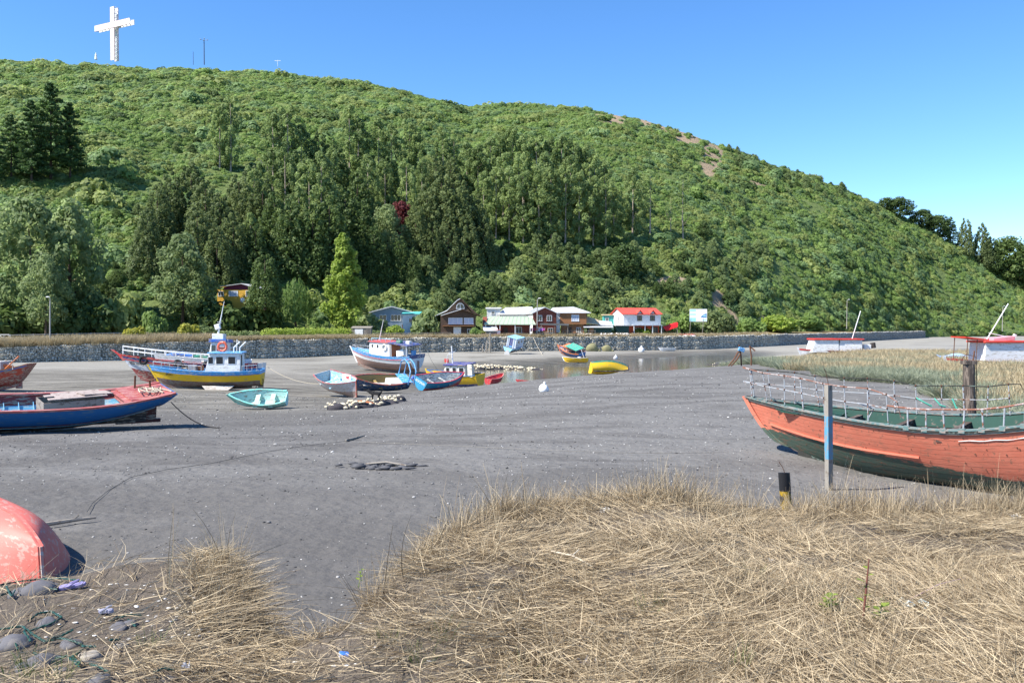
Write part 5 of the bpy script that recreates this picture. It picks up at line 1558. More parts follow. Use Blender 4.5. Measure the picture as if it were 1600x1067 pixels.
# ---- blue open boat on the left
e = thing('open_boat', 'blue open wooden boat with dull red gunwales and a grey box inside', 'boat')
h = Hull(8.6, 2.75, .80, .30, .30, .8, .72, .30, .85, .25, .45, .52, 2.2, .55)
place(e, 18, 29.0, head=218, roll=-8, trim=0, lift=.12)
h.band('bottom', bpaint('boat_black_bottom', (.055, .042, .04), .2), e, 0, .28); h.band('waterline_strake', B_DRED, e, .28, .325, .012)
h.band('topside', bpaint('boat_deep_blue', (.022, .13, .36), .16, (.08, .17, .3)), e, .325, 1.0)
SKYIN = bpaint('boat_inside_light_blue', (.16, .42, .60), .25, (.4, .5, .52))
h.band('lower_lining', SKYIN, e, .25, .62, -.055, .012, .02, .97); h.band('upper_lining', B_DRED, e, .62, .985, -.055, .012, .02, .97)
REDG = bpaint('boat_faded_red', (.34, .085, .075), .3, (.42, .2, .17))
h.rail('gunwale', REDG, e, 1.0, .17, .06, .04); h.transom('transom', bpaint('boat_deep_blue', (0, 0, 0)), e, 0, 1.0, .08, -.01)
h.deck('floor', SKYIN, e, .28, .02, .93)
for k in range(5):
    h.deck('deck_plank', REDG, e, .985, .0, .155, 4, .045, .06, .035) if k == 0 else None
dk = MB()
for k in range(8):
    a = (k - 4) * .25
    boxo('deck_plank', REDG, e, (-4.05, a + .125, h.pt(.08, 1).z + .03), (1.35, .242, .035), (0, R(3.5), 0))
boxo('deck_beam', REDG, e, (-3.36, 0, h.pt(.155, 1).z - .12), (.06, 1.9, .22))
bx = thing('fish_crate', 'grey weathered plank box with loose boards inside the blue open boat', 'crate')
GB = paint('grey_board', (.25, .215, .19), .85, .2, 5, .25, (.14, .11, .09), 7, .4)
e_m = Matrix.LocRotScale(e.location, e.rotation_euler, None)
bx.matrix_world = e_m @ Matrix.LocRotScale(Vector((-1.72, 0.02, .32)), Euler((0, R(2), R(2))), None)
for k in range(3): boxo('side_board', GB, bx, (0, -.52, .12 + k * .2), (1.85, .03, .19)); boxo('side_board', GB, bx, (0, .52, .12 + k * .2), (1.85, .03, .19)); boxo('end_board', GB, bx, (.92, 0, .12 + k * .2), (.03, 1.04, .19)); boxo('end_board', GB, bx, (-.92, 0, .12 + k * .2), (.03, 1.04, .19))
for k in range(4): boxo('lid_board', paint('grey_lid', (.36, .30, .27), .85, .15, 5, .2, (.2, .15, .13), 6, .4), bx, (-.25 + .12 * (k % 2), (k - 1.5) * .27, .70 + .004 * k), (1.5 + .3 * (k % 2), .262, .028))
boxo('lid_board', paint('grey_lid', (0, 0, 0)), bx, (-.75, .05, .735), (.95, .7, .025), (R(3), R(-3), R(6)))
boxo('thwart', REDG, e, (.55, 0, .60), (.3, 2.12, .06)); boxo('thwart_paint', SKYIN, e, (.55, .35, .635), (.305, 1.2, .012)); boxo('thwart_knee', REDG, e, (.55, -1.05, .74), (.1, .14, .3)); boxo('thwart_knee', REDG, e, (.55, 1.05, .74), (.1, .14, .3))
for k in range(14):
    for sd in (-1, 1):
        t = .2 + k * .052
        pts = [h.pt(t, v, sd, -.09) for v in (.3, .5, .75, .97)]
        tubeo('rib', SKYIN if k % 2 else SKYIN, e, pts[:3], .02, 5)
tubeo('cleat', RUST, e, [(-3.9, -.55, 1.05), (-3.9, -.55, 1.5)], .035); tubeo('cleat', RUST, e, [(-4.45, -.65, 1.05), (-4.42, -.6, 1.3), (-4.6, -.5, 1.36)], .04); tubeo('mooring_chain', RUST, e, [(-3.9, -.55, 1.1), (-4.2, -.2, 1.12), (-4.5, .1, 1.13)], .025)
rp = [(-4.0 - .35 * math.sin(k * .9) - .02 * k, .25 + .45 * math.cos(k * 1.37), 1.12 + .012 * (k % 3)) for k in range(24)]
tubeo('mooring_rope', ROPE, e, rp, .022, 5)
boxo('rudder', bpaint('boat_dark_red', (.09, .025, .022)), e, (-4.25, 0, .42), (.5, .08, .75)); boxo('skeg', bpaint('boat_black_bottom', (0, 0, 0)), e, (-3.3, 0, .18), (1.7, .12, .42)); boxo('sole_piece', bpaint('boat_dark_red', (0, 0, 0)), e, (-3.9, 0, -.02), (1.5, .1, .12))
h.keel(bpaint('boat_black_bottom', (0, 0, 0)), e, .12, .1, .15)

# ---- small turquoise dinghy tipped on its side
def dinghy(label, L, B, D, topm, inm, gun, px, Y, head, roll, trim=0, lift=.05, extra=None, tw=.7, z=None, botm=None, name='dinghy', bow=.2):
    e = thing(name, label, 'boat'); h = Hull(L, B, D, bow, .08, .35, tw, .34, .85, .18, .45, .06)
    place(e, px, Y, z, head, roll, trim, lift)
    if botm: h.band('bottom', botm, e, 0, .4, 0, .035); h.band('topside', topm, e, .4, 1.0, 0, .035)
    else: h.band('planking', topm, e, 0, 1.0, 0, .035)
    h.band('lining', inm, e, .12, .97, -.04, .01, .02, .95); h.rail('gunwale', gun, e, 1.0, .08, .05, .03); h.transom('transom', topm, e, 0, 1, .05)
    h.deck('floor', inm, e, .16, .02, .9); h.stem(gun, e, .07, .07, .06)
    for x in (-.22 * L, .08 * L): boxo('thwart', inm, e, (x, 0, D * .68), (.22, B * .9, .04))
    h.keel(botm or topm, e, .06, .07)
    return e, h
dinghy('pale turquoise dinghy lying tipped on its side on the mud', 2.45, 1.2, .48, B_TEAL, bpaint('pale_mint', (.42, .62, .56), .2), bpaint('mint_gunwale', (.20, .55, .48)), 409, 44.5, 182, -36, 0, .2)
# ---- white skiff, bow towards the viewer
e, h = dinghy('white and light blue skiff with red-lettered board, bow towards the water edge gravel', 5.2, 2.1, 1.0, bpaint('skiff_grey_white', (.50, .49, .50), .2, (.4, .3, .26)), B_LBLUE, bpaint('skiff_red_line', (.42, .10, .10)), 531, 66, -52, 14, -8, .32, botm=bpaint('skiff_pink_grey', (.36, .25, .22), .3), bow=.45)
h.deck('foredeck', B_LBLUE, e, .97, .62, .97); sg = boxo('name_board', B_WHITE, e, (1.0, .25, 1.32), (.9, .05, .42), (R(-20), 0, R(15))); boxo('red_lettering', bpaint('lettering_red', (.6, .06, .06), .3, (.7, .68, .66)), sg, (1.0, .215, 1.33), (.62, .02, .22), (R(-20), 0, R(15)))
tubeo('stem_iron', RUST, e, [h.pt(1, .0) + Vector((.1, 0, 0)), h.pt(1, .5) + Vector((.1, 0, 0)), h.pt(1, 1) + Vector((.1, 0, .15))], .04)
# ---- navy blue open boat with pipe arch
e, h = dinghy('navy blue open boat with a light blue pipe arch at the stern beside the water', 4.6, 2.0, .9, bpaint('open_boat_navy', (.025, .075, .18), .2), paint('ochre_wood_inside', (.36, .25, .09), .8, .2), bpaint('open_boat_red_edge', (.42, .09, .06)), 593, 73, 212, -24, 0, .27, name='open_boat', bow=.4)
for s in (-1, 1):
    tubeo('arch_pipe', B_SKY, e, [(-2.2 + .25 * s, -1.0, .9), (-2.2 + .25 * s, -.95, 2.1), (-2.2 + .25 * s, -.4, 2.55), (-2.2 + .25 * s, .4, 2.5), (-2.2 + .25 * s, .95, 2.1), (-2.2 + .25 * s, 1.0, .9)], .05)
boxo('stern_deck', B_SKY, e, (-2.0, 0, 1.0), (.9, 1.6, .05)); boxo('hatch', B_WHITE, e, (-1.1, .1, .62), (1.1, 1.1, .5), None, .03); boxo('plank', bpaint('pale_plank', (.55, .51, .45)), e, (.6, .35, .72), (2.4, .5, .05), (0, R(-5), R(5)))
# ---- blue transom boat and its yellow cabin neighbour
e = thing('fishing_boat', 'small yellow boat with white cabin, arched windows and mast at the water edge', 'boat')
h = Hull(5.6, 2.2, 1.15, .35, .1, .5, .8, .36, .9, .25, .42, .08); place(e, 712, 86, head=150, roll=-6, lift=.12, z=.12)
h.band('bottom', B_NAVY, e, 0, .3); h.band('topside', B_YEL, e, .3, 1.0); h.rail('gunwale', B_BLUE, e, 1.0, .1, .06); h.transom('transom', B_YEL, e); h.stem(B_YEL, e); h.deck('deck', B_DECK, e, .85)
cabin(e, -1.7, 1.0, 1.7, 1.55, 1.0, 2.15, bpaint('cream_cabin', (.66, .62, .52), .2), bpaint('boat_indigo', (.05, .06, .24)), 1, .5, ((-1.3, .5, .5, 1.7), (-.5, .4, .5, 1.7), (.25, .35, .45, 1.7)), 2)
tubeo('mast', FRAMEW, e, [(.2, 0, 2.2), (.2, 0, 3.9)], .06); tubeo('crossarm', FRAMEW, e, [(.2, -.5, 3.3), (.2, .5, 3.3)], .04); boxo('flag', B_RED, e, (.75, .2, 2.5), (.5, .03, .35)); boxo('stern_frame', bpaint('cream_cabin', (0, 0, 0)), e, (-2.3, .9, 1.7), (.5, .08, 1.2)); tubeo('davit', FRAMEW, e, [(.7, .3, 2.2), (.5, .3, 3.1), (-.1, .3, 3.2)], .03)
e, h = dinghy('blue boat with red gunwale and white lettering on its transom beside the yellow cabin boat', 4.5, 2.1, 1.0, bpaint('transom_boat_blue', (.03, .24, .42), .2, (.1, .3, .4)), bpaint('pale_inside', (.50, .52, .50), .3, (.2, .2, .19)), bpaint('pinkish_red_gunwale', (.60, .06, .09), .1), 686, 79, 44, 20, 3, .27, tw=.86, z=.32, botm=bpaint('transom_boat_red', (.55, .05, .05)), name='open_boat')
lettering('ADONAI', .34, paint('lettering_white', (.75, .78, .80)), e, (h.pt(0, .72).x - .06, 0, h.pt(0, .72).z), (R(90), 0, R(-90)))
# ---- small red dinghies
dinghy('small red dinghy behind the gravel ridge at the water edge', 2.9, 1.35, .62, bpaint('dinghy_red', (.55, .05, .06), .2), bpaint('dinghy_red', (0, 0, 0)), bpaint('dinghy_pale_red', (.62, .22, .2)), 773, 92, 62, 4, 5, .12, z=.0)
dinghy('half sunk red dinghy of which only the rim shows, right of the small red one', 3.2, 1.2, .5, bpaint('dinghy_red', (0, 0, 0)), bpaint('dinghy_red', (0, 0, 0)), bpaint('dinghy_red', (0, 0, 0)), 835, 95, 170, 0, 0, 0, z=-.42)
# ---- yellow boat lying on its side
e = thing('capsized_boat', 'yellow boat with dark keel band and green side lying over behind the gravel ridge', 'boat'); h = Hull(4.9, 1.9, .9, .3, .1, .4, .8, .36, .9, .2, .42, .05)
place(e, 955, 110, -.1, 20, -65, 0, .55)
h.band('planking', B_YEL, e, 0, .8); h.band('sheer_strake', B_GREEN, e, .8, 1.0, .02); h.rail('gunwale', bpaint('tar_black_edge', (.04, .035, .03)), e, 1.0, .1, .07); h.transom('transom', B_YEL, e); h.stem(DARKIN, e); h.keel(bpaint('tar_black_edge', (0, 0, 0)), e, .1, .14); h.deck('floor', DARKIN, e, .3)
# ---- white and blue boat propped on the flat
e = thing('fishing_boat', 'white and blue fishing boat with open stern cabin and big rudder by the wall', 'boat')
h = Hull(10.2, 3.5, 1.9, .55, .25, 1.1, .86, .34, .95, .5, .42, .32); place(e, 604, 115, head=146, roll=-4, trim=2.5, lift=.32, z=.12)
h.band('bottom', bpaint('boat_pink_brown_bottom', (.33, .20, .16), .3, (.22, .16, .13), .7), e, 0, .5); h.band('topside', B_WHITE, e, .5, .76); h.band('bulwark', B_SKY, e, .76, 1.0, .02); h.rail('rub_rail', B_RED, e, .755, .07, .07, .06)
h.transom('transom', B_WHITE, e, 0, .76); h.transom('transom_bulwark', B_NAVY, e, .76, 1.0, .08, .02); h.stem(B_WHITE, e, .12, .14); h.keel(B_BOTTOM, e, .2, .3, .06); h.deck('deck', B_DECK, e, .78)
cabin(e, -1.5, 2.0, 2.2, 2.1, 1.5, 3.5, B_WHITE, bpaint('roof_red_edge', (.55, .06, .07)), 1, .1, ((1.4, .25, .4, 3.0), (.5, .25, .4, 3.0)), 2)
torus('life_ring', B_WHITE, e, (-.7, 1.16, 2.9), .36, .09, 'y'); torus('life_ring', B_WHITE, e, (-.7, -1.16, 2.9), .36, .09, 'y')
m = MB(); m.slab([(-1.6, 1.5, 3.52), (-4.7, 1.45, 3.25), (-4.7, -1.45, 3.25), (-1.6, -1.5, 3.52)], (0, 0, .1)); m.build('awning_roof', B_NAVY, e)
for x, y in ((-4.5, 1.3), (-4.5, -1.3), (-2.0, 1.35), (-2.0, -1.35)): tubeo('awning_post', FRAMEW, e, [(x, y, 1.7), (x, y, 3.4)], .05)
boxo('cabin_back', B_ORNG, e, (-1.55, 0, 2.5), (.06, 1.9, 1.8)); boxo('ice_box', B_WHITE, e, (-3.1, .5, 2.25), (1.2, .9, .8), (R(10), R(12), 0), .05); m = MB(); m.tube([(-4.2, -.4, 1.7), (-4.2, -.4, 2.6)], .33, 12); m.build('barrel', B_SKY, e, True)
boxo('roof_crate', B_GREEN, e, (-2.6, .4, 3.7), (.7, .5, .3), None, .03); boxo('roof_crate', B_WHITE, e, (-3.6, -.2, 3.6), (.6, .5, .35), None, .03)
for k in range(5): tubeo('roof_rail', B_LBLUE, e, [(1.6 - .8 * k, 1.0, 3.6), (1.6 - .8 * k, 1.0, 4.0)], .03)
tubeo('roof_rail', B_LBLUE, e, [(1.6, 1.0, 4.0), (-1.6, 1.0, 4.0)], .03); tubeo('mast', FRAMEW, e, [(1.2, 0, 3.6), (.4, 0, 6.3)], [.06, .03])
boxo('rudder', bpaint('boat_pink_brown_bottom', (0, 0, 0)), e, (-5.0, 0, .65), (.85, .1, 1.5)); boxo('skeg', bpaint('boat_pink_brown_bottom', (0, 0, 0)), e, (-3.7, 0, .35), (1.2, .14, 1.2)); torus('propeller', RUST, e, (-4.3, 0, .4), .25, .06, 'x'); stanchion_rail(e, h, .72, .97, 4, .35)
lettering('LPO 27', .4, B_WHITE, e, (h.pt(0, .88).x - .12, -.6, h.pt(0, .88).z), (R(90), 0, R(-90)))
# ---- tilted small blue cabin boat by the wall
e = thing('fishing_boat', 'small tilted blue and white cabin boat propped beside the wall', 'boat')
h = Hull(5.6, 2.4, .9, .3, .1, .5, .85, .34, .9, .25, .42, .1); place(e, 803, 174, head=62, roll=14, trim=5, lift=.55)
h.band('bottom', B_BOTTOM, e, 0, .55); h.band('topside', B_LBLUE, e, .55, 1.0); h.rail('gunwale', bpaint('boat_periwinkle', (.20, .27, .50)), e, 1.0, .1, .07); h.transom('transom', B_LBLUE, e); h.stem(B_LBLUE, e); h.keel(B_BOTTOM, e); h.deck('deck', B_DECK, e, .8)
cabin(e, -1.6, 1.6, 2.0, 1.9, .8, 2.75, bpaint('cabin_pale_blue', (.46, .55, .66), .2), B_LBLUE, 1, .2, ((.6, .5, .5, 2.1), (-.6, .5, .5, 2.1)), 2)
boxo('cabin_door', B_NAVY, e, (-1.63, .15, 1.85), (.05, .7, 1.5)); boxo('cabin_door_sill', B_SKY, e, (-1.66, .15, 1.05), (.06, .8, .2))
for y in (-.95, .95, .55, -.4): tubeo('cabin_post', FRAMEW, e, [(-1.75, y, .9), (-1.75, y, 2.75)], .05)
tubeo('prop_pole', GREYW, e, [(-1.8, -.9, .9), (-2.4, -3.2, -.6)], .06); stanchion_rail(e, h, .1, .4, 3, .8, (-1,), mid=True)
e = thing('concrete_block', 'pale concrete mooring block left of the tilted blue cabin boat', 'block', GP(792, 170)); m = MB(); m.box((0, 0, .2), (1.1, .9, .5), None, .8); m.build('base', paint('pale_concrete', (.5, .48, .45), .9), e, False, .03); m = MB(); m.box((.1, 0, .62), (.6, .5, .4), None, .8); m.build('top', paint('pale_concrete', (0, 0, 0)), e, False, .03)
# ---- blue and orange boat beside the wall with a green cover
e = thing('fishing_boat', 'blue and orange boat with a green cover leaning over on the far mud', 'boat')
h = Hull(5.6, 2.1, .95, .35, .15, .5, .75, .36, .9, .25, .42, .1); place(e, 893, 150, head=128, roll=-16, trim=9, lift=.7, z=.1)
h.band('bottom', B_DRED, e, 0, .35); h.band('topside', B_BLUE, e, .35, .88); h.band('sheer_strake', B_ORNG, e, .88, 1.0, .02); h.transom('transom', B_BLUE, e); h.stem(B_ORNG, e); h.keel(B_DRED, e); h.deck('deck', B_DECK, e, .75); h.rail('gunwale', B_ORNG, e, 1, .1, .06)
cabin(e, -.2, 1.4, 1.5, 1.4, .8, 1.7, bpaint('cabin_salmon', (.60, .28, .24), .3), B_ORNG, 1, .2, ((.6, .4, .35, 1.35),), 2)
m = MB(); m.slab([(-2.4, .9, 1.6), (.2, .95, 2.0), (.2, -.9, 2.0), (-2.4, -.9, 1.6)], (0, 0, .06)); m.build('cover', bpaint('green_canvas', (.05, .36, .26), .2), e)
for x in (-2.2, 0): 
    for y in (-.8, .8): tubeo('cover_post', B_ORNG, e, [(x, y, .8), (x, y, 1.8 + x * .1)], .04)
e, h = dinghy('small yellow dinghy full of gear in front of the leaning blue and orange boat', 3.8, 1.5, .6, B_YEL, B_DECK, FRAMEW, 900, 143, 165, 4, 0, .06, z=.05)
torus('tyre', FRAMEW, e, (-.6, 0, .75), .3, .08, 'z'); boxo('gear_box', DARKIN, e, (-1.2, 0, .7), (.7, .6, .5)); tubeo('oar', FRAMEW, e, [(-1.4, .4, .6), (-.9, .5, 2.0)], .04)
# ---- white rowing boat, red and white boats on the terrace
dinghy('small white rowing boat on the sand at the foot of the wall', 3.4, 1.3, .55, B_WHITE, B_GREY, B_WHITE, 1043, 199, 190, 6, 0, .04)
e = thing('stored_boat', 'white boat with red gunwale and red-topped white cabin stored on the wall top', 'boat'); h = Hull(5.8, 2.0, .55, .15, .05, .5, .7, .34, .9, .15); p = terr(775, .12); e.location = p; e.rotation_euler = (0, 0, R(178))
h.band('planking', B_WHITE, e, 0, .9); h.band('sheer_strake', B_RED, e, .9, 1.15, .03); h.transom('transom', B_WHITE, e); h.stem(B_WHITE, e); h.deck('deck', B_RED, e, .95); cabin(e, -.9, .9, 1.3, 1.25, .5, 1.45, B_WHITE, B_RED, 1, .2, (), 0); tubeo('mast', FRAMEW, e, [(0, 0, 1.5), (0, 0, 3.2)], .05)
e = thing('stored_boat', 'upturned white boat with a bright red stripe on the wall top below the billboard', 'boat'); h = Hull(3.9, 1.4, .5, .1, .05, .3, .7, .36, .9, .1); e.location = terr(1074, .04) + Vector((0, 0, .5)); e.rotation_euler = (R(180), 0, R(4))
h.band('planking', B_WHITE, e, .3, 1.0); h.band('bottom', B_RED, e, 0, .3, .02); h.transom('transom', B_WHITE, e); h.keel(B_RED, e, .08, .08)
# ---- cabins of boats lying behind the shore grass
def grass_cabin(label, px, Y, specs, head, roll, mastx, awn=False):
    e = thing('fishing_boat', label, 'boat'); p = GP(px, Y); e.location = p - Vector((0, 0, .75)); e.rotation_euler = (0, R(roll), R(head))
    L = specs['L']; h = Hull(L, 2.6, 1.15, .3, .1, .5, .8, .36, .9, .2, .42, .06)
    h.band('planking', B_WHITE, e, 0, .85); h.band('sheer_strake', B_RED, e, .85, 1.0, .02); h.transom('transom', B_WHITE, e); h.stem(B_WHITE, e); h.deck('deck', B_DECK, e, .85)
    return e, h
e, h = grass_cabin('long low white cabin boat with red roof line behind the shore grass', 1310, 104, {'L': 8.4}, 182, 0, 0)
RROOF = bpaint('vivid_red_roof', (.66, .055, .035), .06, (.55, .2, .15))
cabin(e, -2.4, .4, 2.0, 1.9, 1.0, 2.45, B_WHITE, RROOF, 1, .25, (), 0, rth=.14); cabin(e, .35, 3.5, 2.1, 2.0, 1.0, 2.45, B_WHITE, RROOF, 1, .4, (), 0, rth=.16)
tubeo('mast', FRAMEW, e, [(-1.6, 0, 2.5), (-2.6, 0, 5.8)], .05); boxo('gear_box', FRAMEW, e, (-3.2, .3, 1.6), (.8, .7, .6), None, .03); m = MB(); m.tube([(-4.0, .3, 1.5), (-3.9, .3, 2.1)], .3, 10); m.build('bucket', DARKIN, e)
e, h = grass_cabin('white cabin boat with red roof, awning and slanting mast at the right edge', 1552, 66, {'L': 6.5}, 186, 0, 0)
cabin(e, -1.95, 1.35, 2.0, 1.9, .9, 2.55, B_WHITE, RROOF, 1, .15, (), 0, rth=.14)
m = MB(); m.slab([(1.0, 1.0, 2.72), (2.75, .9, 2.92), (2.75, -.9, 2.92), (1.0, -1.0, 2.72)], (0, 0, .08)); m.build('awning_roof', RROOF, e)
for x, y in ((2.6, .8), (1.9, .85), (2.6, -.8)): tubeo('awning_post', RUST, e, [(x, y, 1.2), (x - .1, y, 2.9)], .03)
boxo('roof_hatch', bpaint('pale_pink_hatch', (.62, .30, .33), .1), e, (-.5, 0, 2.8), (1.7, 1.1, .3), (0, R(6), 0), .04); tubeo('mast', FRAMEW, e, [(.55, 0, 2.7), (-1.15, 0, 5.4)], .04); tubeo('boom', FRAMEW, e, [(.4, .1, 3.25), (-1.6, .1, 2.85)], .03); boxo('floodlight', FRAMEW, e, (-1.6, .1, 3.0), (.16, .2, .32), (0, R(-15), 0)); boxo('gear_box', B_LBLUE, e, (-2.7, 0, 2.0), (.8, 1.0, .8), None, .04); tubeo('side_rail', B_RED, e, [(-2.0, .9, 1.9), (-3.2, .9, 1.7)], .05)

# ------------------------------------------------------------------ orange boat on the right
def orange_paint():
    t = NT('flaking_orange_over_green')
    sep = t.n('ShaderNodeSeparateXYZ'); t.l(t.co, sep.inputs[0])
    n1 = t.noise(1.6, 6, .65); n2 = t.noise(6, 6, .7, t.mapping((.6, 2, 2.2))); n3 = t.noise(22, 4, .65)
    org = t.mix(n1, (.50, .118, .068), (.66, .228, .145))
    org = t.mix(t.ramp(n2, .50, .70), org, (.40, .15, .095))
    org = t.mix(t.math('MULTIPLY', t.ramp(t.noise(9, 5, .7, t.mapping((1.2, 1, .35))), .60, .66), .7), org, (.17, .12, .08))
    grn = t.mix(n1, (.035, .065, .05), (.085, .115, .085)); grn = t.mix(t.ramp(n2, .5, .62), grn, (.12, .085, .06))
    # painted waterline: lower towards the stern, worn ragged
    line = t.math('ADD', t.math('ADD', t.math('SUBTRACT', sep.outputs['Z'], .12), t.math('MULTIPLY', sep.outputs['X'], -.085)), t.math('MULTIPLY', t.math('SUBTRACT', n2, .5), .30))
    f = t.ramp(line, .40, .44)
    c = t.mix(f, grn, org)
    return t.set(c, t.ramp(n3, .3, .7, .5, .8), t.bump(n3, .3, .012, t.bump(n2, .3, .02)), .3)
M_OB = orange_paint()
TAR = paint('tarred_rubbing_strake', (.035, .035, .03), .85, .3, 4, .15, (.1, .13, .11), 5, .4)
CAP = paint('flaking_blue_green_cap', (.11, .19, .185), .75, .25, 5, .35, (.26, .23, .2), 7, .4, stretch=(1, 3, 3))
GRN = paint('green_deck_paint', (.018, .062, .046), .7, .25, 4, .08, (.13, .11, .09), 6, .3)
PIPE = paint('grey_white_rail_pipe', (.34, .36, .38), .55, .12, 6, .22, (.20, .09, .05), 9, .2, .4)
RPIPE = paint('rusty_rail_pipe', (.23, .10, .065), .8, .25, 6, .3, (.38, .33, .31), 8, .3)
ob = thing('wooden_boat', 'large orange wooden boat hull with green bottom and bent pipe rails, beached on the right', 'boat')
H = Hull(9.2, 2.75, 1.50, .33, 1.5, 1.25, .8, .30, .80, .55, .40, .0, 2.1); H.s0 = .60; H.rv = .55
ob.location = (11.0, 21.3, 2.40)
ob.rotation_euler = (Matrix.Rotation(R(138), 3, 'Z') @ Matrix.Rotation(R(-3.5), 3, 'X')).to_euler()
edges = [0, .10, .19, .275, .36, .445, .53, .61, .69, .77, .85, .925, 1.0]
for sd in (1, -1):
    for k in range(len(edges) - 1):
        g = .0018
        H.band('plank', M_OB, ob, edges[k] + g, edges[k + 1] - g, random.uniform(-.002, .002), .035, 0, .995, 34, 3, (sd,))
H.band('inner_lining', DARKIN, ob, .02, .97, -.045, .015, 0, .97)
H.band('bulwark_lining', GRN, ob, .80, .985, -.065, .012, .02, .93)
H.rail('rubbing_strake', TAR, ob, .965, .07, .085, .05); H.rail('cap_rail', CAP, ob, 1.0, .15, .035, .045); H.rail('sheer_fillet', CAP, ob, .945, .05, .03, .04)
H.rail('bilge_strake', M_OB, ob, .505, .06, .05, .05, .60, .97, 16, (1, -1))
H.stem(M_OB, ob, .12, .08, .02); H.keel(TAR, ob, .18, .22, .02, .97); H.transom('transom', M_OB, ob, 0, 1)
H.deck('hold_floor', DARKIN, ob, .45)
for k in range(7):      # foredeck planks, the aft ones gone
    a = -.54 + k * .155
    t0 = .80 + (.03 if k in (2, 5) else 0); 
    z = H.pt(.84, .93).z
    L_ = 1.9 - abs(a) * 1.3
    boxo('deck_plank', GRN, ob, (3.55 + L_ / 2 - .35, a + .077, z + .02 + random.uniform(-.01, .012)), (L_, .148, .03), (0, R(-4.5), R(random.uniform(-1, 1))))
for x in (2.9, 1.7, .4, -.9):
    t = x / H.L + .5; w = H.pt(t, .93).y * 2
    boxo('deck_beam', paint('dark_old_timber', (.075, .055, .045), .9, .3, 5, .2, (.17, .15, .13), 6, .5), ob, (x, 0, H.pt(t, .86).z), (.13, w - .1, .13))
boxo('loose_board', GREYW, ob, (2.1, .25, 1.33), (1.7, .22, .03), (R(4), R(-5), R(14))); boxo('loose_board', DARKIN, ob, (1.2, -.35, 1.22), (1.6, .3, .03), (0, R(2), R(-9))); boxo('hatch_coaming', MAROON, ob, (.3, .75, 1.0), (1.6, .06, .3))
boxo('fore_foot', paint('dark_old_timber', (0, 0, 0)), ob, (3.1, 0, -.05), (.22, .2, .5))
# white caulk lines, rust spots
def on_side(t, v, out): return H.pt(t, v, 1, out)
tubeo('caulk_line', FRAMEW, ob, [on_side(.34 + .012 * i, .85 + .006 * math.sin(i * 1.3), .012) for i in range(14)], [.004 + .006 * random.random() for _ in range(14)], 5)
tubeo('caulk_line', FRAMEW, ob, [on_side(.24 + .01 * i, .69, .012) for i in range(5)], .005, 5)
m = MB()
for k in range(70):
    t = random.uniform(.2, .92); v = random.choice(edges[4:-1]) - .04 + random.uniform(-.02, .02)
    m.ball(on_side(t, v, .004), random.uniform(.008, .017), 6, 4)
m.build('nail_heads', RUST, ob)['kind'] = 'stuff'
# rails
def pipe(pts, mat=PIPE, r=.02, name='rail_pipe'): tubeo(name, mat, ob, pts, r, 7)
ts = [.985, .95, .905, .86, .81, .76, .71, .665]
def top(t, sd, hgt, ins=.10): 
    q = H.pt(t, 1.0, sd, -ins); q.y = sd * max(abs(q.y), .06) * (1 if q.y * sd > 0 else 1)
    return q + Vector((.12 * (hgt / .8) * (t - .5) + .05 * hgt * math.sin(t * 61), .05 * hgt * math.sin(t * 47 + sd), .04 + hgt + .03 * hgt * math.sin(t * 37 + sd)))
for sd in (1, -1):
    tt = ts if sd == 1 else ts + [.61, .555, .50, .445]
    for i, t in enumerate(tt):
        hh = .78 if t > .7 else .70
        pipe([top(t, sd, -.05), top(t, sd, hh)], PIPE, .0125 if i % 3 else .018, 'stanchion')
        boxo('stanchion_foot', CAP, ob, top(t, sd, -.02, .02), (.10, .08, .07))
        torus('pipe_joint', RUST, ob, top(t, sd, hh), .022, .014, 'x', 8, 5); torus('pipe_joint', RUST, ob, top(t, sd, hh * .52), .022, .014, 'x', 8, 5)
    pipe([top(t, sd, .78 if t > .7 else .70) for t in tt] + ([top(.64, sd, .55), top(.635, sd, .2)] if sd == 1 else [top(.42, sd, .66), top(.41, sd, .4), top(.41, sd, 0)]), RPIPE if sd == 1 else TAR, .015)
    pipe([top(t, sd, .40 if t > .7 else .36) for t in tt], PIPE, .0115)
pipe([top(.985, 1, .78), top(1.0, 1, .80, .12), top(.985, -1, .78)], RPIPE, .024); pipe([top(.985, 1, .40), top(1.0, 1, .41, .12), top(.985, -1, .40)], PIPE, .02)
aft = [.62, .575, .53, .485, .44, .395, .35, .305, .26, .21, .16]
for sd in (1, -1):
    if sd == -1: aft2 = aft[5:]
    else: aft2 = aft
    for t in aft2:
        pipe([top(t, sd, -.05), top(t, sd, .42)], PIPE, .020, 'stanchion'); boxo('stanchion_foot', CAP, ob, top(t, sd, -.03, .0), (.13, .10, .1))
    pipe([top(t, sd, .43) for t in ([.665] + aft2 if sd == 1 else aft2)], RPIPE, .024)
pipe([top(.73, 1, .40), top(.70, 1, .3, .2), top(.715, 1, .05, .3)], PIPE, .018)
for k in range(3): tubeo('net_scrap', paint('green_net_scrap', (.05, .30, .22)), ob, [top(.665 - .04 * k, -1, .38), top(.65 - .04 * k, -1, .32 - .1 * k, .2), top(.63 - .03 * k, -1, .18, .15)], .022, 5)

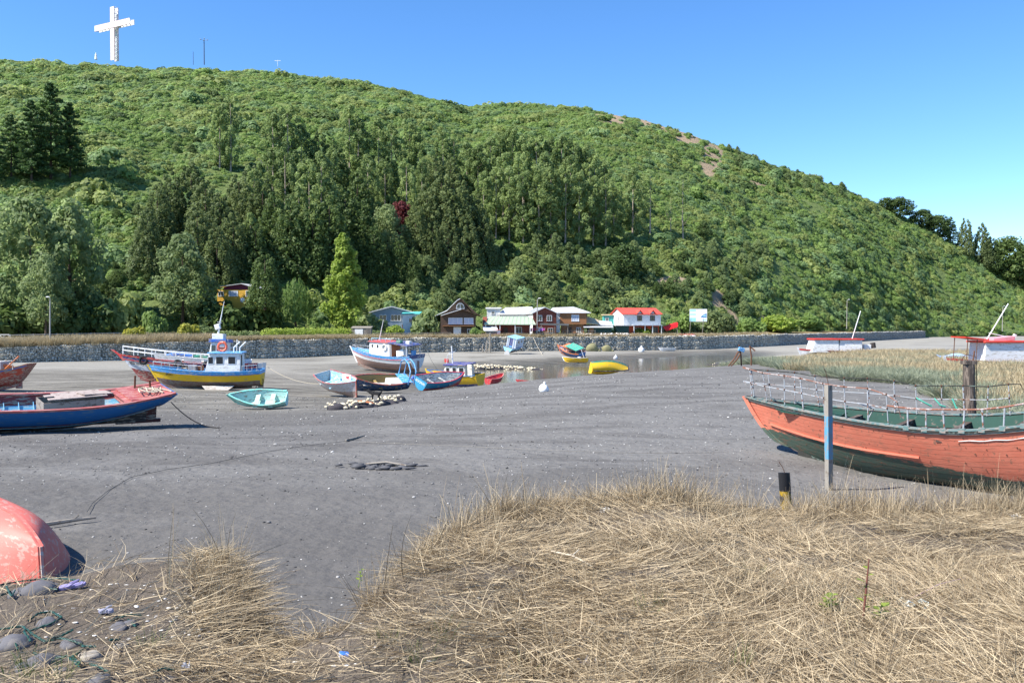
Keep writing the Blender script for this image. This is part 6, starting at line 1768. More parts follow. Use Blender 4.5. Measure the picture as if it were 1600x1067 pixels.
# posts beside the boat
p = GP(1297, 20.2); e = thing('timber_post', 'square grey post with peeling blue paint in front of the orange boat', 'post', p, (0, R(-1.0), R(25)))
e.scale = (.8, .8, 1.14)
boxo('foot', GREYW, e, (0, 0, .18), (.165, .15, .9)); boxo('painted_length', paint('peeling_blue_paint', (.085, .27, .40), .7, .2, 4, .3, (.25, .22, .2), 8, .4, stretch=(3, 3, .8)), e, (0, 0, 1.05), (.168, .153, .85)); boxo('bare_top', GREYW, e, (0, 0, 1.78), (.162, .148, .62)); tubeo('wire', RUST, e, [(.02, 0, 2.05), (-.06, .03, 2.35), (-.15, 0, 2.42)], .008)
p = GP(1514, 25.2); e = thing('timber_post', 'thick dark weathered timber pile with rusty wire behind the orange boat', 'post', p)
DT = paint('black_weathered_pile', (.075, .06, .05), .9, .3, 5, .3, (.19, .15, .12), 6, .8, stretch=(3, 3, .4))
m = MB(); m.tube([(0, 0, -.4), (.03, 0, 1.2), (.0, 0, 2.62)], [.18, .165, .155], 9); m.build('pile', DT, e); boxo('top_block', DT, e, (0, 0, 2.62), (.34, .3, .1)); tubeo('wire', RUST, e, [(-.2, 0, 2.7), (-.05, .05, 2.85), (.2, 0, 2.78), (.22, 0, 2.4), (.17, -.1, 1.0)], .012)
tubeo('iron_spike', RUST, e, [(.12, 0, 2.6), (.16, 0, 2.95)], .02)

# ------------------------------------------------------------------ near grass bank
BE = np.array([(-14, 6.2, 4.6), (-6, 6.1, 4.6), (-3.41, 6.0, 4.57), (-2.9, 6.15, 4.6), (-2.48, 6.3, 4.66), (-2.05, 6.25, 4.68), (-1.75, 5.95, 4.6), (-1.55, 5.62, 4.42), (-1.3, 5.55, 4.33), (-1.05, 5.65, 4.38), (-.85, 6.0, 4.5), (-.62, 7.1, 4.6), (-.3, 7.7, 4.62), (.1, 7.95, 4.62), (.6, 8.1, 4.64), (1.1, 8.0, 4.74), (1.5, 7.95, 4.72), (2.0, 8.4, 4.50), (2.64, 8.75, 4.44), (3.4, 8.8, 4.42), (4.9, 8.7, 4.42), (7, 8.8, 4.45), (14, 9.0, 4.6)])
def bank_z(X, Y):
    ye = float(np.interp(X, BE[:, 0], BE[:, 1])) + .12 * fbm(X * 1.3, 0, 6, 3); zp = float(np.interp(X, BE[:, 0], BE[:, 2]))
    k = min(1.0, max(0.0, (Y - 3.0) / (ye - 3.0)))
    z = 4.62 + (zp - 4.62) * k * k
    z += .05 * fbm(X * .8, Y * .8, 1, 3) + .035 * fbm(X * 2.6, Y * 2.6, 5, 3)
    u = (Y - ye + .1) / 1.15
    if u > 0:
        u = min(u, 1.0); z = z + (2.45 - z) * (u * u * (3 - 2 * u)) * .98
    return z
def bank_material():
    t = NT('bank_soil')
    pos = t.n('ShaderNodeNewGeometry').outputs['Position']
    c = t.mix(t.noise(1.1, 5, .6, pos), (.075, .062, .05), (.15, .125, .10))
    c = t.mix(t.ramp(t.noise(30, 3, .7, pos), .58, .7), c, (.24, .20, .15))
    return t.set(c, .95, t.bump(t.noise(12, 5, .7, pos), .8, .04), .15)
def build_bank():
    xs = np.arange(-13, 13.01, .1); ys = np.arange(-5, 11.01, .1)
    v = [(x, y, bank_z(x, y)) for y in ys for x in xs]
    nc = len(xs); idx = np.arange(len(v)).reshape(len(ys), nc)
    f = np.stack([idx[:-1, :-1], idx[:-1, 1:], idx[1:, 1:], idx[1:, :-1]], -1).reshape(-1, 4)
    o = bpy.data.objects.new('grass_bank', mesh_np('grass_bank', v, f, bank_material(), True)); COL.objects.link(o); o['kind'] = 'structure'
build_bank()
def BP(px, py):
    """point of the bank that shows at a pixel"""
    Y = 3.0
    while Y < 10:
        p = P(px, py, Y)
        if p.z <= bank_z(p.x, p.y): return p
        Y += .02
    return p
def GPY(px, py):
    Y = 9.0
    while Y < 260:
        p = P(px, py, Y)
        if p.z <= gz1(p.x, Y): return Vector((p.x, Y, gz1(p.x, Y)))
        Y *= 1.004
    return p

_gx = np.arange(-9, 9.01, .06); _gy = np.arange(2.8, 10.6, .06)
_bz = np.array([[bank_z(x, y) for x in _gx] for y in _gy])
_nz = np.array([[fbm(x * .9, y * .9, 12, 3) for x in _gx] for y in _gy]); _hz = np.array([[max(0, fbm(x * .55, y * .55, 22, 2)) for x in _gx] for y in _gy])
def _samp(A, X, Y):
    fx = np.clip((X - _gx[0]) / .06, 0, len(_gx) - 1.01); fy = np.clip((Y - _gy[0]) / .06, 0, len(_gy) - 1.01)
    i = fx.astype(int); j = fy.astype(int); u = fx - i; v = fy - j
    return (A[j, i] * (1 - u) + A[j, i + 1] * u) * (1 - v) + (A[j + 1, i] * (1 - u) + A[j + 1, i + 1] * u) * v
def projnp(X, Y, Z):
    c, s_ = math.cos(PITCH), math.sin(PITCH); vz = Z - CZ
    zc = Y * c - vz * s_
    return 800 + FPX * X / zc, 533.5 - FPX * (Y * s_ + vz * c) / zc
def blades(X, Y, Z, az, tilt, ln, w, droop, kink, seg):
    """curved dry blades as narrow strips, all in one mesh"""
    n = len(X); p = np.stack([X, Y, Z], -1)
    d = np.stack([np.cos(az) * np.sin(tilt), np.sin(az) * np.sin(tilt), np.cos(tilt)], -1)
    r_ = rng.normal(size=(n, 3)); sd = np.cross(d, r_); sd /= np.linalg.norm(sd, axis=1, keepdims=True)
    kv = rng.normal(size=(n, 3)) * kink; kv[:, 2] *= .4
    V = np.empty((n, seg + 1, 2, 3))
    for k in range(seg + 1):
        ww = (w * (1 - .7 * k / seg))[:, None]
        V[:, k, 0] = p - sd * ww; V[:, k, 1] = p + sd * ww
        p = p + d * (ln / seg)[:, None]
        d = d + kv / seg; d[:, 2] -= droop / seg
        d /= np.linalg.norm(d, axis=1, keepdims=True)
    base = (np.arange(n) * (seg + 1) * 2)[:, None, None]
    k = (np.arange(seg) * 2)[None, :, None]
    F = (base + k + np.array([0, 1, 3, 2])[None, None, :]).reshape(-1, 4)
    return V.reshape(-1, 3), F
def straw_density(X, Y):
    Z = _samp(_bz, X, Y); px, py = projnp(X, Y, Z)
    ye = np.interp(X, BE[:, 0], BE[:, 1])
    nz = _samp(_nz, X, Y)
    d = np.where(nz < -.10, .32, 1.0)
    left = px < 430
    soil = (px < 300) & (py < 1000) | (px < 170)
    d = np.where(left, .38 + .6 * nz, d); d = np.where(soil, .07 + .25 * np.maximum(nz, 0), d)
    d = np.where((px > 300) & (px < 425) & (py < 985), 1.0, d)
    gap = (px > 425) & (px < 575) & (py < 1045 - .0 * px)
    d = np.where(gap, .10 + .2 * np.maximum(nz, 0), d)
    d = np.where((px >= 400) & (px < 700) & ~gap & (py > 985), .45 + .5 * nz, d)
    d = np.where(Y > ye + .06, 0, d)
    return np.clip(d, 0, 1), px, py, Z, ye
def sample(n, fn):
    out = []
    tot = 0
    while tot < n:
        Y = rng.uniform(3.3, 9.1, 40000); X = rng.uniform(-1, 1, 40000) * (.64 * Y + 2.2)
        d, px, py, Z, ye = straw_density(X, Y)
        pr = fn(d, px, py, Y, ye) * (3.3 / np.maximum(Y, 3.3)) ** .35
        m_ = rng.uniform(0, 1, 40000) < pr
        out.append(np.stack([X[m_], Y[m_], Z[m_], px[m_], py[m_]], -1)); tot += m_.sum()
    return np.concatenate(out)[:n]
def straw():
    Vs = []; Fs = []; b = [0]
    def add(v, f): Fs.append(f + b[0]); Vs.append(v); b[0] += len(v)
    # matted layer
    S = sample(135000, lambda d, px, py, Y, ye: d)
    n = len(S); hz = _samp(_hz, S[:, 0], S[:, 1])
    az = rng.uniform(0, 2 * PI, n); swirl = 2.2 * np.sin(S[:, 0] * 1.1 + 1.3 * np.sin(S[:, 1] * .9)) ; az = np.where(rng.uniform(0, 1, n) < .55, swirl + rng.normal(size=n) * .5, az)
    add(*blades(S[:, 0], S[:, 1], S[:, 2] + rng.uniform(-.01, .035, n) + hz * .07 * rng.uniform(0, 1, n), az, rng.uniform(1.15, 1.62, n), rng.uniform(.06, .30, n) * np.where(rng.uniform(0, 1, n) < .12, 1.6, 1), rng.uniform(.0012, .0030, n), rng.uniform(-.05, .25, n), .30, 3))
    # tufts: clustered upright blades
    def tufts(C, per, sp, l0, l1, tmax):
        k = np.repeat(np.arange(len(C)), per); n_ = len(k)
        a = rng.uniform(0, 2 * PI, n_); r_ = np.sqrt(rng.uniform(0, 1, n_)) * sp
        X = C[k, 0] + r_ * np.cos(a); Y = C[k, 1] + r_ * np.sin(a); sc = rng.uniform(.6, 1.15, len(C))[k]
        lean = rng.uniform(-.5, .5, len(C))[k]
        add(*blades(X, Y, _samp(_bz, X, Y) - .01, a + lean, rng.uniform(.03, tmax, n_), rng.uniform(l0, l1, n_) * sc, rng.uniform(.0012, .0028, n_), rng.uniform(0, .7, n_), .25, 4))
    edge = lambda d, px, py, Y, ye: d * np.exp(-((Y - ye + .05) / .22) ** 2) * np.where((px > 990) & (px < 1140) | (px > 1250) | (px > 690) & (px < 860), 1, .45) * np.where(px < 440, .35, 1)
    tufts(sample(270, edge), 48, .10, .08, .30, 1.0)
    tufts(sample(46, lambda d, px, py, Y, ye: edge(d, px, py, Y, ye) * (px > 1255)), 36, .08, .2, .42, .7)
    tufts(sample(50, edge), 40, .07, .22, .46, .6)
    tufts(sample(200, lambda d, px, py, Y, ye: (d > .6) * (px > 300) * .5), 45, .10, .08, .24, 1.15)
    tufts(sample(14, lambda d, px, py, Y, ye: ((px > 320) & (px < 405) & (py < 985)) * 1.0), 60, .09, .09, .21, 1.0)
    # single tall stalks
    S2 = np.array([list(BP(a, c_)) for a, c_ in ((690, 846), (706, 850), (716, 846), (770, 840), (782, 838), (830, 826), (262, 918), (268, 915), (384, 905), (470, 985), (1452, 800), (1458, 800), (1300, 790), (1308, 796), (1312, 790), (1365, 800), (1405, 800), (1270, 800), (1040, 800), (1560, 800), (1500, 802), (1340, 800), (640, 905), (600, 935))])
    S2 = np.repeat(S2, 2, 0); n = len(S2)
    add(*blades(S2[:, 0] + rng.normal(size=n) * .03, S2[:, 1] - .04, S2[:, 2], rng.uniform(0, 6.3, n), rng.uniform(.02, .3, n), rng.uniform(.3, .62, n), np.full(n, .0034), rng.uniform(0, .5, n), .2, 5))
    o = bpy.data.objects.new('dry_bank_straw', mesh_np('dry_bank_straw', np.concatenate(Vs), np.concatenate(Fs), M_STRAW)); link(o)
    tag(o, 'dry yellow straw and grass matted over the near bank', 'grass', None, 'stuff')
    Vs.clear(); Fs.clear(); b[0] = 0
    G = np.array([list(BP(a, c_)) for a, c_ in ((60, 1055), (40, 1040), (85, 1062), (30, 1060), (230, 1010), (400, 1000), (610, 1000), (690, 1000), (660, 1035), (1330, 1010), (1360, 960), (1150, 1045), (590, 890), (578, 900), (1010, 960), (820, 1055), (1290, 960), (560, 915), (1180, 905), (1450, 930))])
    tufts(G, 26, .07, .06, .19, .7)
    o = bpy.data.objects.new('green_bank_grass', mesh_np('green_bank_grass', np.concatenate(Vs), np.concatenate(Fs), M_GREEN)); link(o)
    tag(o, 'sparse short green grass blades among the straw', 'grass', None, 'stuff')
straw()

# green weeds on the bank
def weed(label, px, py, h, n, red=False, leafy=True):
    p = BP(px, py); e = thing('weed', label, 'plant', p)
    tubeo('stem', paint('red_stem', (.15, .055, .04)) if red else LM['shrub'], e, [(0, 0, -.02), (.02, 0, h * .5), (.035, 0, h)], [.007 if red else .005, .006 if red else .004, .003], 6)
    for k in range(n):
        an = k * 2.4; z = h * (.25 + .7 * k / n); l = random.uniform(.04, .075)
        d = Vector((math.cos(an), math.sin(an), .5)).normalized(); sd = Vector((-math.sin(an), math.cos(an), 0)) * l * .4
        b = Vector((.03 * z / h, 0, z)); m = MB()
        m.add([b, b + d * l * .5 + sd, b + d * l + Vector((0, 0, -.01)), b + d * l * .5 - sd], [(0, 1, 2), (0, 2, 3)])
        m.build('leaf', LM['bright'], e)
weed('tall weed with a bare red stem in the straw on the right', 1347, 975, .36, 7, True)
weed('low green leafy weed left of the red stemmed one', 1290, 965, .14, 14)
weed('small green weed right of the red stemmed one', 1368, 978, .12, 9)
weed('small bluish green thistle at the left edge of the straw bank', 560, 915, .2, 9)

# ------------------------------------------------------------------ stones under green wire netting at the left
STG = paint('blue_grey_river_stone', (.115, .112, .12), .8, .25, 6, .2, (.19, .175, .165), 5, .4); STP = paint('pale_river_stone', (.30, .27, .23), .85, .2, 6, .2, (.18, .16, .14), 5, .4)
gm = thing('gabion_mattress', 'half buried river stones under green wire netting at the lower left', 'gabion', BP(100, 1000))
def rock_mesh(mat, sx, sy, sz):
    bm = bmesh.new(); bmesh.ops.create_icosphere(bm, subdivisions=3, radius=1)
    o = random.uniform(0, 99)
    for v in bm.verts:
        n = mnoise.fractal(v.co * .9 + Vector((o, o, o)), 1, 2, 3)
        v.co = Vector((v.co.x * sx, v.co.y * sy, v.co.z * sz)) * (1 + .22 * n)
    me = bpy.data.meshes.new('stone'); bm.to_mesh(me); bm.free(); me.materials.append(mat)
    me.polygons.foreach_set('use_smooth', np.ones(len(me.polygons), dtype=bool)); return me
ROCKS = [(22, 1010, 46, STG), (75, 975, 30, STG), (70, 1038, 46, STG), (38, 1046, 24, STG), (140, 1028, 30, STP), (155, 1066, 30, STG), (185, 982, 26, STG), (60, 926, 42, STG), (30, 930, 30, STG), (82, 922, 24, STG), (110, 1008, 26, STG), (200, 978, 22, STG), (262, 1062, 20, STG), (190, 1010, 22, STP), (95, 1050, 20, STG)]
for (px, py, r_, mt) in ROCKS:
    p = BP(px, py); k = r_ / FPX * p.y * .7
    o = bpy.data.objects.new('stone', rock_mesh(mt, k, k * .8, k * .58)); link(o, gm); o.location = p - gm.location + Vector((0, 0, .0)); o.rotation_euler = (random.uniform(-.2, .2), random.uniform(-.2, .2), random.uniform(0, 3))
WIRE = paint('green_coated_wire', (.012, .06, .05), .5, .2)
def netline(pxs, lift=.04, r=.0038):
    pts = [BP(a, b) - gm.location + Vector((0, 0, lift * random.uniform(.5, 1.2))) for a, b in pxs]
    for s in (0, 1):
        out = []
        for i in range(len(pts) - 1):
            for k in range(6):
                u = k / 6; q = pts[i].lerp(pts[i + 1], u); ph = (i * 6 + k) * 1.5 + s * PI
                out.append(q + Vector((0, .004 * math.cos(ph), .004 * math.sin(ph))))
        out.append(pts[-1]); tubeo('wire', WIRE, gm, out, r, 5)
for l in ([(0, 922), (30, 914), (60, 910), (95, 910), (130, 914)], [(0, 940), (20, 930), (60, 925), (90, 928)], [(45, 975), (60, 966), (80, 963), (97, 972), (80, 985), (45, 992)], [(0, 990), (35, 988), (52, 1000), (70, 1008), (95, 1005), (110, 1012), (128, 1014)], [(75, 1010), (95, 1002), (115, 996)],
          [(0, 1018), (10, 1012), (22, 1013), (28, 1020)], [(52, 1032), (75, 1036), (105, 1038), (125, 1050), (140, 1046), (150, 1052), (172, 1058)], [(128, 1014), (132, 1022), (150, 1021)], [(125, 1050), (112, 1040), (118, 1030), (130, 1022)], [(172, 978), (185, 972), (200, 972), (222, 968)], [(200, 974), (212, 985)],
          [(172, 1012), (188, 1008)], [(240, 1066), (255, 1058), (272, 1058)], [(10, 925), (18, 938), (24, 932)], [(40, 990), (38, 1000), (48, 1010)]):
    netline(l)
# litter and shells on the bank
WHT = paint('bleached_shell', (.66, .64, .60), .7, .1)
sp = []
for _ in range(150):
    px = random.uniform(60, 330) if random.random() < .75 else random.uniform(430, 900); py = random.uniform(912, 1000) if px < 330 else random.uniform(930, 1060)
    p = BP(px, py); k = random.uniform(.003, .011); sp.append(((p.x, p.y, p.z + .004), (k * 1.7, k, k * .4)))
v, f = cobbles(sp); tag(bpy.data.objects.new('shell_fragments', mesh_np('shell_fragments', v, f, WHT)), 'small white shell fragments scattered over the soil', 'shells', None, 'stuff'); link(bpy.data.objects['shell_fragments'])
def sandal(label, px, py, col, l=.10, rz=.3):
    p = BP(px, py); e = thing('sandal_sole', label, 'litter', p + Vector((0, 0, .015)), (R(8), R(-6), rz))
    m = MB(); pts = [(l * x, l * y, 0) for x, y in ((-1, -.28), (-.6, -.36), (0, -.24), (.6, -.36), (.95, -.2), (1, .1), (.6, .34), (0, .25), (-.6, .36), (-1, .2))]
    m.slab(pts, (0, 0, .022)); m.build('sole', paint('foam_%s' % px, col, .8), e, False, .004)
    tubeo('strap', paint('foam_%s' % px, col), e, [(-.02, -.03, .02), (.04, 0, .045), (-.02, .03, .02)], .005, 5)
sandal('lilac foam sandal sole lying by the netting', 114, 921, (.26, .23, .42), .078); sandal('grey-lilac sandal sole scrap right of the netted stones', 167, 961, (.28, .28, .36), .045, -.2)
def carton(label, px, py, s, cols, rz):
    p = BP(px, py); e = thing('crushed_carton', label, 'litter', p + Vector((0, 0, s * .3)), (R(12), R(8), rz))
    boxo('cup', paint('litter_a%s' % px, cols[0]), e, (0, 0, 0), (s, s * .8, s * .7), None, .003, 1.15); boxo('lid', paint('litter_b%s' % px, cols[1]), e, (0, 0, s * .42), (s * 1.12, s * .9, s * .22), None, .003, .9)
carton('small crushed blue and white cup in the straw near the bottom', 537, 1030, .045, ((.7, .7, .7), (.06, .2, .6)), .3)
carton('white paper scrap lying in the straw right of centre', 1205, 880, .04, ((.72, .71, .68), (.68, .67, .63)), .9)
def wrapper(label, px, py, s, col):
    p = BP(px, py); e = thing('plastic_wrapper', label, 'litter', p + Vector((0, 0, .03)), (0, 0, random.uniform(0, 3)))
    rings = [[Vector(((i / 5 - .5) * 2 * s, (j / 4 - .5) * s, .02 * math.sin(i * 2.1 + j) + .012 * math.cos(j * 2.7))) for i in range(6)] for j in range(5)]
    m = MB(); m.loft(rings, False); m.build('sheet', paint('wrapper_%s' % px, col, .35), e)
wrapper('crumpled clear plastic wrapper in the straw at the right', 1425, 952, .09, (.42, .50, .50)); wrapper('grey plastic scrap in the straw at the right edge', 1585, 812, .07, (.5, .5, .48)); wrapper('grey flat litter at the bottom centre', 918, 1045, .05, (.2, .19, .2)); wrapper('white plastic scrap by the bare stalk', 945, 802, .04, (.7, .7, .7)); wrapper('pale bag scrap in the grass tuft at the left', 290, 1052, .035, (.55, .55, .58))
p0, p1 = BP(862, 872), BP(928, 895); e = thing('stick', 'pale bare stick lying in the straw', 'stick', (p0 + p1) / 2); a, b = p0 - e.location, p1 - e.location
tubeo('stalk', ROPE, e, [a + Vector((0, 0, .05)), (a + b) / 2 + Vector((0, 0, .07)), b + Vector((0, 0, .04))], [.009, .008, .005]); tubeo('side_twig', ROPE, e, [(a + b) / 2 + Vector((0, 0, .07)), (a + b) / 2 + Vector((.05, .05, .1))], .004)
p0, p1 = BP(1420, 952), BP(1510, 918); e = thing('twine', 'thin pale pink twine lying across the straw at the right', 'twine', (p0 + p1) / 2); a, b = p0 - e.location, p1 - e.location
tubeo('strand', paint('pink_twine', (.55, .38, .34)), e, [a + Vector((0, 0, .06)), (a + b) / 2 + Vector((0, 0, .09)), b + Vector((0, 0, .07))], .0035, 5)
# black and yellow pipe stump
p = BP(1229, 792); e = thing('pipe_stump', 'black and yellow plastic pipe stump standing in the straw', 'post', p - Vector((0, 0, .05)), (R(3), R(-5), 0))
pr = .062; ph = 55 / FPX * p.y + .05
m = MB(); m.loft([[Vector((pr * math.cos(k * PI / 8), pr * math.sin(k * PI / 8), z)) for k in range(16)] for z in (-.1, ph * .55)], True); m.build('yellow_length', paint('dirty_yellow_plastic', (.38, .24, .02), .5, .3, 8, .35, (.05, .04, .03), 12), e, True)
m = MB(); m.loft([[Vector((q * math.cos(k * PI / 8), q * math.sin(k * PI / 8), z + (.012 * math.cos(k * PI / 8 + 2) if z > ph * .9 else 0))) for k in range(16)] for q, z in ((pr * 1.03, ph * .55), (pr * 1.03, ph), (pr * .85, ph), (pr * .85, ph * .5))], True); m.build('black_length', paint('black_plastic', (.018, .018, .02), .5, .2), e, True)
tubeo('bent_wire', RUST, e, [(.02, 0, ph - .05), (-.01, 0, ph + .06), (-.05, 0, ph + .13)], .004)

# ------------------------------------------------------------------ overturned salmon hull below the bank
e = thing('overturned_boat', 'salmon red overturned boat hull below the bank at the left edge', 'boat')
SAL = paint('salmon_hull_paint', (.62, .15, .115), .55, .16, 2, .22, (.55, .27, .22), 7, .25, .35, stretch=(.6, 2, 2))
h = Hull(4.6, 2.0, .92, .0, .05, .1, .7, .42, .5, .30, .45, .0, 3.0)
h.band('planking', SAL, e, 0, 1.0, 0, .04, 0, 1.0, 40, 10); h.transom('transom', SAL, e); h.stem(paint('worn_pale_stem', (.62, .32, .26), .6, .15, 5, .3, (.55, .5, .46), 8), e, .035, .03, 0); h.rail('gunwale', SAL, e, 1.0, .07, .04, .03)
e.location = (-8.0, 13.6, 2.8 + .80); e.rotation_euler = (Matrix.Rotation(R(-44), 3, 'Z') @ Matrix.Rotation(R(180), 3, 'X')).to_euler()

# ------------------------------------------------------------------ things on the shore
def rope_px(name, label, cat, pts, r, mat, lift=.02):
    w = [GPY(a, b) for a, b in pts]; e = thing(name, label, cat, w[len(w) // 2])
    out = []
    for i in range(len(w) - 1):
        for k in range(4): 
            q = w[i].lerp(w[i + 1], k / 4); out.append(Vector((q.x, q.y, gz1(q.x, q.y) + lift + .03)) - e.location)
    out.append(w[-1] - e.location + Vector((0, 0, lift))); tubeo('strand', mat, e, out, r, 5); return e
rope_px('rope', 'thin dark rope curving across the grey sand at the left', 'rope', [(136, 802), (145, 788), (170, 768), (205, 748), (262, 736), (330, 726), (430, 706), (500, 695), (565, 688)], .006, paint('wet_brown_rope', (.06, .055, .05)), .0)
rope_px('rope', 'long pale rope lying along the gravel in the middle of the beach', 'rope', [(560, 692), (700, 698), (860, 706), (1000, 710), (1180, 708)], .007, paint('sandy_rope', (.20, .185, .165)), .0)
def hang_rope(label, a, b, sag, r=.022, mat=None):
    e = thing('mooring_rope', label, 'rope', a); d = b - a
    tubeo('strand', mat or ROPE, e, [d * (k / 10) - Vector((0, 0, sag * 4 * (k / 10) * (1 - k / 10))) for k in range(11)], r, 5)
hang_rope('dark mooring line from the stern of the blue open boat to the sand', P(267, 628, 30.5), GPY(345, 668), .25, .018, DARKIN)
hang_rope('pale mooring line from the white skiff down to the gravel', P(536, 600, 66), GPY(578, 620), .35, .03)
hang_rope('pale mooring line from the white skiff back towards the yellow boat', P(515, 598, 66), P(416, 572, 67.6), .5, .022)
hang_rope('thin line hanging from the white and blue boat to the mud', P(668, 550, 112), GPY(690, 585), .3, .02)
hang_rope('slack line from the wall to the far mud left of the leaning boat', P(833, 527, 188), GPY(848, 555), .2, .04)
# driftwood
def drift(label, pts, r):
    w = [GPY(a, b) for a, b in pts]; e = thing('driftwood', label, 'driftwood', w[0]); tubeo('pole', GREYW, e, [q - e.location + Vector((0, 0, r * 1.2)) for q in w], [r * 1.2] + [r] * (len(w) - 2) + [r * .6], 7)
    tubeo('knot', GREYW, e, [w[1] - e.location + Vector((0, 0, r)), w[1] - e.location + Vector((.1, .1, .12))], r * .5, 5)
drift('long grey pole on the sand beside the salmon hull', [(70, 824), (110, 818), (150, 812)], .035)
drift('small dark stick on the sand at the end of the thin rope', [(540, 690), (555, 686), (570, 682)], .03)
# ash and burnt remains
p = GPY(597, 730); e = thing('ash_heap', 'low dark heap of burnt ash on the grey sand', 'ash', p)
sp = [((random.gauss(0, .45), random.gauss(0, .22), random.uniform(0, .06)), (random.uniform(.05, .2), random.uniform(.03, .1), random.uniform(.02, .05))) for _ in range(60)]
v, f = cobbles(sp); o = bpy.data.objects.new('ash', mesh_np('ash', v, f, paint('grey_ash', (.09, .09, .095), .95, .4, 6))); link(o, e); o['kind'] = 'stuff'
tubeo('burnt_stick', GREYW, e, [(-.4, .1, .06), (.1, 0, .12), (.6, -.1, .05)], .03)
# net heaps with floats
CRM = paint('cream_net_float', (.62, .54, .38), .7, .15); NET = paint('dark_fishing_net', (.05, .045, .05), .95, .4, 6, bump=.8); ORN = paint('orange_net', (.45, .16, .06), .9, .2)
def net_heap(label, path, nf, rf, sc=1.0, orange=True):
    w = [GPY(a, b) for a, b in path]; e = thing('net_heap', label, 'fishing net', w[len(w) // 2])
    w = [q - e.location for q in w]
    def along(u):
        x = u * (len(w) - 1); i = min(int(x), len(w) - 2); return w[i].lerp(w[i + 1], x - i)
    for k in range(9):
        c = along((k + .5) / 9); r_ = rock_mesh(NET, .55 * sc * random.uniform(.7, 1.2), .4 * sc, .22 * sc * random.uniform(.6, 1.4))
        o = bpy.data.objects.new('net', r_); link(o, e); o.location = c; o.rotation_euler = (0, 0, random.uniform(0, 3))
    if orange:
        o = bpy.data.objects.new('orange_net', rock_mesh(ORN, .5 * sc, .3 * sc, .22 * sc)); link(o, e); o.location = along(.35) + Vector((0, .2, .1))
    m = MB()
    for k in range(nf):
        c = along(random.random()) + Vector((random.gauss(0, .2) * sc, random.gauss(0, .38) * sc, random.uniform(.06, .3) * sc)); q = rf * random.uniform(.8, 1.2)
        m.ball(c, (q * random.uniform(.9, 1.5), q, q * .8), 6, 4, .12)
    o = m.build('net_floats', CRM, e, True); o['kind'] = 'stuff'
    return e
net_heap('heap of dark net with cream floats on the gravel in front of the navy boat', [(520, 641), (545, 639), (570, 637), (592, 634), (612, 629), (622, 627)], 120, .075, 1.15)
net_heap('pale float-covered net heap lying at the far edge of the water', [(742, 577), (765, 577), (790, 578), (815, 580), (843, 582)], 190, .15, 2.0, False)
net_heap('dark net heap on the gravel ridge near the rusty iron', [(1105, 571), (1125, 570), (1150, 569)], 10, .1, .9, False)
# black dog standing on the nets
def dog():
    p = GPY(588, 634); e = thing('dog', 'small black dog with raised tail standing on the net heap', 'dog', p + Vector((0, -.25, .30)), (0, 0, R(172)))
    me = bpy.data.meshes.new('body')
    V = [(0, 0, .46), (.18, 0, .47), (.34, 0, .52), (.46, 0, .62), (.56, 0, .62), (.66, 0, .59), (-.18, 0, .47), (-.34, 0, .48), (-.46, 0, .62), (-.50, 0, .78), (-.44, 0, .88),
         (.20, .09, .36), (.19, .10, .18), (.21, .10, .02), (.20, -.09, .36), (.22, -.10, .18), (.25, -.10, .02), (-.27, .09, .36), (-.22, .10, .24), (-.32, .10, .13), (-.29, .10, .02), (-.27, -.09, .36), (-.20, -.10, .24), (-.30, -.10, .13), (-.26, -.10, .02),
         (.47, .06, .72), (.47, -.06, .72)]
    E = [(0, 1), (1, 2), (2, 3), (3, 4), (4, 5), (0, 6), (6, 7), (7, 8), (8, 9), (9, 10), (1, 11), (11, 12), (12, 13), (1, 14), (14, 15), (15, 16), (6, 17), (17, 18), (18, 19), (19, 20), (6, 21), (21, 22), (22, 23), (23, 24), (3, 25), (3, 26)]
    rr = [.13, .14, .11, .10, .075, .045, .115, .09, .03, .025, .02, .06, .04, .035, .06, .04, .035, .075, .05, .032, .032, .075, .05, .032, .032, .022, .022]
    me.from_pydata(V, E, []); me.materials.append(paint('black_fur', (.012, .012, .013), .8, .3, 12))
    o = bpy.data.objects.new('body', me); link(o, e)
    o.modifiers.new('skin', 'SKIN')
    for i, sv in enumerate(me.skin_vertices[0].data): sv.radius = (rr[i], rr[i]); sv.use_root = (i == 0)
    s = o.modifiers.new('sub', 'SUBSURF'); s.levels = 1; s.render_levels = 2
    e.scale = (.72, .72, .72)
dog()
def crumple(label, px, py, h, col, name='plastic_bag', cat='bag'):
    p = GPY(px, py); e = thing(name, label, cat, p); s = h / FPX * p.y
    o = bpy.data.objects.new('bag', rock_mesh(paint(name + str(px), col, .6, .1), s * .55, s * .4, s * .5)); link(o, e); o.location = (0, 0, s * .3)
    o = bpy.data.objects.new('knot', rock_mesh(paint(name + str(px), col), s * .18, s * .16, s * .35)); link(o, e); o.location = (.05 * s, 0, s * .75)
crumple('white bag lying on the gravel ridge', 850, 612, 14, (.74, .74, .74)); crumple('white bundle at the foot of the wall below the red house', 1002, 550, 9, (.7, .7, .68)); crumple('blue bag floating by the navy boat', 645, 592, 5, (.1, .2, .7)); crumple('white crate-like bundle standing on the far mud', 962, 561, 6, (.72, .72, .72))
for (a, b, w, l) in ((925, 549, 20, 'olive mossy block at the foot of the wall'), (948, 549, 16, 'rounded mossy heap right of the olive block')):
    p = GPY(a, b); k = w / FPX * p.y / 2; e = thing('mossy_block', l, 'rock', p); o = bpy.data.objects.new('stone', rock_mesh(paint('mossy_stone', (.20, .19, .10), .9, .25), k, k * .7, k * .8)); link(o, e); o.location = (0, 0, k * .4)
    o = bpy.data.objects.new('small_stone', rock_mesh(paint('mossy_stone', (0, 0, 0)), k * .35, k * .3, k * .25)); link(o, e); o.location = (k * 1.1, -.2, k * .1)
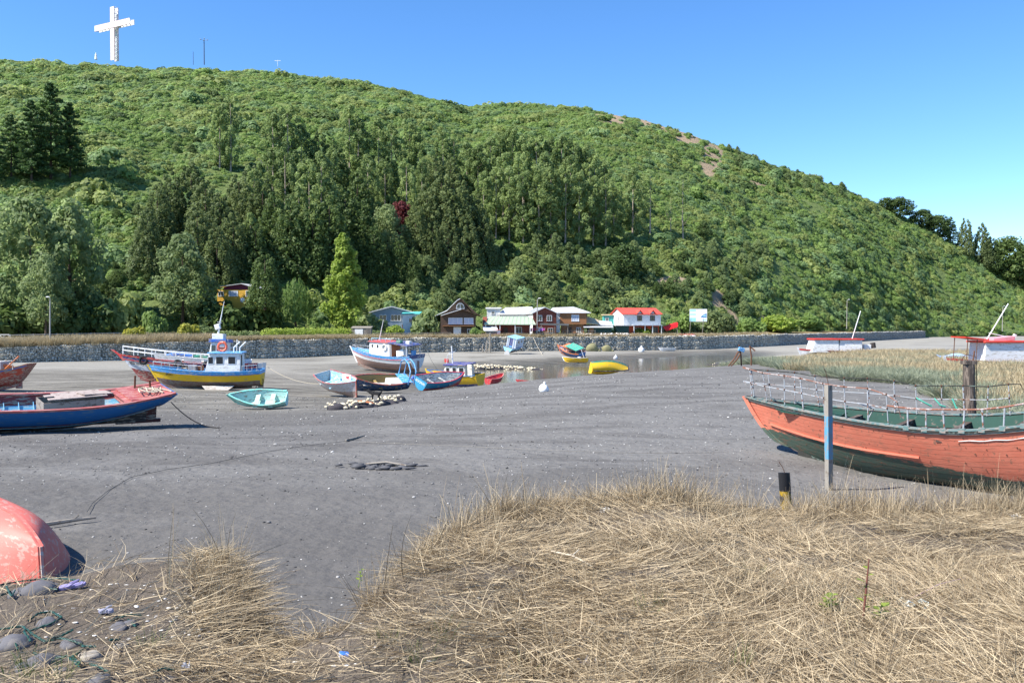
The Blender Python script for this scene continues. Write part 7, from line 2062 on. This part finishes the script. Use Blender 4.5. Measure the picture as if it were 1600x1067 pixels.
# rusty iron gear at the end of the gravel ridge
p = GPY(1150, 572); e = thing('rusty_gear', 'tangle of rusty iron arms with a blue scrap at the tip of the grass', 'scrap', p)
for a, b in (((-.6, 0, 0), (.2, .2, 1.1)), ((-.4, 0, 0), (.35, .1, .95)), ((1.2, 0, 0), (1.1, .1, 1.6)), ((1.1, .1, 1.5), (1.5, 0, 1.2)), ((.2, .2, 1.1), (.6, .2, 1.25)), ((.5, .3, 0), (.3, .3, 1.7))): tubeo('iron_arm', RUST, e, [a, ((a[0] + b[0]) / 2 + .06, a[1], (a[2] + b[2]) / 2), b], .06)
boxo('blue_scrap', B_SKY, e, (.45, .1, 1.3), (.5, .2, .3), (.2, .3, .1), .03)
p = GPY(1500, 566); e = thing('blue_sheet', 'faded blue plastic sheet lying in the shore grass beside the timber pile', 'tarpaulin', p + Vector((-.3, 0, .25)))
m = MB(); m.loft([[Vector(((i / 6 - .5) * 3.2, (j / 3 - .5) * 1.2, .12 * math.sin(i * 1.4 + j) + .1 * j)) for i in range(7)] for j in range(4)], False); m.build('sheet', paint('faded_blue_sheet', (.30, .42, .62), .6), e, True)
e.rotation_euler = (R(10), 0, 0)

# ------------------------------------------------------------------ pebbles and shells on the beach (uncountable)
def pebbles():
    prot = []
    for mat in (paint('dark_pebble', (.06, .058, .058), .9, .3, 20), paint('grey_pebble', (.17, .165, .16), .9, .3, 20), paint('pale_pebble', (.36, .35, .33), .9, .2, 20), WHT):
        v = ICV + rng.uniform(-.15, .15, ICV.shape); prot.append(mesh_np('pebble', v, ICF, mat))
    pts = []; rots = []; sc = []; ix = []
    N = 20000
    px = rng.uniform(-60, 1660, N); Y = 9.5 + (62 - 9.5) * rng.uniform(0, 1, N) ** 1.35
    X = (px - 800) / FPX * Y; Z = gz(X, Y)
    for i in range(N):
        nz = fbm(X[i] * .25, Y[i] * .5, 4, 3)
        band = 1.0 if Y[i] > 19 else .38
        if random.random() > band * (.65 + .6 * nz): continue
        s = random.uniform(.006, .015) * (1 + Y[i] / 38) * (1.7 if random.random() < .06 else 1)
        pts.append((X[i], Y[i], Z[i] + s * .15 + .05 * fbm(X[i] * .35, Y[i] * .35) + .018 * fbm(X[i] * 2.2, Y[i] * 2.2, 3))); rots.append((0, 0, random.uniform(0, 6.3))); sc.append((s * random.uniform(1, 1.7), s, s * .6)); u = random.random(); ix.append(0 if u < .35 else (1 if u < .78 else (2 if u < .985 else 3)))
    tag(scatter('beach_pebbles', pts, rots, sc, ix, prot), 'small pebbles and shell bits strewn over the grey beach', 'pebbles')
pebbles()
